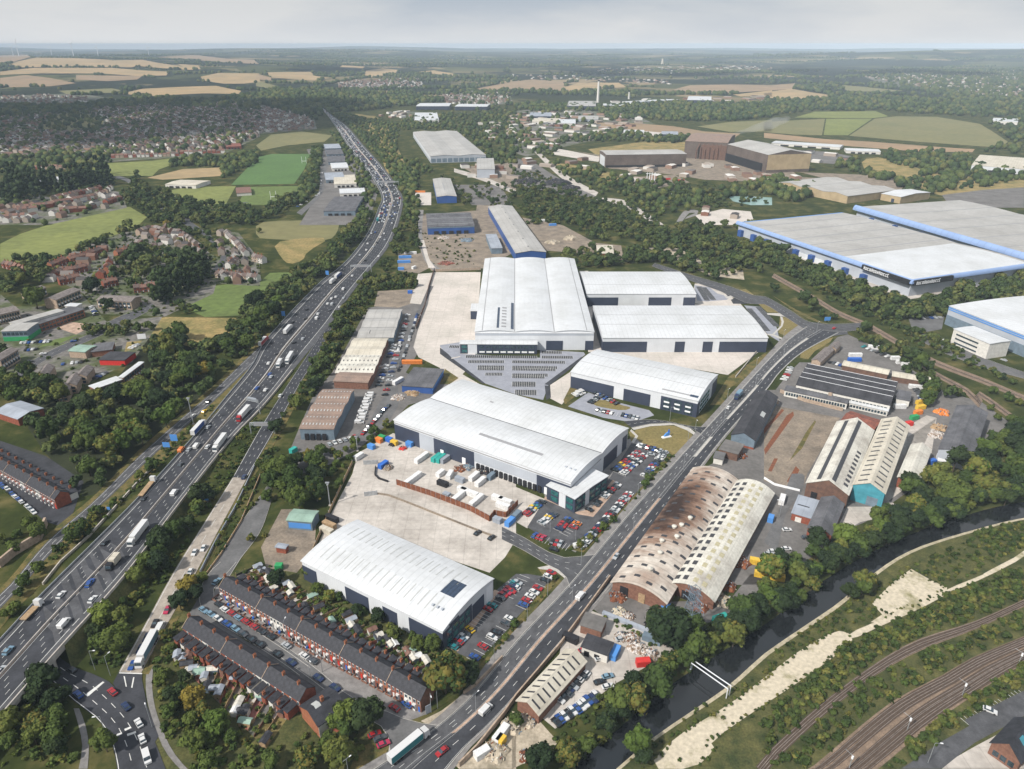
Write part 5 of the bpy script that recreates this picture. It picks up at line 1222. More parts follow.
zone('j 40,440 60,320 150,290 240,290 270,360 280,440 200,470 100,470', 7, 4.6, 'in the copse beside the trading estate road')
zone('j 230,250 400,200 520,140 540,165 390,260 330,420 300,450 270,360', 7, 3, 'on the bank below the trading estate road', prob=.6)
zone('n 230,60 330,90 480,150 600,220 720,290 700,340 600,300 480,230 360,180 250,130', 6, 2.7, 'in the strip behind the terrace gardens', prob=.85)
zone('n 0,0 100,0 220,0 230,90 130,60 0,20 j 60,720 180,740', 6, 2.8, 'behind the first houses of the terrace', prob=.6)
zone('j -60,600 0,520 20,600 -20,700', 6, 2.6, 'beside the cable compound', prob=.5)
zone('n 690,470 720,380 820,350 850,440 790,480', 7, 4.4, 'round the large tree at the terrace end')
zone('k 620,250 640,270 530,420 290,640 240,625 450,460', 5, 1.9, 'in the hedge along the office car park', ['broad','bright','bright','yellow'])
zone('o 175,10 190,20 130,95 20,225 0,235 0,220 110,100 n 1010,215 940,330 1000,240', 5, 1.6, 'in the hedge beside the near warehouse car park', ['bright','broad','yellow'])
for i in range(4, river.n-4):
    if river.c[i].y > 470: break
    for k in range(3):
        if random.random() < .75: q_ = river.at(i, -.08-.25*random.random()); CAND.append((math.hypot(q_.x, q_.y), q_.x+random.uniform(-3, 3), q_.y+random.uniform(-3, 3), random.choice((2.8, 3.6, 4.4, 5)), random.choice(['broad', 'dark', 'dark']), 'at the waterline on the left river bank'))
# river bank
zone('o 560,220 630,260 660,300 600,350 540,410 480,450 450,510 370,560 280,640 220,700 90,740 60,768 250,768 400,640 600,470 680,390 820,300 960,210 1024,170 1024,50 900,140 820,210 720,230 640,210', 7, 4.6, 'on the wooded river bank behind the works', ['broad']*5+['dark']*4+['bright'])
zone('p 0,-20 120,-90 l 330,560 430,500 560,420 620,350 720,330 860,250 960,190 1024,180 1024,430 860,460 620,540 420,630 300,700 180,768 80,768 p 0,180', 8.5, 5.2, 'on the wooded river bank beside the arched sheds', ['broad']*6+['dark']*4+['bright']*2)
zone('p 300,90 400,60 370,150 290,120', 6, 4, 'standing alone on the towpath bank')
zone('o 440,700 560,660 540,768 430,768', 6, 3.4, 'at the nearer end of the towpath')
zone('n 850,768 900,700 960,600 1010,560 1024,600 940,700 880,768', 5, 2.4, 'on the verge by the builders yard')
zone('n 640,768 700,740 790,768', 5, 3, 'at the bottom edge beside the main road')
zone('g 490,110 640,80 700,60 740,60 900,150 1024,200 h 30,330 60,300 200,430 300,440 290,380 180,300 0,180 g 1024,180 940,130 1000,100 h 80,170 200,260 330,330 500,400 580,430 580,390 640,370 760,320 900,290 1024,270 1024,350 730,370 720,420 600,440 480,450 330,370 200,290 60,210 g 960,260 870,280 700,240 600,200 480,170', 10, 5, 'in the wooded cutting between the estate and the railway', prob=.7)
zone('h 0,150 220,240 430,320 570,372 720,345 1024,280 1024,370 740,400 600,445 420,410 200,310 0,220', 8.5, 4.5, 'in the thick belt below the name-board warehouse')
zone('h 340,500 420,460 560,560 640,640 700,700 760,768 l 640,0 640,40 600,-20 h 600,700 520,600 380,530', 8, 4.5, 'between the railway and the factory yard')
zone('h 480,460 560,440 640,500 800,590 1024,700 1024,740 880,700 740,640 600,560 500,500', 9, 3.6, 'on the railway slope below the blue-striped warehouse', prob=.55)
zone('h 640,590 720,610 870,700 1024,800 l 1024,60 900,20 800,-30 h 700,680', 8, 3.6, 'between the two railway lines', prob=.6)
zone('h 640,700 700,740 l 640,70 620,40', 7, 4, 'by the scrap cages at the railway')
zone('l 860,40 940,90 1024,150 1024,250 880,310 860,240 960,170 880,90', 8, 4, 'behind the dark grey shed')
zone('g 60,0 280,0 480,-40 600,60 660,70 480,130 430,120 330,125 230,60', 10, 4, 'in the scrub beyond the spoil heaps', prob=.85)
zone('g 180,180 340,160 430,185 500,170 640,200 830,250 830,280 640,240 540,215 400,225 250,235', 8, 4.5, 'in the belt behind the back units')
zone('c 0,620 120,625 300,660 430,690 560,768 100,768 0,700', 12, 4, 'in the wasteland behind the long pale shed', prob=.55)
zone('c 0,440 60,450 200,580 320,640 430,665 600,740 700,715 700,680 560,640 400,590 280,565 160,510 60,455', 12, 4, 'along the long railway cutting', prob=.45)
zone('c 210,560 340,540 420,560 460,600 640,590 720,640 880,620 1000,590 1024,620 1024,650 850,660 720,700 560,690 430,610', 13, 5, 'in the scrubland before the steelworks', prob=.55)
zone('d 270,520 380,510 380,560 480,570 560,600 640,560 480,520 470,490 640,480 800,500 880,560 1024,560 1024,600 860,620 720,640 600,660 540,630 440,590 280,540', 14, 6, 'on the wooded hill behind the mills', prob=.75)
zone('d 0,590 60,590 200,630 230,660 100,680 0,650', 13, 6, 'round the pool below the steelworks')
zone('c 0,300 100,290 220,300 440,300 560,280 780,290 1024,290 1024,345 860,360 640,360 500,350 380,360 330,320 100,325', 17, 7, 'in the wooded valley before the brown fields', prob=.8)
zone('c 210,430 420,395 560,420 700,415 690,445 520,445 300,440 180,450 100,470', 15, 6, 'in the scrub beside the straw-coloured track', prob=.7)
zone('b 600,340 780,330 1024,330 1024,520 940,500 880,440 780,390 700,380 560,370', 15, 5, 'round the very large depot', prob=.55)
zone('b 780,620 1024,600 1024,650 1000,690 960,700', 12, 4, 'below the tank house', prob=.3)
zone('h 740,330 900,290 1024,265 1024,300 h 860,310', 10, 5, 'at the foot of the name-board warehouse')
# west side
zone('e 596,370 830,215 820,290 620,385', 6, 3.4, 'in the dark poplar row by the playing field', ['poplar'])
zone('e 640,375 800,380 830,415 700,410', 8, 4, 'below the poplar row')
zone('e 490,180 620,150 740,180 760,240 700,270 600,300 500,330 440,290 450,230', 10, 6, 'in the grounds between the two estates', prob=.6)
zone('a 0,650 60,610 280,610 430,560 450,610 330,640 200,640 60,700 0,700', 9, 4.6, 'in the line of tall trees above the old estate', ['poplar','poplar','broad','bright'])
zone('a 0,580 200,560 300,560 380,540 440,520 440,480 300,480 150,490 0,520', 14, 6, 'in the belt before the town', prob=.7)
zone('a 490,680 540,570 600,640 700,650 800,690 960,700 1024,720 b 60,690 180,640 230,470 260,480 240,600 150,690 100,740 0,768 a 900,768 700,768 600,768 560,720', 10, 5, 'along the road between the playing fields', prob=.85)
zone('a 630,540 760,500 930,500 1024,480 1024,520 880,590 860,540 740,540', 12, 5.5, 'in the belt between the straw fields', prob=.85)
zone('e 420,140 530,60 560,0 640,30 660,80 760,130 860,40 700,0 620,-10', 10, 5, 'at the top of the close of brown-roofed houses', prob=.4)
zone('e 60,190 250,200 390,125 520,85 380,150 260,210 200,290 120,300 60,300', 9, 5, 'along the bottom of the large green field', prob=.7)
zone('e 0,300 80,280 60,330 0,370', 8, 5, 'at the left edge above the flats')
zone('e 860,30 960,60 1024,110 1024,30 900,0', 12, 5, 'behind the long curving terrace', prob=.7)
zone('e 320,470 560,450 600,480 480,500 330,500', 7, 4, 'along the verge beside the estate road')
zone('e 0,560 100,560 0,640', 8, 3.6, 'before the lower flats', prob=.5)
zone('e 0,640 120,640 240,700 230,768 0,768', 8, 4.6, 'round the lower houses')
zone('b 420,540 480,640 440,768 380,768 420,680 350,500 290,400 330,420', 10, 4, 'left of the motorway by the small works', prob=.7)
zone('b 230,470 262,465 250,600 230,640 170,700 150,690', 9, 5, 'beside the rugby pitches')
zone('a 0,300 200,300 320,300 560,262 800,280 1024,250 b 0,250 240,300 280,330 230,360 0,290 a 1024,320 800,310 600,300 300,320 0,350', 24, 9, 'beyond the town', prob=.8)
zone('b 0,240 300,250 600,260 760,280 600,300 420,320 300,330', 24, 9, 'at the head of the motorway', prob=.75)
zone('d 0,272 200,275 400,262 700,275 1024,268 1024,345 900,345 700,335 480,322 200,318 0,345', 21, 8, 'in the dark valley beyond the brown field', prob=.6)
zone('d 880,370 1024,350 1024,490 860,480 980,440', 20, 7, 'at the right of the brown field', prob=.6)
zone('c 0,395 100,420 200,470 160,500 60,490 0,480', 15, 5, 'beside the yards of the industrial plain', prob=.5)
zone('c 190,545 350,590 460,610 640,650 860,640 850,700 720,700 560,700 420,640 300,600', 12, 4.5, 'between the cutting and the substation', prob=.55)
zone('b 560,370 800,385 940,480 1024,520 1024,560 900,510 790,400 620,392', 13, 4.5, 'behind the very large depot', prob=.5)
zone('h 0,60 60,90 0,130 g 1000,130 900,90 760,60 900,70', 10, 4.5, 'at the left end of the name-board warehouse')
zone('b 340,330 560,370 700,380 560,400 560,500 640,520 700,560 640,570 620,640 560,530 470,430 400,370', 12, 4, 'between the motorway and the very large depot', prob=.75)
zone('b 690,560 780,600 830,640 1024,700 1024,768 900,690 800,690 790,620 700,570', 10, 3.5, 'round the blue works', prob=.5)
for s_, r_, k_, w_ in (('e 150,390', 9, 'broad', 'standing alone among the flats'), ('e 365,330', 8, 'dark', 'large round by the maisonettes'), ('e 430,400', 6, 'dark', 'beside the junction car park'), ('e 90,300', 6.5, 'broad', 'by the road at the left edge'), ('n 748,470', 7.5, 'broad', 'standing large at the end of the first terrace'), ('n 830,440', 5, 'dark', 'behind the large one at the terrace end'), ('n 430,600', 6, 'dark', 'on the corner of the terrace street'), ('B 520,540', 4, 'yellow', 'in the terrace gardens'), ('B 700,720', 4.5, 'bright', 'at the foot of the terrace gardens'), ('m 750,80', 4, 'yellow', 'by the sliproad end of the street'),
                       ('e 660,70', 5, 'yellow', 'turning orange at the top of the close'), ('i 460,250', 4.5, 'yellow', 'in the middle of the western wood'), ('o 600,280', 8, 'dark', 'standing tallest beside the pylon'), ('o 590,260', 7, 'dark', 'behind the one beside the pylon')):
    P = GP(s_)[0]; CAND.append((math.hypot(P.x, P.y)*.3, P.x, P.y, r_, k_, w_))
# the 300 that show largest stand alone, the rest of each kind of place is a mass
CAND.sort(key=lambda c: c[0]/c[3]); IND = CAND[:298]; REST = CAND[298:]
_cnt = {}
for d_, x, y, r, key, where in sorted(IND, key=lambda c: c[0]):
    _cnt.setdefault((where, key), []).append((x, y, r))
for (where, key), L0 in _cnt.items():
    for i, (x, y, r) in enumerate(L0):
        one = len(L0) == 1
        lab = '%s %s' % (KW[key], where) if one else '%s nearest %s %s' % (ordn(i+1), KW[key], where)
        put_tree(key, x, y, r if key != 'poplar' else r*2, lab, 'trees '+where)
byz = {}
for c in REST: byz.setdefault(c[5], []).append(c)
for where, L0 in byz.items():
    pop = [c for c in L0 if c[4] == 'poplar']; L1 = [c for c in L0 if c[4] != 'poplar']
    for L_, lo in ((L1, 0), (pop, 1)):
        if not L_: continue
        A_ = np.array([(c[1], c[2]) for c in L_]); R_ = np.array([c[3] for c in L_]); dd = np.median([c[0] for c in L_])
        lab = ('mass of smaller tree crowns ' if not lo else 'mass of narrow poplar crowns ')+where
        if lo: mass('woodland', A_, R_*2, 'leaf_dark', lab, 'woodland', LPOP, sub=.2)
        elif dd < 520: mass('woodland', A_, R_, 'leaf', lab, 'woodland', [crown_geo(1, 12, 24, .16, 'round', 70+i) for i in range(4)], sub=1.0)
        elif dd < 1100: mass('woodland', A_, R_, 'leaf_far', lab, 'woodland', LOD[1], sub=.9)
        else: mass('woodland', A_, R_, 'leaf_far', lab, 'woodland', L3, sub=.8)
# undergrowth
def under(s, sp, r, where, mname='leaf_scrub', prob=1, line=False):
    A_ = scatter(s, sp) if not line else line_pts(s, sp, 1); A_ = A_[rng.random(len(A_)) < prob]
    if len(A_): A_ = A_[[not river_hit(x, y) for x, y in A_]]
    if len(A_): mass('undergrowth', A_, rng.uniform(r*.5, r*1.25, len(A_)), mname, 'low bushes and brambles '+where, 'undergrowth', SHR, sub=.45, hz_=.8)
under('p 60,520 200,390 340,270 460,215 600,150 700,90 870,30 1024,-40 1024,90 820,180 600,250 420,345 300,440 200,530 60,650 0,720 0,560', 2.3, 1.9, 'between the chalk path and the single railway')
under('p 0,760 120,650 260,540 420,410 560,350 640,300 860,220 1024,150 1024,240 820,320 700,390 560,460 430,540 200,740 180,768', 2.4, 1.8, 'between the two railways', prob=.8)
under('p 600,600 760,490 880,420 1024,340 1024,440 860,530 770,580 700,640 560,740 520,768 440,768', 2.5, 1.8, 'below the main railway by the station car park')
under('p 60,290 300,130 400,60 560,-20 l 860,560 1024,520 1024,620 880,690 760,768 690,760 580,700 510,750 p 420,110 460,165 340,215 280,215 140,290 0,390 0,330', 2.4, 1.2, 'on the grassy towpath bank', prob=.75)
under('o 400,768 560,655 760,510 900,420 1024,335 1024,375 850,510 640,630 510,768', 2.4, 1.1, 'between towpath and chalk track', prob=.7)
under('l 820,560 940,530 1024,510 1024,620 900,660', 2.4, 1.4, 'on the towpath bank at the right edge')
under('m 640,260 700,200 720,290 700,420 840,540 1000,700 1024,768 760,768 640,600 600,420', 3.2, 1.8, 'on the slope below the terrace gardens', 'leaf')
under('n 230,60 330,90 480,150 600,220 720,290 800,330 720,350 600,300 480,230 360,180 250,130', 3.0, 1.4, 'behind the near warehouse', 'leaf')
under('f 430,270 620,250 640,310 470,320 460,370 380,470 260,700 200,768 j 120,100 60,300 0,340 0,240 60,120 150,0 f 140,740 200,600 300,440', 4.2, 2, 'on the strip beside the motorway')
under('i 500,768 620,660 720,480 860,270 1000,110 1024,130 1024,200 900,340 760,560 640,768', 3.6, 1.5, 'beside the sliproads', prob=.7)
under('i 1000,360 1024,330 1024,420 900,600 820,720 800,768 760,768 j 0,290 60,200 80,250 0,400', 3.6, 1.6, 'between concrete sliproad and back road', prob=.8)
under('k 620,240 640,260 530,420 280,645 215,628 450,460', 2.6, 1.0, 'in the office car park hedge', 'leaf')
under('o 170,0 190,10 130,95 0,245 n 1024,290 900,380 870,350 1000,215 o 0,205 120,70', 2.6, .9, 'in the near car park hedge')
under('o 350,160 560,240 600,270 590,300 420,230 340,190', 3, 1.2, 'along the pipe behind the car yard', 'leaf')
under('j 0,540 60,600 150,640 130,768 0,768', 4, 1.4, 'round the cable compound', prob=.4)
under('f 650,90 760,90 870,110 870,220 700,220', 7, 1.6, 'on the derelict yard', prob=.4)

under('i 560,768 640,690 760,560 830,430 900,330 1000,120 1024,90 1024,200 900,380 800,540 700,690 660,768 m 480,0 640,0 560,150 470,380 400,370 290,330 320,200', 3.4, 1.6, 'between motorway and concrete sliproad', 'leaf')
under('i 250,560 480,420 600,290 740,110 850,20 870,40 760,160 620,320 450,480 230,670 100,768 40,768', 3.2, 1.5, 'on the bank beside the left sliproad', 'leaf')
under('m 0,620 180,430 280,480 290,700 310,768 0,768', 3.4, 1.7, 'in the bottom left corner', 'leaf')
under('n 0,640 120,700 300,560 440,600 420,700 370,768 0,768', 3, 1.3, 'at the terrace corner', 'leaf', prob=.6)
under('o 480,230 640,300 540,370 420,440 330,500 170,640 60,768 300,768 500,600 700,400 900,260 1024,170 1024,50 860,160', 3.2, 1.6, 'under the trees on the river bank', 'leaf')
under('g 500,100 900,240 h 0,200 330,420 560,560 760,700 l 640,-20 760,30 900,0 h 1024,720 800,560 640,480 330,370 60,200 g 900,120 600,80', 7, 3.2, 'in the railway cutting', 'leaf_far')
under('c 0,560 100,560 340,670 560,768 60,768', 9, 4, 'on the wasteland behind the long shed', 'leaf_far', prob=.7)
under('c 210,540 430,600 640,590 880,620 1024,600 1024,680 700,720 430,640', 11, 4, 'on the scrubland before the steelworks', 'leaf_far', prob=.5)

under('o 530,768 640,640 850,520 1024,385 p 140,300 280,222 340,232 350,270 210,375 100,450 0,515 o 780,660 800,690 720,768', 1.8, .8, 'along the ragged edges of the chalk track', line=True)
under('o 540,768 660,640 850,530 1024,400 p 140,315 270,240 320,250 200,370 100,430 0,490 o 790,640 720,768', 4.5, .8, 'growing through the chalk track', prob=.22)
under('p 425,115 520,20 l 515,750 580,705 690,768 p 650,20 720,55 600,120 470,165 425,115', 1.8, .7, 'round the square chalk patch', line=True)
under('e 170,250 330,130 530,60 640,60 880,80 1024,200 1024,300 840,290 650,420 400,410 330,330', 7, 1.8, 'in the gardens of the western estates', 'leaf', prob=.8)
under('e 0,330 60,380 200,380 320,330 420,440 640,420 590,500 520,600 430,640 330,700 200,720 0,640', 8, 1.5, 'about the shops and flats', 'leaf', prob=.35)
# ------------------------------------------------------------------ terraces and houses
def tmesh(fn, name, m):
    mb = MB(); fn(mb); mb.ms = [m]; mb.mi = [0]*len(mb.f); return mb.mesh(name)
HW, HD, HE, HR = 5.0, 6.8, 5.5, 8.2
def gabled(mb, w, d, e, r, over=.25, x0=0, y0=0, th=.18):
    for s_ in (0, 1):
        ya, za = (y0-over, e-.12) if s_ == 0 else (y0+d+over, e-.12); yb = y0+d/2
        a, b = (x0, ya, za), (x0+w, ya, za); c, d_ = (x0+w, yb, r), (x0, yb, r); U = lambda p: (p[0], p[1], p[2]+th)
        mb.hexa([a, b, c, d_], [U(a), U(b), U(c), U(d_)])
def wallbox(mb, w, d, e, r, x0=0, y0=0):
    mb.box(x0, y0, 0, x0+w, y0+d, e); mb.face([(x0,y0,e),(x0,y0+d/2,r-.05),(x0,y0+d,e)]); mb.face([(x0+w,y0,e),(x0+w,y0+d,e),(x0+w,y0+d/2,r-.05)])
WL = {k: tmesh(lambda mb: wallbox(mb, HW, HD, HE, HR), 'wall', M[k]) for k in ('brick_red', 'brick_orange', 'brick_brown', 'render_white', 'clad_slate', 'brick_pale')}
RF = tmesh(lambda mb: gabled(mb, HW, HD, HE, HR), 'roof', M['slate'])
def chim(mb, x, y, z0, z1):
    mb.box(x-.42, y-.5, z0, x+.42, y+.5, z1); mb.box(x-.5, y-.56, z1, x+.5, y+.56, z1+.12)
    for k in (-.3, 0, .3): mb.bar((x, y+k, z1+.1), (x, y+k, z1+.5), .13, .1, 6)
CH = tmesh(lambda mb: chim(mb, .1, HD/2, HR-.8, HR+1.2), 'chimney', M['brick_orange'])
def win(mb, x0, x1, z0, z1, y=0): mb.box(x0, y-.12, z0, x1, y+.02, z1)
def bay(mb): mb.prism([(.5,0), (2.4,0), (2.1,-.7), (.8,-.7)], 0, 2.9)
W1 = tmesh(lambda mb: win(mb, .7, 2.2, 3.4, 4.9), 'window', M['white_upvc']); G1m = tmesh(lambda mb: win(mb, .85, 2.05, 3.55, 4.75, -.06), 'pane', M['glass'])
W2 = tmesh(lambda mb: win(mb, 3.2, 4.4, 3.4, 4.9), 'window', M['white_upvc']); G2m = tmesh(lambda mb: win(mb, 3.35, 4.25, 3.55, 4.75, -.06), 'pane', M['glass'])
BY = tmesh(bay, 'bay_window', M['white_upvc']); BG = tmesh(lambda mb: mb.box(.85, -.76, 1.0, 2.05, -.68, 2.3), 'pane', M['glass'])
DR = {k: tmesh(lambda mb: win(mb, 3.3, 4.3, 0, 2.2), 'door', M[k]) for k in ('white_upvc', 'red', 'blue', 'dark')}
PW = tmesh(lambda mb: mb.hexa([(-.12,-.3,HE-.05),(.12,-.3,HE-.05),(.12,HD/2,HR+.1),(-.12,HD/2,HR+.1)], [(-.12,-.3,HE+.25),(.12,-.3,HE+.25),(.12,HD/2,HR+.42),(-.12,HD/2,HR+.42)]) and mb.hexa([(-.12,HD/2,HR+.1),(.12,HD/2,HR+.1),(.12,HD+.3,HE-.05),(-.12,HD+.3,HE-.05)], [(-.12,HD/2,HR+.42),(.12,HD/2,HR+.42),(.12,HD+.3,HE+.25),(-.12,HD+.3,HE+.25)]), 'party_wall', M['brick_pale'])
def outr(mb, s):
    y0, y1 = (HD, HD+4.2) if s > 0 else (-4.2, 0); mb.hexa([(.3,y0,0),(3,y0,0),(3,y1,0),(.3,y1,0)], [(.3,y0,4.1),(3,y0,3.55),(3,y1,3.55),(.3,y1,4.1)])
def outroof(mb, s):
    y0, y1 = (HD, HD+4.5) if s > 0 else (-4.5, 0); mb.hexa([(.15,y0,4.15),(3.3,y0,3.5),(3.3,y1,3.5),(.15,y1,4.15)], [(.15,y0,4.4),(3.3,y0,3.75),(3.3,y1,3.75),(.15,y1,4.4)])
OUT = {s: {k: tmesh(lambda mb: outr(mb, s), 'rear_wing', M[k]) for k in ('brick_red', 'brick_brown', 'render_white')} for s in (1, -1)}
OR = {s: tmesh(lambda mb: outroof(mb, s), 'roof', M['slate']) for s in (1, -1)}
OC = {s: tmesh(lambda mb: chim(mb, 1.6, HD+3.6 if s > 0 else -3.6, 3.6, 5.3), 'chimney', M['brick_orange']) for s in (1, -1)}
SK = tmesh(lambda mb: mb.hexa([(2.2,1.4,6.55),(3.2,1.4,6.55),(3.2,2.6,7.25),(2.2,2.6,7.25)], [(2.2,1.4,6.67),(3.2,1.4,6.67),(3.2,2.6,7.37),(2.2,2.6,7.37)]), 'skylight', M['glass'])
def ob(name, me, par):
    o = bpy.data.objects.new(name, me); C.objects.link(o); o.parent = par; return o
def terrace(q, where, rear=False, w=3.6, cols=('brick_red','brick_red','brick_orange','brick_red','brick_red','render_white','brick_brown')):
    a, b = GP(q, HE); u = (b-a); n = max(1, round(u.length/w)); st_ = u/n; rz = math.atan2(u.y, u.x); sc = st_.length/HW
    for i in range(n):
        p = a+st_*i; e = empty('terraced_house', (p.x, p.y, 0), rz); e.scale = (sc, 1, 1); col = random.choice(cols) if i % 7 else 'brick_red'
        dcol = random.choice(list(DR)); cn = dict(brick_red='red brick', brick_orange='orange brick', brick_brown='brown brick', render_white='white rendered', clad_slate='blue-grey', brick_pale='pale brick')[col]
        tag(e, '%s terraced house, %s from left in %s' % (cn, ordn(i+1), where), 'house', 'terraced houses of '+where)
        ob('wall', WL[col], e); r = ob('roof', RF, e)
        if i % 2 == 0: ob('chimney', CH, r)
        if i % 6 == 0: ob('party_wall', PW, r)
        s = -1 if rear else 1
        if not rear:
            x = ob('window', W1, e); ob('pane', G1m, x); x = ob('window', W2, e); ob('pane', G2m, x); x = ob('bay_window', BY, e); ob('pane', BG, x); ob('door', DR[dcol], e)
        else:
            x = ob('window', W2, e); ob('pane', G2m, x)
            if random.random() < .45: ob('skylight', SK, r)
        og = ob('rear_wing', OUT[s][random.choice(list(OUT[1])) if random.random() < .4 else 'brick_red'], e); ob('roof', OR[s], og)
        if i % 2: ob('chimney', OC[s], og)
terrace('z 385,132 n 648,500', 'the long front-facing terrace')
terrace('z 98,452 n 172,502', 'the terrace backing onto the gardens', rear=True)
terrace('i -150,228 215,432', 'the terrace at the left edge')
B = Bld('end_house', 'n 175,520 245,600 330,500', 5.5, 'dark slate corner house with white gable closing the rear terrace', 'house', 'brick_orange', 'slate', 'gable', 1, 2.6, 'y', over=.3); B.panel('r', 0, 1, 0, 5.3, 'render_white', 'render'); B.patch(.3,.6,.2,.4,'rooflight','skylight')
v_ = MB(); chim(v_, B.L*.5, B.W*.5, 7, 10); v_.build('chimney', M['brick_orange'], B.roof)
B = Bld('end_house', 'n 290,580 340,600 385,540', 4, 'small slate-roofed annexe on the terrace corner', 'house', 'brick_red', 'slate', 'gable', 1, 1.8, 'y')
# --- semi-detached houses
SR = {k: tmesh(lambda mb: gabled(mb, 9, 8, 5, 7.4, .3), 'roof', M[k]) for k in ('tile_brown', 'tile_red', 'tile_grey')}
SW = {k: tmesh(lambda mb: wallbox(mb, 9, 8, 5, 7.4), 'wall', M[k]) for k in ('brick_red', 'brick_pale', 'brick_brown', 'render_white', 'brick_orange')}
SC = tmesh(lambda mb: chim(mb, 4.5, 4, 6.8, 8.8), 'chimney', M['brick_orange'])
SWN = [tmesh(lambda mb: win(mb, x, x+1.6, z, z+1.2), 'window', M['glass']) for x in (1, 6.2) for z in (.9, 3.3)]; SDR = tmesh(lambda mb: win(mb, 4, 5, 0, 2.1), 'door', M['white_upvc'])
RC = dict(tile_brown='brown-roofed', tile_red='red-roofed', tile_grey='grey-roofed')
HN = [0]
def semis(q, n, where, roofs=('tile_brown','tile_red','tile_grey'), walls=('brick_red','brick_pale','brick_brown'), turn=0, full=True):
    P = GP(q); d = [0]
    for i in range(1, len(P)): d.append(d[-1]+(P[i]-P[i-1]).length)
    out = []
    for k in range(n):
        t = d[-1]*(k+.5)/n; j = max(i for i in range(len(P)-1) if d[i] <= t); p = P[j].lerp(P[j+1], (t-d[j])/(d[j+1]-d[j])); u = P[j+1]-P[j]
        out.append((p, math.atan2(u.y, u.x)+turn+random.uniform(-.06, .06), random.choice(roofs), random.choice(walls)))
    for i, (p, rz, rf, wl) in enumerate(out):
        HN[0] += 1; e = empty('house', (p.x, p.y, 0), rz); s_ = min(1, d[-1]/n/9.6) if not turn else 1; e.scale = ((s_ if s_ > .6 else .75)*random.choice((.78, .86, .95)), random.choice((.75, .9)), random.choice((.9, 1, 1.05)))
        tag(e, '%s house, %s from left in %s' % (RC[rf], ordn(i+1), where), 'house', 'houses of '+where)
        ob('wall', SW[wl], e); r = ob('roof', SR[rf], e)
        if p.y < 750:
            ob('chimney', SC, r)
            for w_ in SWN: ob('window', w_, e)
            ob('door', SDR, e)
OLD = ('tile_red','tile_brown','brick_red')
for q, n, wh in (('e 270,215 330,200 400,172', 8, 'the upper red-roofed row'), ('e 165,280 250,262 330,245', 9, 'the lower red-roofed row'), ('e 400,280 440,250 450,215', 4, 'the short row above the junction'), ('e 460,190 520,170', 4, 'the pair row beside the green field end'),
                 ('e 200,235 260,215', 4, 'the row by the field corner'), ('e 0,225 90,250', 6, 'the row at the left edge under the field'), ('e 230,300 300,285', 4, 'the row beside the flats'), ('e 520,330 600,320', 4, 'the row below the wooded grounds'), ('e 405,310 450,300', 3, 'the row at the bend')):
    semis(q, n, wh, ('tile_red','tile_red','tile_brown'), ('brick_red','brick_orange','brick_red'))
for q, n, wh in (('e 525,140 590,160 640,155', 7, 'the lower crescent of the close'), ('e 545,105 600,85 640,95', 6, 'the middle crescent of the close'), ('e 640,70 680,110 690,150', 5, 'the inner row of the close'), ('e 690,95 740,130 780,160', 6, 'the outer row of the close'), ('e 740,165 790,185 800,215', 5, 'the row by the bend of the road'), ('e 600,120 650,130', 3, 'the short row inside the close'), ('e 675,245 740,265', 4, 'the row beneath the wooded grounds')):
    semis(q, n, wh, ('tile_grey','tile_grey','tile_brown'), ('brick_pale','brick_brown'))
for q, n, wh in (('e 880,100 920,140 960,185', 14, 'the long curving terrace beyond the bend'), ('e 840,265 900,275 1000,285', 9, 'the white row above the playing field'), ('e 905,235 940,215', 4, 'the short row behind the white one'), ('e 985,200 1024,210', 3, 'the row behind the long terrace')):
    semis(q, n, wh, ('tile_grey','tile_brown'), ('render_white','brick_pale'))
for q, n, wh in (('a 205,675 400,632', 14, 'the sunlit row under the poplars'), ('a 180,700 380,665', 14, 'the second row under the poplars'), ('a 60,715 200,700', 9, 'the third row under the poplars'), ('a 400,660 450,625', 5, 'the corner row of the old estate'), ('a 420,690 480,670', 5, 'the lower corner row of the old estate'), ('a 0,730 140,715', 10, 'the row by the field of the old estate'), ('a 0,750 90,745', 6, 'the lowest row of the old estate'), ('a 230,725 330,715', 6, 'the gap row of the old estate'),
                 ('a 430,505 700,497', 16, 'the red row along the edge of the town'), ('a 120,550 280,548', 8, 'the row behind the school'), ('a 700,490 880,485', 10, 'the continuing row along the edge of the town')):
    semis(q, n, wh, ('tile_red','tile_brown','tile_red'), ('brick_red','brick_pale','render_white'))
# --- the far towns: thousands of roofs, nobody could count them
def tintmat(name, stops):
    m, nt, b = node_mat(name); N = nt.nodes; b.inputs['Roughness'].default_value = .85; b.inputs['Specular IOR Level'].default_value = .1
    at = N.new('ShaderNodeAttribute'); at.attribute_name = 'tint'; cr = N.new('ShaderNodeValToRGB'); cr.color_ramp.interpolation = 'CONSTANT'; e = cr.color_ramp.elements
    while len(e) < len(stops): e.new(.5)
    for k, (p, c) in enumerate(stops): e[k].position = p; e[k].color = (*c, 1)
    nt.links.new(at.outputs['Fac'], cr.inputs[0]); nt.links.new(cr.outputs[0], b.inputs['Base Color'])
tintmat('town_tint', [(0,(.11,.085,.075)), (.15,(.16,.10,.08)), (.27,(.075,.07,.07)), (.4,(.17,.15,.14)), (.5,(.20,.10,.07)), (.52,(.26,.17,.13)), (.68,(.33,.28,.24)), (.85,(.60,.58,.55))])
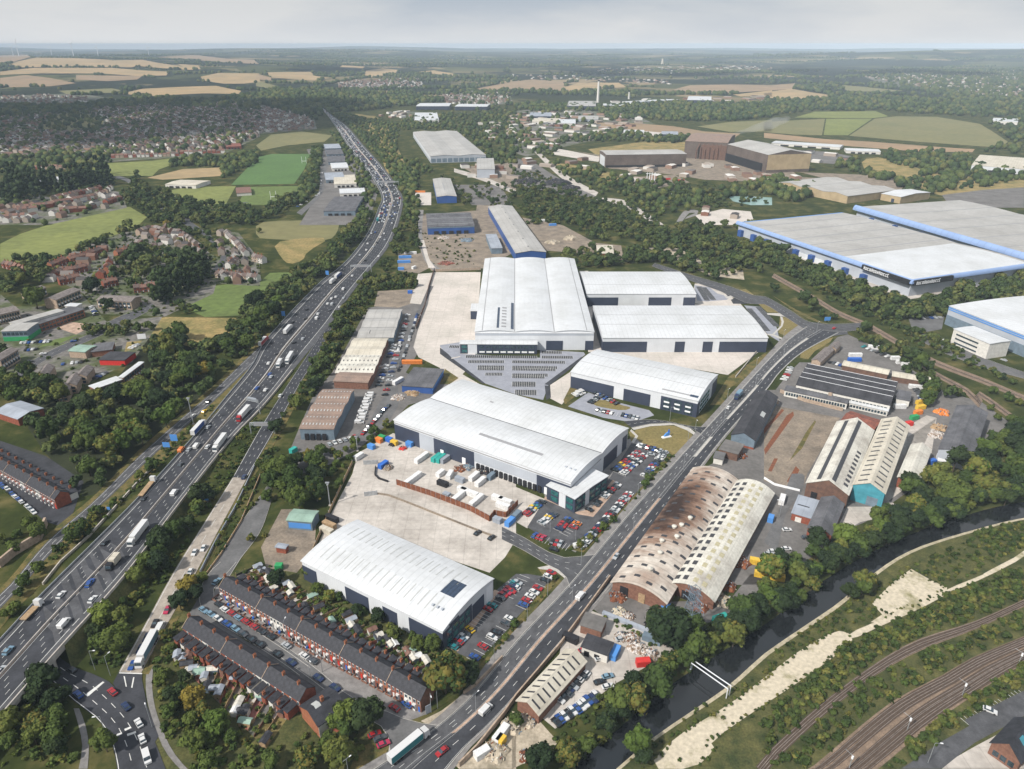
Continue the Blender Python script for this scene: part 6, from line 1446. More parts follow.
def town(s, sp, where, prob=.8, label='hundreds of small houses ', big=1.0):
    if label != 'hundreds of small houses ': label = 'small sheds and works '
    A_ = scatter(s, sp, .3); A_ = A_[rng.random(len(A_)) < prob]; n = len(A_)
    if not n: return
    z = hgt(A_[:, 0], A_[:, 1]); cell = np.floor(A_[:, 0]/170)*7.3+np.floor(A_[:, 1]/150)*3.1; ang = np.sin(cell)*1.6+rng.normal(0, .08, n)
    w = 9*big*rng.uniform(.8, 1.5, n)/2; d = 7.5*big*rng.uniform(.9, 1.1, n)/2; h = 5*rng.uniform(.9, 1.15, n); r = h+(2.4 if big < 1.25 else .8)
    T = np.array([(-1,-1,0), (1,-1,0), (1,1,0), (-1,1,0), (-1,-1,1), (1,-1,1), (1,1,1), (-1,1,1), (-1,0,2), (1,0,2)])
    lx = T[None, :, 0]*w[:, None]; ly = T[None, :, 1]*d[:, None]; zz = np.where(T[None, :, 2] == 0, -2, np.where(T[None, :, 2] == 1, h[:, None], r[:, None]))
    c, s_ = np.cos(ang)[:, None], np.sin(ang)[:, None]
    V = np.stack([lx*c-ly*s_+A_[:, 0][:, None], lx*s_+ly*c+A_[:, 1][:, None], zz+z[:, None]], 2).reshape(-1, 3)
    Fq = np.array([(0,1,5,4), (1,2,6,5), (2,3,7,6), (3,0,4,7), (4,5,9,8), (6,7,8,9), (4,8,7,7), (5,6,9,9)])
    FF = (Fq[None]+(np.arange(n)*10)[:, None, None]).reshape(-1, 4)
    rt = rng.uniform(0, .5, n); wt = rng.uniform(.5, 1, n); rt = rt if big < 1.25 else np.where(rng.random(n) < .55, rng.uniform(.7, 1, n), rt); T_ = np.stack([wt, wt, wt, wt, rt, rt, wt, wt], 1).ravel()
    me = bpy.data.meshes.new('town'); fs = [tuple(f) if f[2] != f[3] else tuple(f[:3]) for f in FF.tolist()]; me.from_pydata(V.tolist(), [], fs); at = me.attributes.new('tint', 'FLOAT', 'FACE'); at.data.foreach_set('value', T_.astype(np.float32)); me.materials.append(M['town_tint'])
    o = bpy.data.objects.new('houses', me); C.objects.link(o); tag(o, label+where, 'town', None, 'stuff')
TOWN1 = 'a 0,350 200,320 320,300 620,290 1024,285 1024,420 880,480 720,490 430,500 200,500 0,520'
town('a 0,400 140,390 210,405 400,402 430,350 330,320 430,300 700,290 1024,285 1024,420 880,475 720,485 430,495 200,490 0,510', 16.5, 'across the shaded slope beyond the playing fields', .75)
town('a 0,330 200,330 150,380 0,395', 20, 'left of the round green hill', .7)
town('b 0,300 150,325 220,350 230,390 60,405 0,408', 20, 'between the town and the motorway', .75)
town('b 320,200 640,190 660,220 520,235 330,235', 26, 'along the hillside at the head of the valley', .5, big=1.2)
town('b 730,255 820,245 1000,250 1010,285 860,300 740,290', 24, 'beside the far industrial plain', .7)
town('c 0,175 220,180 500,190 620,200 620,215 300,200 0,190', 45, 'on the far side of the valley', .3, big=1.6)
town('d 370,180 720,168 1024,158 1024,262 860,258 700,235 560,215', 30, 'on the hillside at the upper right', .6, big=1.3)
IND = 'of sheds and works '
town('c 0,325 200,320 480,335 540,372 420,400 300,430 150,460 60,480 0,470', 46, 'spread over the industrial plain', .6, IND, 2.6)
town('b 880,370 1024,350 1024,420 930,440', 42, 'beyond the very large depot', .5, IND, 2.2)
town('b 740,530 1024,500 1024,620 900,600 800,560', 34, 'about the tank house', .45, IND, 1.8)
town('c 0,500 60,490 180,540 250,500 380,520 430,560 240,545 100,560 0,530', 34, 'beside the railway cutting', .4, IND, 1.8)
town('c 420,560 700,520 1024,545 1024,600 900,610 700,590 440,600', 34, 'in front of the steelworks', .5, IND, 1.7)
town('d 0,560 60,540 140,590 420,570 500,600 380,600 60,600', 34, 'between the steelworks and the mills', .5, IND, 1.6)
town('d 100,470 420,500 300,530 100,520', 40, 'on the yards below the brown field', .4, IND, 2)
town('d 540,570 700,560 1024,570 1024,640 740,640', 40, 'about the car parks on the right', .3, IND, 1.8)
town('c 340,280 1024,262 1024,290 700,290 400,300', 60, 'along the valley floor', .5, IND, 4)
town('b 480,330 600,320 620,345 500,350', 30, 'at the motorway head', .6, IND, 1.6)
town('c 700,690 800,720 940,720 940,750 720,760', 26, 'on the pale yard by the pool', .4, IND, 1.3)
town('e 180,260 330,150 440,150 470,240 400,320 300,320 200,310', 17, 'filling the red-roofed estate', .5, big=.9)
town('e 520,150 560,90 660,60 720,110 800,180 810,215 740,200 650,165 560,165', 16, 'filling the close', .45, big=.9)
town('e 850,110 880,90 1010,200 1024,290 860,290 880,200', 17, 'behind the long curving terrace', .4, big=.9)
town('a 0,690 200,670 480,640 480,690 200,750 0,768', 19, 'filling the old estate', .6, big=.95)
town('c 330,150 1024,140 1024,165 340,175', 60, 'in the haze under the skyline', .25, big=2)
town('a 0,260 180,255 340,265 340,285 0,310', 26, 'at the foot of the stubble fields', .5)
town('e 0,-10 60,0 200,-20 100,-30 0,-35 a 0,740 100,750 80,760 0,768', 12, 'at the left edge above the field', .5)
mass('woodland', scatter('a 0,300 200,300 620,280 1024,280 1024,430 880,480 720,490 430,500 200,500 0,520', 30, .5), rng.uniform(3, 7, 9999)[:len(scatter('a 0,0 1,0 1,1', 30))] if 0 else None, 'leaf_far', 'x', 'x', L3) if 0 else None
def gtrees(s, sp, r, where):
    A_ = scatter(s, sp, .5); mass('woodland', A_, rng.uniform(r*.5, r*1.3, len(A_)), 'leaf_far', 'scattered garden trees '+where, 'woodland', L3, sub=.8)
gtrees('a 0,300 200,300 620,280 1024,280 1024,430 880,480 720,490 430,500 200,500 0,520', 27, 6, 'among the houses of the shaded town')
gtrees('d 370,175 720,160 1024,150 1024,290 700,270 560,225', 48, 9, 'among the houses at the upper right')
gtrees('e 170,250 330,130 530,60 640,60 880,80 1024,200 1024,300 840,290 650,420 400,410 330,330', 21, 3, 'among the houses of the western estates')
gtrees('a 0,640 480,610 500,690 190,768 0,768', 24, 3.5, 'among the houses of the old estate')
gtrees('b 730,240 1010,240 1010,300 730,300 c 0,300 300,330 350,380 100,420 0,430', 50, 7, 'about the far industrial plain')
# far hedgerows and copses over the whole distance
for i in range(5): pass
def farwoods():
    P = []; r = random.Random(5)
    for k in range(200):
        y = 3300*math.exp(r.random()*1.55); x = r.uniform(-.78, .78)*y; a = r.uniform(-.35, .35)+(PI/2 if r.random() < .25 else 0); n = r.randint(14, 60)
        for j in range(n): P.append((x+math.cos(a)*(j-n/2)*17+r.gauss(0, 5), y+math.sin(a)*(j-n/2)*17+r.gauss(0, 5)))
    for k in range(50):
        y = 3600*math.exp(r.random()*1.3); x = r.uniform(-.78, .78)*y; sx = r.uniform(60, 330); sy = r.uniform(40, 150)
        for j in range(int(sx*sy/260)): P.append((x+r.gauss(0, sx), y+r.gauss(0, sy)))
    A_ = np.array(P); keep = np.ones(len(A_), bool)
    for Q in FIELDS: keep &= ~inpoly(Q, A_[:, 0], A_[:, 1])
    A_ = A_[keep]; mass('woodland', A_, rng.uniform(6, 13, len(A_)), 'leaf_far', 'hedgerows and copses spread over the farmland under the skyline', 'woodland', L3, sub=.6)
farwoods()
# ------------------------------------------------------------------ vehicles
PAINT = dict(w=('white',(.62,.62,.62)), s=('silver',(.38,.40,.42)), k=('black',(.015,.015,.018)), g=('dark grey',(.07,.075,.085)), b=('blue',(.02,.07,.26)), n=('navy',(.015,.03,.09)), r=('red',(.34,.02,.025)), y=('yellow',(.70,.45,.02)), o=('orange',(.60,.17,.03)), t=('teal',(.02,.20,.22)), l=('pale blue',(.16,.27,.36)), p=('pink-red',(.42,.03,.08)))
for k_, (nm, c) in PAINT.items(): mat('paint_'+k_, c, .3, .1, var=.05, scale=2, spec=.6)
mat('tyre', (.02,.02,.02), .9, 0, var=.1, scale=3)
def car_body(mb, L_=4.3, W_=1.78, van=False):
    h = L_/2; w = W_/2
    if van: P = [(-h,.35), (-h,1.9), (-h+.1,2.0), (h-1.55,2.0), (h-.9,1.25), (h-.1,1.0), (h,.35)]
    else: P = [(-h,.35), (-h+.03,.85), (-h+.55,.95), (h-1.25,.93), (h-.12,.75), (h,.35)]
    for i in range(len(P)):
        (x0, z0), (x1, z1) = P[i], P[(i+1) % len(P)]; mb.face([(x0,-w,z0), (x1,-w,z1), (x1,w,z1), (x0,w,z0)])
    mb.face([(x,-w,z) for x, z in P][::-1]); mb.face([(x,w,z) for x, z in P])
    if not van: mb.hexa([(-h+.75,-w*.80,1.36), (h-2.05,-w*.80,1.36), (h-2.05,w*.80,1.36), (-h+.75,w*.80,1.36)], [(-h+.8,-w*.78,1.46), (h-2.1,-w*.78,1.46), (h-2.1,w*.78,1.46), (-h+.8,w*.78,1.46)])
def car_glass(mb, L_=4.3, W_=1.78, van=False):
    h = L_/2; w = W_/2
    if van: mb.hexa([(h-1.6,-w*.92,1.95), (h-.88,-w*.92,1.24), (h-.88,w*.92,1.24), (h-1.6,w*.92,1.95)], [(h-1.54,-w*.9,1.99), (h-.82,-w*.92,1.28), (h-.82,w*.92,1.28), (h-1.54,w*.9,1.99)]); mb.box(h-2.3,-w-.02,1.3,h-1.4,w+.02,1.8)
    else: mb.hexa([(-h+.35,-w*.93,.93), (h-1.2,-w*.93,.91), (h-1.2,w*.93,.91), (-h+.35,w*.93,.93)], [(-h+.72,-w*.8,1.38), (h-2.0,-w*.8,1.38), (h-2.0,w*.8,1.38), (-h+.72,w*.8,1.38)])
def wheel(x, y, r=.33):
    return tmesh(lambda mb: mb.bar((x, y-.1, r), (x, y+.1, r), r, r, 10), 'wheel', M['tyre'])
CB = {k: tmesh(lambda mb: car_body(mb), 'body', M['paint_'+k]) for k in PAINT}
VB = {k: tmesh(lambda mb: car_body(mb, 5.4, 2.0, True), 'body', M['paint_'+k]) for k in PAINT}
CG = tmesh(car_glass, 'window', M['glass']); VG = tmesh(lambda mb: car_glass(mb, 5.4, 2.0, True), 'window', M['glass'])
CW = [wheel(x, y) for x in (-1.3, 1.32) for y in (-.82, .82)]; VW = [wheel(x, y, .36) for x in (-1.7, 1.75) for y in (-.92, .92)]
CAR = []; VAN = []
def car(p, rz, k, where, van=False): (VAN if van else CAR).append((p, rz, k, where))
def row(q, n, cols, where, turn=PI/2, fill=1, van=False, jit=.12, flip=True):
    a, b = GP(q)[:2]; u = b-a; rz = math.atan2(u.y, u.x)+turn; j = 0
    for i in range(n):
        if random.random() > fill: continue
        k = cols[j % len(cols)]; j += 1
        if k == '.': continue
        p = a+u*((i+.5)/n); nn = Vector((-u.y, u.x, 0)).normalized()*random.uniform(-jit, jit)*3
        car(p+nn+Vector((0,0,zl(.05, p.y))), rz+(PI if flip and random.random() < .5 else 0)+random.uniform(-.04, .04), k, where, van)
MIX = 'wskgbskwkgnswgkrgswkngwbs'
def mixcols(n, seed=0): r = random.Random(seed); return ''.join(r.choice(MIX) for _ in range(n))
# office car park
row('D 190,358 335,250', 9, 'rrksytbkg', 'in the left row of the office car park'); row('D 320,430 430,345', 6, 'swwyng', 'in the row of six before the glazed office')
row('D 452,475 550,385', 5, 'nrrkb', 'in the left half of the double row by the office'); row('D 560,470 610,410', 2, 'ro', 'in the right half of the double row by the office')
row('D 262,512 350,548', 3, 'brp', 'at the corner of the office car park entrance', flip=False); row('D 400,565 485,592', 3, 'krs', 'in the bottom row of the office car park')
row('D 640,600 1024,185', 23, mixcols(23, 3), 'in the long row against the hedge'); row('k 520,345 605,245', 14, mixcols(14, 4), 'at the upper end of the hedge row')
row('D 690,330 930,110', 11, 'k.gk.swkrgw', 'in the row beside the office wall'); row('k 400,322 500,245', 11, 'kbgyrrkwrsr', 'in the first middle row of the upper car park'); row('k 432,335 525,258', 11, 'wwrsbwkwgrw', 'in the second middle row of the upper car park')
row('k 490,218 590,245', 8, 'wwgrkbks', 'in the top row by the sculpture lawn'); row('k 545,262 548,250', 1, 's', 'alone in the middle of the upper car park')
car(GP('D 620,600')[0], .4, 'w', 'at the hedge corner', True); row('k 365,295 372,285', 1, 'r', 'by the wall of the central warehouse')
# near warehouse car park
row('n 772,296 832,236', 6, 'tkrlwg', 'nearest the near warehouse wall'); row('n 838,226 856,212', 2, 'y.', 'beside the near warehouse wall'); row('n 905,150 935,118', 2, 'rt', 'midway along the near warehouse wall'); row('n 960,105 1024,35', 6, 'grprnt', 'at the far end of the near warehouse wall')
row('n 850,340 1005,170', 9, 'b.r.wk.gw', 'in the outer row of the near warehouse car park'); row('o 35,132 160,-10', 9, 'brwwr.kwr', 'in the hedge row of the near warehouse car park'); row('o -10,80 45,15', 4, 'rws.', 'in the inner row of the near warehouse car park')
# the street
def pts(s, cols, where, rz=None, st_=None, van=False, back=0):
    for (x, y), k in zip(K(s), cols):
        p = G(x, y)
        if st_ is not None:
            i, r_ = st_.near(p); p = G(x, y, st_.c[i].z); r_ += back; p.z += zl(st_.level, p.y)
        else: r_ = rz; p.z += zl(.12, p.y)
        car(p, r_, k, where, van)
tr = terr.near(GP('n 120,330')[0])[1]
pts('z 265,325 325,358 380,393 450,432 515,470 575,512 642,555 712,595 845,670 955,735', 'llwblgkkkn', 'parked on the garden side of the terrace street', tr); pts('z 385,280 430,320 485,350 535,383 597,415 660,455 720,490 792,533', 'kwrlrrgk', 'parked on the front side of the terrace street', tr+PI)
pts('n 120,287 190,327 225,347 20,230 60,250', 'swgkk', 'parked beside the terrace front gardens', tr+PI); pts('n 247,415 313,453', 'nn', 'parked beside the rear terrace corner', tr); pts('n 545,532 595,518', 'rb', 'at the end of the terrace street', tr+PI); pts('z 370,100', 'l', 'on the bend of the street', 1.2)
pts('n 468,637 490,652 503,675', 'rgp', 'on the grass by the corner trees', .5)
# main road
pts('n 733,705 k 410,660 607,460 k 905,170', 'rsgw', 'driving on the central main road', st_=cr, back=PI); pts('n 905,540 o 270,93', 'ww', 'driving up the central main road', st_=cr, van=True); pts('k 165,632', 'k', 'on the estate road by the office car park', -.45)
pts('s 565,183 w 834,329', 'wr', 'near the traffic island', st_=cr)
# motorway, near
pts('i 712,298 570,432 415,607 357,762 820,150 745,238 m 355,45 35,307 243,87 5,385 367,105', 'gkkbssblwsw', 'on the near stretch of the motorway', st_=mw)
pts('i 775,225 688,410 m 255,200', 'www', 'on the near stretch of the motorway', st_=mw, van=True); pts('i 715,240', 'o', 'on the motorway behind the lorry', st_=mw, van=True); pts('i 818,228', 'w', 'beside the white lorry on the motorway', st_=mw)
pts('i 822,50 805,88 762,105', 'kyw', 'on the left sliproad', st_=ls)
pts('i 962,347', 'n', 'at the head of the concrete sliproad', st_=rs2); pts('i 802,628 767,645 750,722 m 580,255 555,300 523,365 612,200 660,147', 'wwwnnbkp', 'on the concrete sliproad', st_=rs2, back=PI); pts('m 633,215', 'w', 'waiting on the concrete sliproad', st_=rs2, van=True)
pts('m 310,480 445,470 498,527 283,382 548,593 562,655', 'brnkww', 'on the roundabout', st_=rb, back=PI); pts('m 580,728', 'w', 'on the roundabout exit', st_=rb, van=True)
pts('Fz 800,200 730,185 775,105 640,320 570,490 535,440', 'gskgsn', 'on the dark stretch of the right sliproad', st_=rs1) if 0 else None
pts('f 50,607 60,660 55,650 85,570 38,712 5,705 97,735 145,445 197,430 283,372 298,352 290,398 330,385 185,510 200,395 308,298 345,350 380,262 400,210 410,180 435,160 440,135 450,120 455,95 470,90 510,40 505,95 483,185 500,70 507,120 490,110 475,130 462,148 430,200 245,412 150,525 270,340 315,345', 'wsbkwbwkkwwgwskgswkswwkwbkwwgswkskwkgw', 'on the middle stretch of the motorway', st_=mw)
pts('f 345,315 240,430 95,612 300,375', 'wwws', 'on the middle stretch of the motorway', st_=mw, van=True)
r5 = random.Random(11); iA = mw.near(G(385,225))[0]
for i in range(iA, mw.n-1):
    for f in (.14, .23, .33, .42, .57, .66, .75, .84):
        if r5.random() < (.42 if f < .5 else .26):
            p = mw.at(i, f).copy(); p.z += zl(mw.level, p.y); car(p, mw.near(p)[1], r5.choice(MIX+'ww'), 'on the far stretch of the motorway', r5.random() < .15)
# trading estate and yards
row('j 450,15 405,138', 10, 'wwwwwwwwww', 'in the row of white vans beside the brown-roofed unit', fill=1, van=True)
row('f 600,410 505,740', 22, mixcols(22, 6), 'along the front of the trading estate units', fill=.75); row('f 640,400 560,640', 20, mixcols(20, 7), 'along the fence of the trading estate road', turn=0, fill=.8); row('j 280,220 400,185', 6, 'swwswr', 'at the foot of the trading estate', fill=1); row('j 415,180 525,60', 9, 'rwkrswkbg', 'on the curve of the trading estate road', turn=0)
row('f 545,530 480,700', 14, mixcols(14, 8), 'against the trading estate units', fill=.7)
row('o 165,592 340,480', 11, 'kbwkwbwwbnw', 'in the riverside row of the scrap dealer'); row('o 182,508 290,385', 9, 'wkgnskwgw', 'along the cream shed of the scrap dealer'); pts('o 283,305 347,337 377,408 345,430 377,448 430,260', 'rwlkws', 'in the middle of the scrap dealer yard', .3)
pts('l 90,555 88,630 20,650 35,640 165,585 190,628', 'wwswgw', 'in the yard beside the brick workshops', .05)
pts('j 873,567 928,586', 'kk', 'crossing the works service road', .9); pts('p 888,543', 'w', 'alone in the station car park', -.6)
row('k 305,55 360,15', 7, mixcols(7, 9), 'on the left of the loop car park', fill=.8); row('k 330,80 500,115', 12, 'gskrwkbgswkb', 'along the lower edge of the loop car park', fill=.8); row('k 320,12 420,60', 7, 'kwgbsrk', 'before the main-road unit', fill=.9); row('k 240,25 300,5', 4, 'www.', 'by the pale ramp', van=True)
row('x 430,350 690,520', 14, mixcols(14, 12), 'along the front of the saw-tooth factory', fill=.6); row('x 20,330 70,240', 6, 'wwrsws', 'beside the saw-tooth factory gate'); row('x 870,380 930,470', 8, mixcols(8, 13), 'at the right end of the saw-tooth factory'); row('x 520,105 700,180', 6, 'twskgw', 'under the railway trees'); row('x 290,200 420,240', 6, 'kgwbks', 'behind the purple-grey workshop', fill=.6)
row('h 600,430 700,425', 6, mixcols(6, 15), 'behind the white office block'); row('h 700,510 960,600', 8, 'w.rw.g.s', 'on the road before the white office block', turn=0)
# west estate
row('e 80,525 200,520', 8, 'wsbwkbws', 'in the shopping parade car park'); row('e 95,555 150,550', 4, 'kbwk', 'in the lower shopping car park'); row('e 360,380 380,420', 6, 'wswbwk', 'at the maisonettes'); row('e 240,610 330,600', 5, 'b.wsk', 'by the clubs'); row('e 510,550 545,530', 3, 'wws', 'beside the white box building'); row('e 370,670 420,640', 4, 'kbsg', 'before the white-roofed flats')
row('i 0,370 140,490', 12, 'bbwkbwbw.wsw', 'parked in the street of the left terrace', turn=0); pts('e 120,600 170,570 290,520', 'kwb', 'driving on the estate road', .5)
row('a 300,690 420,650', 16, mixcols(16, 21), 'in the streets of the old estate', fill=.6)
row('b 160,700 260,640', 10, mixcols(10, 22), 'at the works beside the motorway', fill=.7); row('b 250,650 262,560', 8, mixcols(8, 23), 'on the lane of the works beside the motorway', turn=0, fill=.7)
row('f 560,560 590,430', 10, mixcols(10, 24), 'on the trading estate roadway', turn=0, fill=.5)
# make them: the nearest ones as things, what is left (too many to tell apart) as one mass
def place(L0, bodies, glass, wheels, name, word, limit):
    L0.sort(key=lambda c: math.hypot(c[0].x, c[0].y)); g = {}
    for p, rz, k, wh in L0[:limit]: g.setdefault((k, wh), []).append((p, rz))
    for (k, wh), ps in g.items():
        for i, (p, rz) in enumerate(ps):
            e = empty(name, p, rz); cn = PAINT[k][0]
            tag(e, '%s %s %s' % (cn, word, wh) if len(ps) == 1 else '%s nearest %s %s %s' % (ordn(i+1), cn, word, wh), word, word+'s '+wh)
            e['label'] = ' '.join(e['label'].split()[:16])
            ob('body', bodies[k], e); ob('window', glass, e)
            if p.y < 420:
                for w_ in wheels: ob('wheel', w_, e)
    R_ = L0[limit:]
    if R_:
        mb = MB()
        for p, rz, k, wh in R_:
            t = MB(); car_body(t, 4.4, 1.85); c, s_ = math.cos(rz), math.sin(rz); n = len(mb.v); mb.m(M['paint_'+k])
            mb.v += [(p.x+x*c-y*s_, p.y+x*s_+y*c, p.z+z) for x, y, z in t.v]
            for f in t.f: mb.f.append(tuple(n+i for i in f)); mb.mi.append(mb.cur)
        o = mb.build('traffic', None); tag(o, 'far-off %ss too small and many to tell apart, mostly on the distant motorway' % word, 'traffic', None, 'stuff')
print('cars', len(CAR), 'vans', len(VAN))
place(CAR, CB, CG, CW, 'parked_car' if 0 else 'car', 'car', 298); place(VAN, VB, VG, VW, 'van', 'van', 200)
def lorry(q, st_, label, cab='w', box='w', L_=12.5, back=0, low=False, side=None, rz=None):
    (x, y), = K(q); p = G(x, y)
    if st_: i, r_ = st_.near(p); p = G(x, y, st_.c[i].z); p.z += zl(st_.level, p.y); r_ += back
    else: r_ = rz
    e = empty('lorry', p, r_); tag(e, label, 'lorry')
    mb = MB(); mb.hexa([(L_/2+.6,-1.22,.5), (L_/2+2.9,-1.22,.5), (L_/2+2.9,1.22,.5), (L_/2+.6,1.22,.5)], [(L_/2+.6,-1.2,3.5), (L_/2+2.5,-1.2,3.2), (L_/2+2.5,1.2,3.2), (L_/2+.6,1.2,3.5)]); c_ = mb.build('cab', M['paint_'+cab], e)
    mb = MB(); mb.hexa([(L_/2+2.72,-1.1,1.7), (L_/2+2.85,-1.1,1.7), (L_/2+2.85,1.1,1.7), (L_/2+2.72,1.1,1.7)], [(L_/2+2.52,-1.1,2.8), (L_/2+2.62,-1.1,2.8), (L_/2+2.62,1.1,2.8), (L_/2+2.52,1.1,2.8)]); mb.build('windscreen', M['glass'], c_)
    mb = MB(); mb.box(-L_/2,-1.25,1.1,L_/2,1.25,1.5 if low else 4.0); t_ = mb.build('trailer', M['paint_'+box] if box in PAINT else M[box], e)
    if side and not low:
        for s_ in (-1, 1): mb = MB(); mb.box(-L_/2+.1, s_*1.25, 1.3, L_/2-.1, s_*1.29, 3.9); mb.build('curtain_side', M['paint_'+side], t_)
    for x in (-L_/2+1.2, -L_/2+2.5, -L_/2+3.8, L_/2+1.9):
        for s_ in (-1, 1): ob('wheel', tmesh(lambda m_: m_.bar((x, s_*1.0, .5), (x, s_*1.25, .5), .5, .5, 10), 'wheel', M['tyre']), e)
lorry('i 780,165', mw, 'articulated lorry with red rear and blue sides passing the tall camera mast', 'w', 'w', side='b'); lorry('i 965,100', mw, 'white-roofed articulated lorry with a red cab under the gantry', 'r', 'w', back=PI); lorry('i 872,215', mw, 'white tanker-like lorry beside a white van on the motorway', 'w', 'w', back=PI)
lorry('i 578,398', mw, 'flatbed lorry with bare brown deck and white cab', 'w', 'timber', low=True); lorry('i 553,572', mw, 'white articulated lorry nearest the concrete sliproad', 'w', 'w', back=PI); lorry('i 457,685', mw, 'short dark truck with cream load heading towards the bridge', 'k', 'roof_cream', 5, back=PI); lorry('m 120,165', mw, 'tan-decked truck with white cab on the left lanes by the bridge', 'w', 'timber', 7, low=True)
lorry('f 28,530', ls, 'red articulated lorry on the left sliproad', 'r', 'w', side='r'); lorry('f 322,268', mw, 'blue-sided articulated lorry in the middle of the motorway traffic', 'b', 'w', side='b'); lorry('f 300,290', mw, 'white lorry behind the blue-sided one', 'w', 'w', 9); lorry('f 135,590', mw, 'white articulated lorry just before the sliproad splits off', 'w', 'w', back=PI); lorry('f 125,482', mw, 'white articulated lorry in the left lanes near the blue sign', 'w', 'w'); lorry('f 480,45', mw, 'green-ended lorry at the head of the motorway bend', 'w', 't', 9); lorry('f 95,612', mw, 'small white box lorry leading the articulated one', 'w', 'w', 6, back=PI)
lorry('m 588,300', rs2, 'blue-sided articulated lorry queuing at the foot of the sliproad', 'w', 'w', back=PI, side='l'); lorry('n 590,702', cr, 'teal-sided articulated lorry turning past the terrace street', 'w', 'w', side='t'); lorry('k 893,28', cr, 'tipper lorry with bright blue load by the road junction', 'n', 'l', 6, back=PI)
# ------------------------------------------------------------------ parking bays
def bays(q, n, depth=4.8, both=True, dark=None, lv=.062):
    a, b = GP(q)[:2]; u = (b-a); un = u.normalized(); v = Vector((-un.y, un.x, 0)); mb = MB(); w = .14*(1+max(0, a.y-300)/700); z = Vector((0, 0, zl(lv, a.y)+.01)); d0 = -depth/2
    if dark: p = [a+v*d0, b+v*d0, b-v*d0, a-v*d0]; tag(up(MB().face([x+Vector((0,0,zl(lv-.006, x.y))) for x in p])).build('parking_bay', M[dark]), kind='structure')
    for i in range(n+1):
        c = a+u*(i/n); mb.face([c-un*w/2+v*d0+z, c+un*w/2+v*d0+z, c+un*w/2-v*d0+z, c-un*w/2-v*d0+z])
    tag(up(mb).build('bay_marking', M['paint']), kind='structure')
for q, n in (('D 190,358 335,250', 9), ('D 320,430 430,345', 6), ('D 452,475 550,385', 5), ('D 500,505 620,405', 6), ('D 262,512 350,548', 4), ('D 370,555 530,610', 6), ('D 640,600 1024,185', 25), ('k 520,345 605,245', 15), ('k 400,322 500,245', 11), ('k 432,335 525,258', 11), ('k 490,218 590,245', 8),
             ('n 760,305 1020,30', 26), ('n 850,340 1005,170', 11), ('o 35,132 160,-10', 10), ('o -15,90 50,10', 6), ('p 800,590 1024,475', 17), ('k 330,80 500,115', 14), ('k 305,55 360,15', 7)): bays(q, n)
for q, n in (('E 165,362 620,366', 34), ('E 180,395 410,396', 22), ('E 462,396 800,400', 30), ('E 240,428 410,430', 15), ('E 462,430 750,434', 26), ('E 240,441 410,443', 15), ('E 462,443 740,447', 26), ('E 290,475 400,476', 11), ('E 462,480 690,482', 20), ('E 462,491 670,494', 18), ('E 462,532 612,534', 13), ('E 462,545 612,547', 13), ('E 480,585 618,587', 12), ('E 480,598 618,600', 12), ('E 650,335 780,337', 12), ('E 650,366 850,368', 17), ('E 60,298 125,300', 6)):
    bays(q, n, 4.6, dark='asphalt_dark')
st('road', 'E 0,305 50,345 75,370 290,535 270,535 40,375 0,345', M['asphalt_dark'], .06); st('road', 'E 668,540 905,365 915,378 700,548', M['asphalt_dark'], .06); st('road', 'E 670,548 705,550 710,625 680,640', M['asphalt_dark'], .061)
st('path', 'E 70,372 130,360 130,365 75,378', M['pale_yard'], .062)
for q, n in (('u 120,235 175,325', 12), ('u 150,240 215,320', 12), ('u 440,375 560,520', 18), ('u 500,365 620,490', 16)): bays(q, n, 5, dark='asphalt_dark')
for q in ('u 260,270 300,300 330,290 400,300 470,295 480,305 400,310 330,305 300,312', 'u 470,290 500,320 560,345 620,375 655,400 755,465 750,472 650,408 560,352 490,328', 'u 555,405 640,405 680,420 670,428 560,415', 'u 640,425 655,430 665,460 655,490 600,545 590,540 645,485 650,460', 'u 560,538 600,540 670,570 665,578 590,550 560,545', 'k 470,150 540,135 640,130 700,150 735,180 728,186 690,160 636,138 545,143 480,158', 'k 470,155 497,182 480,210 470,205 486,182 465,162', 'k 100,700 150,690 180,705 216,735 228,768 218,768 205,740 170,712 110,706', 'n 505,590 530,612 535,660 528,710 520,708 528,660 520,615'):
    st('path', q, M['kerb'], .066)
# yard marks
st('yard_strip', 'l 0,235 90,100 115,85 118,100 60,180 5,255', M['rust'], .05); st('yard_strip', 'l 15,320 130,130 150,110 155,120 90,220 30,322', M['dirt_yard'], .05); st('yard_strip', 'l 15,320 40,270 55,270 30,322', M['rust'], .052)
st('yard_strip', 'l 0,150 70,75 80,80 30,135 0,175', M['rust'], .05); st('yard_strip', 'l 90,360 125,300 140,315 110,375', M['rust'], .05); st('yard_strip', 'l 170,160 200,120 205,125 150,230 100,280', M['verge'], .05)
# ------------------------------------------------------------------ fences, walls, hedges
def wallp(q, h, w, m, name, label, cat, posts=0, z0=0):
    P = GP(q); mb = MB()
    for i in range(len(P)-1):
        a, b = P[i], P[i+1]; d = b-a; n = Vector((-d.y, d.x, 0)).normalized()*w/2; H = Vector((0,0,h)); O = Vector((0,0,-.1))
        mb.hexa([a-n+O, b-n+O, b+n+O, a+n+O], [a-n+H, b-n+H, b+n+H, a+n+H])
    e = empty(name, P[0]); mb2 = MB(); mb2.v = [(v[0]-P[0].x, v[1]-P[0].y, v[2]) for v in mb.v]; mb2.f = mb.f; mb2.build('wall_run' if w > .3 else 'panel_run', M[m], e)
    if posts:
        for p in resample(P, posts):
            q_ = p-P[0]; MB().box(q_.x-.15, q_.y-.15, 0, q_.x+.15, q_.y+.15, h+.3).build('post', M['galvanised'], e)
    tag(e, label, cat); return e
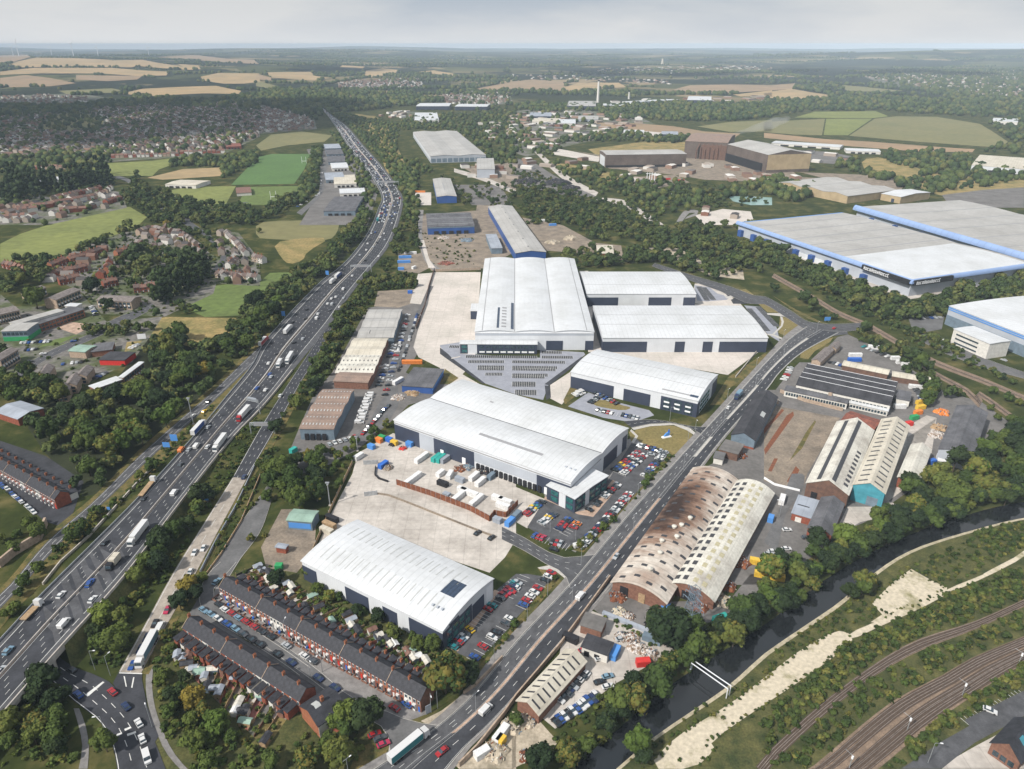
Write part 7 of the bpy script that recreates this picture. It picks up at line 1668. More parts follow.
wallp('W 235,350 450,420 700,515 830,585', 3.2, .3, 'rust', 'site_fence', 'long rust-brown hoarding along the lower side of the works compound', 'fence', 20)
wallp('W 830,585 860,545 935,560 1010,480', 3, .3, 'rust', 'site_fence', 'rust-brown hoarding stepping round the right corner of the works compound', 'fence', 8)
wallp('W 105,410 180,420 300,465 500,545 700,625 870,690', .9, .5, 'dirt_yard', 'low_wall', 'low brown barrier curving across the pale service yard', 'wall')
wallp('W 100,240 95,290 120,315 180,335', 1.2, .4, 'dark', 'low_wall', 'dark kerb wall curving at the top of the works compound', 'wall')
wallp('W 30,425 110,415', 2.4, .3, 'galvanised', 'gate', 'grey sliding gate with yellow end in the pale yard', 'gate', 4); wallp('W 25,222 115,218', 2.4, .3, 'galvanised', 'gate', 'grey palisade gate at the top of the pale yard', 'gate', 4)
wallp('j 0,0 1,1', 1, .1, 'dark', 'x', 'x', 'x') if 0 else None
wallp('t 550,255 500,410 470,560 390,760', 2.4, .3, 'clad_rustbrown', 'boundary_fence', 'dark fence between the trading estate road and the big pale yard', 'fence', 20)
wallp('t 555,270 945,255', 2.5, .3, 'brick_pale', 'boundary_wall', 'striped pale wall closing the far end of the big pale yard', 'wall', 24)
wallp('i 185,530 160,590 60,650 0,700', 4, 1.0, 'brick_pale', 'ruined_wall', 'high pale stone wall beside the left terrace', 'wall')
wallp('i 620,290 540,370 450,470 350,580 240,680 170,768', 1.2, .5, 'barrier_concrete', 'retaining_wall', 'pale retaining wall between the left sliproad bank and the motorway', 'wall')
wallp('i 1005,300 930,460 850,600 790,720', 1.4, .3, 'roof_bluegrey', 'boundary_fence', 'grey fence along the right edge of the concrete sliproad', 'fence', 12)
wallp('i 1024,340 950,520 870,650 800,745', 1.1, .3, 'timber', 'boundary_fence', 'tan fence between the concrete sliproad and the back road', 'fence', 12)
wallp('A 20,345 430,510', 1.4, 1.6, 'roof_bluegrey', 'overground_pipe', 'long grey pipe run between the car yard and the arched sheds', 'pipe')
wallp('n 800,760 870,690 975,560 1024,490 o 190,285 385,20', 2.2, .5, 'brick_pale', 'boundary_wall', 'pale stone wall on the yard side of the central main road', 'wall')
wallp('Cc 655,270 740,215 960,-10', 1.6, .4, 'brick_pale', 'boundary_wall', 'low pale wall on the pavement by the terrace end tree', 'wall')
wallp('l 0,350 40,375 140,400', 1.2, .4, 'sign_white', 'low_wall', 'white kerb wall at the foot of the sunken yard', 'wall')
wallp('x 400,520 160,460 0,400', 2.2, .5, 'brick_pale', 'boundary_wall', 'pale wall between the saw-tooth factory road and the sunken yard', 'wall')
wallp('g 970,550 880,660', 1.2, .4, 'barrier_concrete', 'low_wall', 'concrete kerb wall at the right end of the bare pale yard', 'wall')
wallp('j 380,290 310,440 240,600 200,700', 2, .2, 'timber', 'boundary_fence', 'fence along the grassy edge of the pale service yard', 'fence', 12)
wallp('m 545,-10 600,0', 1, .2, 'dark', 'x', 'x', 'x') if 0 else None
# terrace front garden walls and gardens behind the rear row
def row_bits():
    a, b = GP('z 330,235 n 640,545'); u = b-a; n = 29; un = u.normalized(); v = Vector((-un.y, un.x, 0))
    for i in range(n):
        p = a+u*(i/n); e = empty('garden_wall', p, math.atan2(u.y, u.x)); w = u.length/n
        MB().box(0, -.12, 0, w-1, .12, .8).build('front_wall', M['brick_brown'], e); MB().box(-.1, 0, 0, .1, 3.4, .7).build('side_wall', M['brick_brown'], e)
        tag(e, 'low brick garden wall before the front-facing terrace, %s from the left' % ordn(i+1), 'garden wall', 'front garden walls of the long terrace')
        if i % 2 == 0:
            e = empty('wheelie_bin', p+un*1.2+v*1.2, 0); MB().hexa([(-.28,-.3,.05),(.28,-.3,.05),(.28,.3,.05),(-.28,.3,.05)], [(-.34,-.36,1),(.34,-.36,1),(.34,.36,1),(-.34,.36,1)]).build('bin_body', M['blue' if i % 4 else 'dark'], e); MB().box(-.37,-.4,1,.37,.4,1.08).build('lid', M['blue' if i % 4 else 'dark'], e); tag(e, '%s wheelie bin in a terrace front garden, %s from the left' % ('blue' if i % 4 else 'black', ordn(i//2+1)), 'bin', 'bins before the long terrace')
row_bits()
GM = ['lawn', 'grass_green', 'dirt_yard', 'grey_yard', 'concrete_yard', 'red_ground', 'verge', 'town_floor']
def gardens(q, q2, n, where, shed=.7):
    """strips from the edge q (house side) to the edge q2 (garden end), with fences and sheds"""
    a, b = GP(q); c, d = GP(q2); r = random.Random(len(where))
    for i in range(n):
        p, q_, s_, t = a.lerp(b, i/n), a.lerp(b, (i+1)/n), c.lerp(d, (i+1)/n), c.lerp(d, i/n); m = r.choice(GM); Z = lambda v, l: Vector((v.x, v.y, zl(l, v.y)))
        k = r.uniform(.3, .6); tag(up(MB().face([Z(p, .05), Z(q_, .05), Z(q_.lerp(s_, k), .05), Z(p.lerp(t, k), .05)])).build('garden_plot', M[r.choice(['grey_yard', 'concrete_yard', 'dirt_yard', 'red_ground'])]), kind='structure')
        tag(up(MB().face([Z(p.lerp(t, k), .05), Z(q_.lerp(s_, k), .05), Z(s_, .05), Z(t, .05)])).build('garden_plot', M[m]), kind='structure')
        dd = (t-p); e = empty('garden_fence', p, math.atan2(dd.y, dd.x)); L_ = dd.length; MB().box(0, -.06, 0, L_, .06, r.uniform(1, 1.9)).build('panel_run', M[r.choice(['timber', 'brick_brown', 'dark', 'brick_red'])], e)
        for j in range(0, int(L_), 4): MB().box(j-.08, -.1, 0, j+.08, .1, 2).build('post', M['timber'], e)
        tag(e, 'garden boundary %s, %s from the left' % (where, ordn(i+1)), 'fence', 'garden fences '+where)
        for j in range(2):
            if r.random() < shed:
                f = r.uniform(.15, .85) if j else r.uniform(.75, .95); g = r.uniform(.3, .7); x = p.lerp(t, f).lerp(q_.lerp(s_, f), g); e = empty('garden_shed', x, math.atan2(dd.y, dd.x)+r.choice([0, PI/2])); w = r.uniform(1.2, 2.2); h = r.uniform(1.9, 2.3)
                mb = MB(); mb.box(-w, -1.1, 0, w, 1.1, h); mb.build('wall', M[r.choice(['timber', 'clad_slate', 'render_white', 'brick_brown'])], e); mt = r.choice(['roof_bluegrey', 'roof_green', 'slate', 'tarp_white', 'slate', 'tile_red', 'roof_pale_old', 'roof_bluegrey'])
                mb = MB(); mb.hexa([(-w-.15,-1.3,h-.1),(w+.15,-1.3,h-.1),(w+.15,0,h+.5),(-w-.15,0,h+.5)], [(-w-.15,-1.3,h),(w+.15,-1.3,h),(w+.15,0,h+.62),(-w-.15,0,h+.62)]); mb.hexa([(-w-.15,0,h+.5),(w+.15,0,h+.5),(w+.15,1.3,h-.1),(-w-.15,1.3,h-.1)], [(-w-.15,0,h+.62),(w+.15,0,h+.62),(w+.15,1.3,h),(-w-.15,1.3,h)]); mb.build('roof', M[mt], e)
                nm = dict(roof_bluegrey='blue-grey', roof_green='green', slate='dark slate', tarp_white='white', tile_red='red', roof_pale_old='cream')[mt]
                tag(e, '%s-roofed garden shed in the %s plot from the left %s, %s' % (nm, ordn(i+1), where, 'near the house' if f < .5 else 'at the garden end' if f > .75 else 'in mid garden'), 'shed', 'garden sheds '+where); e['label'] = ' '.join(e['label'].split()[:16])
        for j in range(6):
            f = r.uniform(.2, .98); g = r.uniform(.1, .9); x = p.lerp(t, f).lerp(q_.lerp(s_, f), g); BUSH.append((x.x, x.y, r.uniform(.5, 1.5)))
BUSH = []
gardens('z 75,490 n 150,530', 'm 690,340 n 40,690', 17, 'behind the rear terrace')
gardens('z 520,50 n 690,420', 'z 700,-30 n 760,390', 28, 'behind the long terrace', .6)
A_ = np.array([(b[0], b[1]) for b in BUSH]); mass('undergrowth', A_, np.array([b[2] for b in BUSH]), 'leaf', 'small garden bushes behind the brick terraces', 'undergrowth', SHR, sub=.5)
# ------------------------------------------------------------------ towers, masts, gantries
def lattice(q, h, b, label, name='pylon'):
    p = GP(q)[0]; e = empty(name, p, .5); tag(e, label, 'pylon'); w = lambda z: b*(1-z/h)*.5+.7 if z < h*.72 else b*.14+.55
    lv = [h*t for t in (0, .2, .38, .53, .65, .75, .84, .92, 1)]
    for sx, sy in ((-1,-1), (1,-1), (1,1), (-1,1)):
        mb = MB()
        for i in range(len(lv)-1): mb.bar((sx*w(lv[i]), sy*w(lv[i]), lv[i]), (sx*w(lv[i+1]), sy*w(lv[i+1]), lv[i+1]), .11, .09, 4)
        mb.build('leg', M['clad_slate'], e)
    mb = MB()
    for i in range(len(lv)-1):
        a, c = w(lv[i]), w(lv[i+1]); z0, z1 = lv[i], lv[i+1]
        for (x0, y0, x1, y1) in ((-1,-1,1,-1), (1,-1,1,1), (1,1,-1,1), (-1,1,-1,-1)):
            mb.bar((x0*a, y0*a, z0), (x1*c, y1*c, z1), .055, .055, 4); mb.bar((x1*a, y1*a, z0), (x0*c, y0*c, z1), .055, .055, 4); mb.bar((x0*c, y0*c, z1), (x1*c, y1*c, z1), .08, .08, 4)
    mb.build('bracing', M['clad_slate'], e)
    for z, L_ in ((h*.68, 5.5), (h*.82, 4.6), (h*.95, 3.6)):
        for s_ in (-1, 1):
            mb = MB(); mb.bar((0, s_*.6, z+.5), (0, s_*L_, z), .12, .08, 4); mb.bar((0, s_*.6, z-.4), (0, s_*L_, z), .12, .08, 4); mb.bar((0, s_*L_, z), (0, s_*L_, z-1.4), .1, .14, 6); mb.build('cross_arm', M['clad_slate'], e)
lattice('A 700,500', 22, 6, 'grey lattice electricity pylon standing by the river trees')
def gantry(q, rz, w, h, label, one=False, sign=True):
    p = GP(q)[0]; e = empty('sign_gantry', p, rz); tag(e, label, 'gantry')
    for x in ((0,) if one else (0, w)): MB().bar((x, 0, 0), (x, 0, h+1), .3, .25, 8).build('post', M['galvanised'], e)
    mb = MB()
    for z in (h, h+1.2): 
        for y in (-.4, .4): mb.bar((0, y, z), (w, y, z), .12, .12, 5)
    for i in range(int(w/1.5)): mb.bar((i*1.5, -.4, h), (i*1.5+1.5, -.4, h+1.2), .07, .07, 4); mb.bar((i*1.5, .4, h+1.2), (i*1.5+1.5, .4, h), .07, .07, 4)
    mb.build('beam', M['galvanised'], e)
    if sign: s_ = MB().box(w*.18, -.62, h-.6, w*.85, -.45, h+2).build('sign_panel', M['roof_bluegrey'], e); MB().box(w*.2, -.66, h-.4, w*.83, -.62, h+1.8).build('panel_back', M['seam'], s_)
mr = mw.near(G(245,415))[1]
gantry('Fz 585,345', math.atan2((GP('Fz 735,345')[0]-GP('Fz 585,345')[0]).y, (GP('Fz 735,345')[0]-GP('Fz 585,345')[0]).x), (GP('Fz 735,345')[0]-GP('Fz 585,345')[0]).length, 6, 'sign gantry spanning the right sliproad')
d_ = GP('Fz 560,200')[0]-GP('Fz 642,218')[0]; gantry('Fz 642,218', math.atan2(d_.y, d_.x), d_.length, 8, 'cantilever gantry reaching over the motorway lanes', one=True)
a_, b_ = GP('f 375,250 455,250'); gantry('f 375,250', math.atan2((b_-a_).y, (b_-a_).x), (b_-a_).length, 7, 'wide pale blue gantry across the motorway at the bend')
a_, b_ = GP('b 478,620 560,622'); gantry('b 478,620', 0, (b_-a_).length, 8, 'farther gantry over the right-hand lanes of the motorway')
def mast(q, h, label, cat='mast', r=.3, head=True, name='camera_mast'):
    p = GP(q)[0]; e = empty(name, p); tag(e, label, cat); MB().bar((0,0,0), (0,0,h), r, r*.6, 8).build('pole', M['galvanised'], e)
    if head: mb = MB(); mb.box(-.9,-.3,h-.3,.9,.3,h+.3); mb.box(-.4,-.6,h-1.2,.4,.6,h-.7); mb.build('head', M['galvanised'], e)
    MB().box(-.6,-.6,0,.6,.6,.5).build('base', M['barrier_concrete'], e)
mast('i 762,135', 17, 'tall white camera mast between the left sliproad and motorway'); mast('j 292,455', 13, 'green mast by the cable compound fence', name='lamp_mast'); mast('j 400,240', 9, 'grey mast at the top of the pale service yard', name='lamp_mast')
def lamp(q, label, h=8, rz=0, r=.11):
    p = GP(q)[0]; e = empty('street_lamp', p, rz); tag(e, label, 'street lamp', 'street lamps'); MB().bar((0,0,0), (0,0,h), r, r*.6, 6).build('pole', M['galvanised'], e); a = MB().bar((0,0,h), (1.6,0,h+.25), r*.6, r*.5, 5).build('arm', M['galvanised'], e); MB().box(1.4,-.15,h+.15,2.2,.15,h+.35).build('lamp_head', M['sign_white'], a)
for i, (q, wh) in enumerate((('m 375,378', 'on the grass between the roundabout road and the concrete sliproad'), ('m 435,400', 'at the foot of the concrete sliproad'), ('m 600,605', 'at the right kerb of the roundabout exit'), ('m 420,640', 'at the left kerb of the roundabout exit'), ('n 262,385', 'on the pavement of the terrace street'), ('n 215,410', 'by the rear terrace gable'), ('n 715,530', 'at the mouth of the terrace street'), ('n 120,260', 'before the middle of the front-facing terrace'),
        ('k 150,560', 'by the office car park entrance'), ('k 455,480', 'beside the hedge on the main road'), ('k 720,170', 'at the sculpture lawn corner'), ('s 190,260', 'by the estate entrance road'), ('o 60,190', 'on the main road verge near the near car park'), ('o 140,85', 'on the verge beside the near car park hedge'), ('l 60,500', 'by the yard entrance road'), ('k 250,590', 'beside the corner hedge of the office car park'), ('n 690,545', 'by the bus sign at the terrace street mouth'), ('p 645,745', 'beside the station approach'), ('g 965,560', 'at the corner of the bare pale yard'), ('f 655,460', 'at the edge of the big pale yard'))):
    lamp(q, 'grey street lamp '+wh, 9, i*1.1)
for i in range(16):
    p = cr.at(int(cr.n*(i+.5)/16), .49 if i % 2 else -.15)
    e = empty('street_lamp', (p.x, p.y, .1), .8); tag(e, '%s slim lamp column up the central main road from the terrace junction' % ordn(i+1), 'street lamp', 'lamp columns of the central main road'); MB().bar((0,0,0), (0,0,9), .1, .07, 6).build('pole', M['galvanised'], e); a = MB().bar((-1.2,0,9.1), (1.2,0,9.1), .06, .06, 5).build('arm', M['galvanised'], e); MB().box(1,-.15,9.0,1.7,.15,9.2).build('lamp_head', M['sign_white'], a)
# railway masts
for i, q in enumerate(('p 563,615', 'p 780,478', 'p 1000,358', 'p 335,765')):
    p = GP(q)[0]; e = empty('railway_mast', p, .6); tag(e, '%s grey signal mast along the main railway from the station car park' % ordn(i+1), 'mast', 'masts of the main railway'); MB().bar((0,0,0), (0,0,6), .14, .1, 8).build('pole', M['galvanised'], e); mb = MB(); mb.bar((0,0,5.7), (0,2.5,5.9), .06, .05, 5); mb.build('bracket', M['galvanised'], e); MB().box(-.2,-.35,4.4,.2,.2,5.6).build('signal_head', M['sign_white'], e)
# blue motorway signs
def rsign(q, w, h, label, m='clad_brightblue', rz=None, leg=2.4):
    p = GP(q)[0]; e = empty('road_sign', p, mr-PI/2 if rz is None else rz); tag(e, label, 'sign'); MB().box(-w/2, -.08, leg, w/2, .08, leg+h).build('sign_face', M[m], e)
    for x in (-w*.3, w*.3): MB().bar((x, .15, 0), (x, .15, leg+h*.9), .1, .1, 6).build('post', M['galvanised'], e)
rsign('i 690,215', 4, 4, 'blue sign between left sliproad and motorway, upper of two'); rsign('i 660,240', 4, 3, 'blue sign between left sliproad and motorway, lower of two'); rsign('i 655,135', 3, 2.5, 'small blue sign at the edge of the western wood'); rsign('i 805,450', 5, 4, 'blue sign on the bank between motorway and concrete sliproad'); rsign('i 433,488', 1.5, 1.5, 'little blue marker by the retaining wall'); rsign('f 110,428', 3, 4, 'tall blue sign against the wood beside the motorway')
rsign('f 282,265', 3, 4, 'small blue sign against the upper wood beside the motorway'); rsign('n 680,550', 2, 3.6, 'pale blue information sign at the terrace street mouth', 'l' if 0 else 'roof_bluegrey', .6, .4); rsign('h 248,440', 5, 3, 'bright blue board beside the roundabout bridge', rz=.1, leg=1); rsign('e 560,510', 6, 4, 'white hoarding beside the wood at the end of the rough field', 'sign_white', .2, .5)
# pipe bridge over the river
def pipes():
    q = [('o 712,338 862,440'), ('o 706,350 850,452')]
    for i, s_ in enumerate(q):
        a, b = GP(s_, 4.5); e = empty('pipe_bridge', (a.x, a.y, 0)); tag(e, 'white pipe crossing the river, %s of the pair' % ('upstream' if i == 0 else 'downstream'), 'pipe'); d = b-a; o_ = Vector((a.x, a.y, 0)); A_ = a-o_; B_ = b-o_
        MB().bar(A_, B_, .2, .2, 10).build('pipe', M['clad_white'], e); MB().bar(B_, (B_.x, B_.y, 0), .2, .2, 8).build('downpipe', M['clad_white'], e); MB().bar(A_, (A_.x, A_.y, 0), .2, .2, 8).build('downpipe', M['clad_white'], e)
pipes()
# wind turbines on the far ridge
for i, (x, y, hh, rt) in enumerate(((75, 54.5, 85, .3), (53, 54.5, 70, 1.2), (290, 55.5, 95, .9), (387, 54.5, 80, .2), (587, 55, 75, 1.5), (205, 54, 60, .6))):
    px = x/3.938; py = 30+y*0+ (102/3.938 if i else 104/3.938)
    p = G(px, py); dist = p.length; s_ = (12 if i in (0, 2) else 8.5)/715*dist/80*1.0; e = empty('wind_turbine', p, 0); e.scale = (s_, s_, s_); tag(e, 'white wind turbine on the far ridge, %s from the left' % ordn([2, 1, 4, 5, 6, 3][i]), 'wind turbine', 'wind turbines on the skyline')
    MB().bar((0,0,0), (0,0,58), 2.2, 1.2, 8).build('tower', M['sign_white'], e); nc = MB().box(-1.6,-3,57,1.6,3,60.5).build('nacelle', M['sign_white'], e)
    for k in range(3):
        a = rt+k*2*PI/3; MB().bar((0,-3.4,58.5), (math.sin(a)*27, -3.4, 58.5+math.cos(a)*27), 1.5, .5, 5).build('blade', M['sign_white'], e)
# tall chimney and stacks
p = GP('c 337,298')[0]; e = empty('tall_chimney', p); tag(e, 'tall pale chimney rising above the far industrial plain', 'chimney'); hc = 22/715*p.length; MB().bar((0,0,0), (0,0,hc), 5, 3.2, 12).build('shaft', M['render_white'], e); MB().bar((0,0,hc-4), (0,0,hc), 3.9, 3.9, 12).build('cap', M['dark'], e)
p = GP('c 460,272')[0]; e = empty('tall_chimney', p); tag(e, 'shorter chimney to the right of the tallest one', 'chimney'); MB().bar((0,0,0), (0,0,hc*.35), 4, 2.8, 12).build('shaft', M['render_white'], e); MB().bar((0,0,hc*.35-3), (0,0,hc*.35), 3.2, 3.2, 12).build('cap', M['dark'], e)
p = GP('y 655,25')[0]; e = empty('radio_mast', p); tag(e, 'faint yellowish mast in the haze on the skyline', 'mast'); MB().bar((0,0,0), (0,0,3.5/715*p.length), 14, 8, 8).build('shaft', M['roof_cream'], e); MB().bar((0,0,3.5/715*p.length), (0,0,4.2/715*p.length), 9, 6, 8).build('cap', M['roof_cream'], e)
for i, x in enumerate((530, 540, 549, 560)):
    p = GP('c %d,605' % x)[0]; e = empty('lightning_mast', p); tag(e, 'thin white pole of the power substation, %s from the left' % ordn(i+1), 'pole', 'poles of the substation'); MB().bar((0,0,0), (0,0,17), .8, .5, 6).build('pole', M['sign_white'], e); MB().bar((-2,0,15.6), (2,0,15.6), .4, .4, 6).build('crossbar', M['sign_white'], e)
# steam
def steam(q, q2, r, label):
    a = GP(q)[0]; b = G(*K(q2)[0], z=None); m = bpy.data.materials.get('steam')
    if not m:
        m = bpy.data.materials.new('steam'); m.use_nodes = True; n = m.node_tree.nodes; n.remove(n['Principled BSDF']); pv = n.new('ShaderNodeVolumePrincipled'); pv.inputs['Color'].default_value = (.95,.96,1,1); pv.inputs['Density'].default_value = .014; m.node_tree.links.new(pv.outputs[0], n['Material Output'].inputs['Volume'])
    mb = MB(); me = bmesh.new(); bmesh.ops.create_icosphere(me, subdivisions=4, radius=1); me.verts.ensure_lookup_table()
    for v in me.verts:
        t = (v.co.x+1)/2; g = r*(.25+1.1*t)*(1+.22*math.sin(v.co.x*11)*math.cos(v.co.z*5)+.12*math.sin(v.co.y*9+v.co.x*17)); mb.v.append((a.x+t*r*9, a.y+v.co.y*g, 24+t*r*2.4+v.co.z*g*.8))
    mb.f = [tuple(v.index for v in f.verts) for f in me.faces]; mb.mi = [0]*len(mb.f); me.free()
    o = mb.build('steam', m); tag(o, label, 'steam', None, 'stuff')
steam('c 850,460', 'c 1000,400', 14, 'thin white steam drifting right from the steelworks roof'); steam('c 50,440', 'c 60,400', 8, 'thin white steam above the far industrial plain')
# ------------------------------------------------------------------ yard goods
def container(q, m, label, rz=0, L_=6.1, cat='container', h=2.6, w=2.44):
    p = GP(q)[0]; e = empty('shipping_container', p, rz); tag(e, label, cat); b = MB(); b.box(-L_/2,-w/2,.1,L_/2,w/2,h); b.build('body', M[m], e)
    d = MB(); d.box(L_/2, -w/2+.1, .2, L_/2+.06, w/2-.1, h-.1); d.build('door', M[m], e)
    r = MB()
    for i in range(int(L_/.5)): r.box(-L_/2+.1+i*.5, -w/2-.05, .2, -L_/2+.3+i*.5, w/2+.05, h-.1)
    r.build('ribs', M[m], e); return e
AY = math.atan2((GP('w 442,645')[0]-GP('w 302,575')[0]).y, (GP('w 442,645')[0]-GP('w 302,575')[0]).x); BX = AY+PI/2
GOODS = (('W 150,235', 'blue', 'blue container at the head of the works compound', BX, 6), ('W 490,190', 'teal_bin', 'turquoise container before the loading doors, left of three', BX, 7), ('W 520,195', 'teal_bin', 'turquoise container before the loading doors, middle of three', BX, 7), ('W 550,195', 'roof_bluegrey', 'grey-blue container before the loading doors, right of three', BX, 8), ('W 395,190', 'tarp_white', 'white box trailer beside the loading doors', BX, 10), ('W 340,325', 'tarp_white', 'long white tank container at the left of the compound', BX, 12),
  ('W 515,290', 'tarp_white', 'white cabin in the middle of the compound, leftmost', BX, 5), ('W 575,300', 'tarp_white', 'white cabin in the middle of the compound, second', BX+.3, 6), ('W 640,330', 'roof_bluegrey', 'pale grey plant box in the middle of the compound', AY, 5), ('W 730,310', 'tarp_white', 'white cabin to the right in the compound, upper', BX, 7), ('W 770,345', 'tarp_white', 'white cabin to the right in the compound, lower', BX, 7), ('W 850,300', 'clad_slate', 'dark slate container under the long canopy', BX, 8), ('W 630,440', 'tarp_white', 'white cabin at the front of the compound, left', BX, 8), ('W 700,415', 'tarp_white', 'white cabin at the front of the compound, top', AY, 10), ('W 745,465', 'tarp_white', 'long white trailer at the front of the compound', BX, 10), ('W 655,395', 'tarp_white', 'short white cabin closing the front group', AY, 5),
  ('W 880,450', 'tarp_white', 'white bulk tank in the corner compound, left', AY, 6), ('W 930,470', 'tarp_white', 'white bulk tank in the corner compound, right', AY, 7), ('W 915,500', 'tarp_white', 'white bulk tank in the corner compound, nearest', AY, 7), ('W 960,600', 'clad_brightblue', 'blue wagon body parked outside the compound corner', BX, 6), ('W 1000,560', 'clad_slate', 'teal-grey wagon body parked outside the compound corner', BX, 6), ('W 880,590', 'roof_bluegrey', 'grey skip at the compound corner', AY, 4), ('W 555,430', 'roof_bluegrey', 'small grey tank near the compound hoarding', AY, 3.5), ('W 530,355', 'dark', 'dark flat trailer with white load in the compound', AY, 6),
  ('j 405,270', 'tarp_white', 'white and blue tanker body at the top of the pale yard', BX, 6), ('j 485,205', 'orange', 'orange skip in the line at the top of the pale yard', AY, 4), ('j 497,195', 'green', 'green skip in the line at the top of the pale yard', AY, 4), ('j 455,230', 'clad_brightblue', 'blue skip in the line at the top of the pale yard', AY, 4), ('j 525,203', 'blue', 'blue skip beside the warehouse corner', AY, 4), ('j 545,215', 'yellow', 'yellow skip beside the warehouse corner', AY, 4), ('j 605,220', 'clad_brightblue', 'blue machine body beside the navy wall', AY, 4), ('j 655,212', 'yellow', 'yellow dumper body beside the navy wall', AY, 3), ('j 300,515', 'dark', 'dark container in the row beside the near warehouse, farthest', AY, 7), ('j 290,540', 'timber', 'tan container in the row beside the near warehouse, middle', AY, 7), ('j 280,562', 'roof_cream', 'cream container in the row beside the near warehouse, nearest', AY, 7), ('j 92,705', 'green', 'green kiosk at the foot of the cable compound', 0, 3),
  ('t 300,155', 'clad_brightblue', 'bright blue curtain trailer on the dirt yard, upper', .1, 13), ('t 290,195', 'clad_brightblue', 'bright blue curtain trailer on the dirt yard, middle', .1, 13), ('t 265,255', 'clad_brightblue', 'bright blue container on the dirt yard, lowest', .1, 6), ('t 345,120', 'tarp_white', 'white trailer roof on the dirt yard above the blue ones', .1, 13), ('t 343,455', 'blue', 'deep blue skip on the small digger yard', 0, 4), ('t 375,245', 'tarp_white', 'white van body at the dirt yard gate', BX, 5),
  ('j 130,285', 'red', 'red lorry body by the trading estate fence', BX, 8), ('j 148,245', 'teal_bin', 'teal skip by the trading estate fence', BX, 4), ('f 615,605', 'orange', 'orange stack beside the blue-edged unit', 0, 14), ('f 560,680', 'tarp_white', 'white trailer beside the blue-edged unit', BX, 9), ('k 440,0', 'dark', 'x', 0, 3)) [:-1]
for q, m, lb, rz, L_ in GOODS: container(q, m, lb, rz, L_)
for q, m, lb, rz, L_ in (('o 405,320', 'clad_brightblue', 'blue-sided white box van body beside the dark garage', 1.1, 6), ('o 230,262', 'dark', 'dark container by the car yard wall, left', AY, 6), ('A 405,560', 'clad_slate', 'blue-grey container beside the long pipe', -.5, 7), ('A 520,325', 'clad_brightblue', 'bright blue skip before the stained shed', .2, 4), ('A 940,400', 'teal_bin', 'turquoise tank lying by the river trees', .4, 6), ('o 515,358', 'red', 'red heap skip in the car yard', .1, 5), ('l 700,270', 'tarp_white', 'white container before the dark grey shed', 0, 5), ('l 70,440', 'tarp_white', 'white trailer by the six-row shed', 1.1, 7), ('l 25,515', 'clad_brightblue', 'blue machine by the six-row shed', 1.1, 4), ('l 660,290', 'blue', 'blue skip under the river trees', .3, 4), ('l 590,115', 'green', 'bright green skip behind the teal-gabled shed', .3, 5), ('l 570,140', 'red', 'red skip behind the teal-gabled shed', .3, 4), ('l 605,95', 'orange', 'orange skip stack by the factory, left', .3, 5), ('l 615,75', 'yellow', 'yellow skip stack by the factory, middle', .3, 6), ('l 615,55', 'yellow', 'yellow skip stack by the factory, top', .3, 6),
   ('l 0,690', 'yellow', 'yellow beam rack by the river trees, upper', -.3, 12), ('l 20,740', 'yellow', 'yellow beam rack by the river trees, lower', -.3, 12), ('n 965,640', 'tarp_white', 'white sacks on a trailer in the builders yard', 1.0, 7), ('n 890,715', 'tarp_white', 'pile of white sacks in the builders yard', .6, 5), ('n 965,665', 'yellow', 'yellow digger body in the builders yard', 1.0, 3), ('x 480,170', 'tarp_white', 'white covered boat on trailer, leftmost by the factory', 0, 9), ('x 475,200', 'blue', 'blue covered boat on trailer beside the white one', 0, 9), ('x 735,190', 'tarp_white', 'white covered boat under the railway trees, left', 0, 6), ('x 775,215', 'tarp_white', 'white covered boat under the railway trees, middle', 0, 7), ('x 805,230', 'tarp_white', 'white covered boat under the railway trees, right', 0, 6), ('x 870,375', 'tarp_white', 'white trailer at the right end of the factory', -.2, 9), ('x 600,120', 'tarp_white', 'white trailer under the railway trees', -.3, 8), ('x 765,500', 'tarp_white', 'white tank at the right end of the factory yard', 0, 7),
   ('g 115,45', 'tarp_white', 'white lorry bodies beside the long pale shed, upper', .2, 9), ('g 160,62', 'clad_brightblue', 'blue lorry body beside the long pale shed', .2, 9), ('b 640,640', 'orange', 'orange gantry beam beside the narrow blue works', 0, 20), ('c 610,590', 'red', 'red transformer at the substation, left', .3, 12), ('c 660,595', 'red', 'red transformer at the substation, right', .3, 16), ('c 645,645', 'sign_white', 'white cabin in the scrubland', .2, 14)):
    container(q, m, lb, rz, L_)
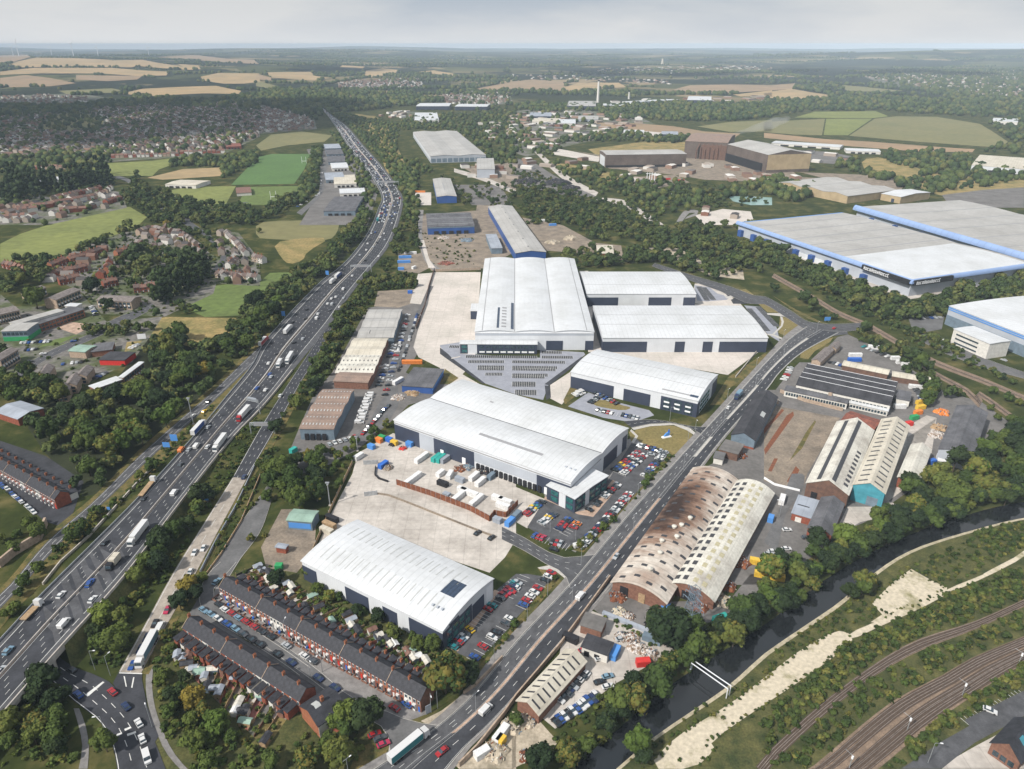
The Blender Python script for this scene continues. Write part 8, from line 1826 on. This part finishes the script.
def heap(q, r, h, m, label, name='scrap_heap', n=90):
    p = GP(q)[0]; rr = random.Random(int(p.x*7)); mb = MB(); 
    bm = bmesh.new(); bmesh.ops.create_icosphere(bm, subdivisions=3, radius=1)
    mb.v = [(v.co.x*r*(1+.25*math.sin(v.co.y*5+p.x)), v.co.y*r*(1+.2*math.sin(v.co.x*6)), max(-.2, v.co.z*h*(1+.3*math.sin(v.co.x*9)*math.cos(v.co.y*8)))) for v in bm.verts]; bm.verts.ensure_lookup_table(); mb.f = [tuple(v.index for v in f.verts) for f in bm.faces]; mb.mi = [0]*len(mb.f); bm.free()
    e = empty(name, p); tag(e, label, 'heap'); mb.build('mound', M[m], e); k = MB()
    for i in range(n):
        a = rr.uniform(0, 6.28); d = r*math.sqrt(rr.random())*1.05; z = h*math.sqrt(max(0, 1-(d/r)**2)) if d < r else 0; s_ = rr.uniform(.12, .42); k.m(M[rr.choice(['rust', 'roof_pale_old', 'clad_slate', 'dark', 'scrap', m, m, m])]); c = Vector((math.cos(a)*d, math.sin(a)*d, z)); t = Matrix.Rotation(rr.uniform(0, 3), 4, 'Z'); q4 = [c+t@Vector(v) for v in ((-s_,-s_*.4,0), (s_,-s_*.4,.1), (s_,s_*.4,.2), (-s_,s_*.4,0))]; k.hexa(q4, [v+Vector((0,0,s_*.6)) for v in q4])
    tag(k.build('rubble', None, e), kind='stuff')
for q, r, h, m, lb in (('o 540,320', 4, 1.6, 'scrap', 'mixed scrap heap in the car yard, nearest the trees'), ('o 490,290', 4, 1.6, 'scrap', 'mixed scrap heap in the middle of the car yard'), ('o 470,255', 3.5, 1.4, 'scrap', 'mixed scrap heap by the pipe'), ('o 430,250', 3, 1.5, 'scrap', 'pale scrap heap behind the dark garage'), ('A 220,370', 3, 1.2, 'scrap', 'heap of pale scrap before the stained shed'), ('A 150,330', 3, .9, 'chalk_ground', 'small sandy heap by the road wall'), ('A 410,445', 4, 1.2, 'dark', 'black heap beside the lone tall tree'), ('A 140,215', 4, 1.5, 'rust', 'rusty heap at the left end of the stained shed'), ('A 780,290', 4, 1.6, 'rust', 'rusty heap against the six-row shed'), ('A 950,240', 5, 1.6, 'gravel_soil', 'sandy heap at the corner of the six-row shed'), ('A 1000,130', 4, 1.6, 'rust', 'rusty heap along the river side of the six-row shed'),
       ('k 900,680', 5, 1.6, 'rust', 'rust heap at the far river side of the six-row shed'), ('k 840,240', 4, 1.6, 'rust', 'rust heap below the black-roofed shed, left'), ('k 900,260', 4, 1.6, 'rust', 'rust heap below the black-roofed shed, right'), ('l 690,150', 5, 2, 'timber', 'stack of tan timber beside the dark grey shed, upper'), ('l 680,180', 5, 2, 'scrap', 'stack of mixed metal beside the dark grey shed, lower'), ('l 700,90', 5, 2, 'orange', 'stack of orange bins beside the dark grey shed'), ('l 40,45', 4, 1.2, 'scrap', 'scrap line at the head of the sunken yard'), ('l 240,455', 3, .8, 'tarp_white', 'x'), ('n 1010,600', 4, 1.6, 'gravel_soil', 'sand heap in the builders yard, upper'), ('n 940,700', 5, 1.6, 'gravel_soil', 'sand heap in the builders yard, lower'), ('o 60,580', 3.5, 1.5, 'gravel_soil', 'pale sand heap below the cream shed'), ('o 60,720', 3, 1, 'rust', 'rusty heap by the trees below the cream shed'),
       ('g 230,115', 9, 4, 'gravel_soil', 'brown spoil heap beyond the long pale shed, left'), ('g 160,130', 9, 3, 'gravel_soil', 'pale spoil heap beside the long pale shed'), ('c 60,600', 22, 6, 'dark', 'black coal heap on the grey yard, left'), ('c 180,605', 24, 7, 'dark', 'black coal heap on the grey yard, middle'), ('c 230,625', 16, 5, 'dark', 'black coal heap on the grey yard, right'), ('W 580,440', 2.5, 1.2, 'scrap', 'small heap of fittings in the compound'), ('W 640,250', 4, 1.2, 'rust', 'rusty stack among the compound containers'), ('W 690,240', 4, 1.4, 'clad_slate', 'dark stack of steel among the compound containers'), ('W 800,260', 5, 1.5, 'dark', 'dark stack of steel along the loading wall'), ('W 180,245', 3, 1.6, 'dirt_yard', 'brown heap at the head of the compound'), ('W 210,95', 2.5, 1.4, 'dark', 'dark machine heap by the warehouse corner'), ('W 275,120', 2.5, 1.3, 'red', 'red machine heap by the warehouse corner'), ('W 320,100', 2.5, 1.3, 'clad_brightblue', 'blue machine heap by the warehouse corner'),
       ('f 620,720', 6, 1.6, 'timber', 'tan timber stacks beside the blue-edged unit'), ('f 560,740', 5, 1.4, 'scrap', 'mixed scrap beside the blue-edged unit'), ('f 740,110', 8, 1.6, 'scrap', 'scrap rows on the derelict yard, left'), ('f 830,120', 9, 1.8, 'clad_slate', 'dark car heap on the derelict yard, middle'), ('f 750,210', 9, 1.6, 'roof_rust', 'purple-red scrap on the derelict yard, lowest'), ('f 490,620', 3, 1.2, 'scrap', 'yard clutter between two trading estate units')):
    if lb != 'x': heap(q, r*.85, h, m, lb, n=int(40+r*12))
# sculpture on the lawn
p = GP('k 608,185')[0]; e = empty('sculpture', p, .4); tag(e, 'blue and white angular sculpture on the estate lawn', 'sculpture')
MB().hexa([(-3,-1,0),(3,-1.2,0),(3,1.2,0),(-3,1,0)], [(-2.6,-.6,.8),(2.4,-.9,.8),(2.4,.9,.8),(-2.6,.6,.8)]).build('plinth', M['sign_white'], e); MB().hexa([(-1.8,-.5,.8),(1.6,-.5,.8),(1.6,.5,.8),(-1.8,.5,.8)], [(-.6,-.4,2.4),(1.9,-.4,3.2),(1.9,.4,3.2),(-.6,.4,2.4)]).build('blue_form', M['clad_brightblue'], e); MB().hexa([(.6,-.3,2.6),(1.8,-.3,3),(1.8,.3,3),(.6,.3,2.6)], [(1.2,-.2,4.6),(1.5,-.2,4.6),(1.5,.2,4.6),(1.2,.2,4.6)]).build('fin', M['blue'], e)
# rugby posts
for i, q in enumerate(('b 70,668', 'b 190,525')):
    p = GP(q)[0]; e = empty('goal_post', p); tag(e, 'white rugby goal posts on the %s pitch' % ('nearer' if i == 0 else 'farther bright green'), 'goal posts')
    for x in (-4, 4): MB().bar((x,0,0), (x,0,12), .3, .3, 6).build('upright', M['sign_white'], e)
    MB().bar((-4,0,4), (4,0,4), .3, .3, 6).build('crossbar', M['sign_white'], e)
# ------------------------------------------------------------------ camera, sky, sun, air
cam = bpy.data.cameras.new('camera'); co = bpy.data.objects.new('camera', cam); C.objects.link(co)
cam.sensor_fit = 'HORIZONTAL'; cam.sensor_width = 36; cam.lens = F/1024*36; cam.clip_start = 1; cam.clip_end = 120000
co.location = (0, 0, HC); co.rotation_euler = (PI/2-TH, 0, 0); S.camera = co
SUN_EL, SUN_AZ = math.radians(44), math.radians(-128)   # azimuth from +Y towards +X: the sun stands behind the viewer's left shoulder
W_ = bpy.data.worlds.new('World'); S.world = W_; W_.use_nodes = True
nt = W_.node_tree; N = nt.nodes; L = nt.links; bg = N['Background']; bg.inputs['Strength'].default_value = .078
sky = N.new('ShaderNodeTexSky'); sky.sky_type = 'NISHITA'; sky.sun_disc = False; sky.sun_elevation = SUN_EL; sky.sun_rotation = SUN_AZ; sky.air_density = 1; sky.dust_density = 3; sky.altitude = 200
tc = N.new('ShaderNodeTexCoord'); mp = N.new('ShaderNodeMapping'); mp.inputs['Scale'].default_value = (1.2, 1.2, 6); L.new(tc.outputs['Generated'], mp.inputs[0])
nz = N.new('ShaderNodeTexNoise'); nz.inputs['Scale'].default_value = 2.2; nz.inputs['Detail'].default_value = 7; nz.inputs['Roughness'].default_value = .55; L.new(mp.outputs[0], nz.inputs['Vector'])
cr_ = N.new('ShaderNodeValToRGB'); cr_.color_ramp.elements[0].position = .38; cr_.color_ramp.elements[1].position = .62
cr_.color_ramp.elements[0].color = (6.2,7.1,8.3,1); cr_.color_ramp.elements[1].color = (9.6,9.8,10.0,1)
L.new(nz.outputs['Fac'], cr_.inputs[0])
mx = N.new('ShaderNodeMix'); mx.data_type = 'RGBA'; mx.inputs[0].default_value = .8; L.new(sky.outputs[0], mx.inputs[6]); L.new(cr_.outputs[0], mx.inputs[7]); sx_ = N.new('ShaderNodeSeparateXYZ'); L.new(tc.outputs['Generated'], sx_.inputs[0]); mr_ = N.new('ShaderNodeMapRange'); mr_.inputs[1].default_value = -.01; mr_.inputs[2].default_value = .055; mr_.inputs[3].default_value = .75; mr_.inputs[4].default_value = 0; L.new(sx_.outputs[2], mr_.inputs[0])
mx2 = N.new('ShaderNodeMix'); mx2.data_type = 'RGBA'; L.new(mr_.outputs[0], mx2.inputs[0]); L.new(mx.outputs[2], mx2.inputs[6]); mx2.inputs[7].default_value = (10.0,10.2,10.4,1); L.new(mx2.outputs[2], bg.inputs[0])
sl = bpy.data.lights.new('sun', 'SUN'); sl.energy = 5.0; sl.angle = math.radians(2.5); sl.color = (1, .95, .87)
so = bpy.data.objects.new('sun', sl); C.objects.link(so)
d = Vector((math.sin(SUN_AZ)*math.cos(SUN_EL), math.cos(SUN_AZ)*math.cos(SUN_EL), math.sin(SUN_EL))); so.rotation_euler = d.to_track_quat('Z', 'Y').to_euler(); so.location = (0, 0, 300)
hz = MB(); hz.box(-31000, -400, -1.5, 31000, 24800, 208); ho = hz.build('haze', None)
m = bpy.data.materials.new('air'); m.use_nodes = True; n = m.node_tree.nodes; n.remove(n['Principled BSDF']); pv = n.new('ShaderNodeVolumePrincipled'); pv.inputs['Color'].default_value = (.70,.85,1,1); pv.inputs['Density'].default_value = 6.0e-5; pv.inputs['Anisotropy'].default_value = -.32
m.node_tree.links.new(pv.outputs[0], n['Material Output'].inputs['Volume']); ho.data.materials.clear(); ho.data.materials.append(m); tag(ho, kind='stuff')
S.view_settings.view_transform = 'Standard'; S.view_settings.look = 'None'; S.view_settings.exposure = .05; S.view_settings.gamma = 1
S.cycles.max_bounces = 5; S.cycles.diffuse_bounces = 2; S.cycles.glossy_bounces = 2; S.cycles.volume_bounces = 0; S.cycles.transmission_bounces = 2; S.cycles.use_denoising = True

# ------------------------------------------------------------------ clouds high above, whose shade falls on the town and the far farmland
mat('cloud_white', (.8,.8,.8), 1, 0, var=.05, scale=.01)
def cloud(gx, gy, rx, ry, label, z=1500):
    off = z/math.tan(SUN_EL); cx = gx+math.sin(SUN_AZ)*off; cy = gy+math.cos(SUN_AZ)*off; r = random.Random(int(abs(gx)+gy)); mb = MB()
    for k in range(26):
        a = r.uniform(0, 6.28); q = math.sqrt(r.random()); s = r.uniform(.25, .5)*min(rx, ry); bm = bmesh.new(); bmesh.ops.create_icosphere(bm, subdivisions=2, radius=1); n = len(mb.v)
        mb.v += [(cx+math.cos(a)*q*rx+v.co.x*s, cy+math.sin(a)*q*ry+v.co.y*s, z+max(v.co.z, -.3)*s*.5) for v in bm.verts]; bm.verts.ensure_lookup_table(); mb.f += [tuple(n+v.index for v in f.verts) for f in bm.faces]; bm.free()
    mb.mi = [0]*len(mb.f); tag(mb.build('cloud', M['cloud_white']), label, 'cloud', None, 'stuff')
cloud(-1500, 2350, 1150, 620, 'cloud high above shading the left town'); cloud(900, 5600, 2600, 500, 'cloud high above shading the middle farmland'); cloud(4200, 5200, 1500, 600, 'cloud high above shading the right hillside', 1600)
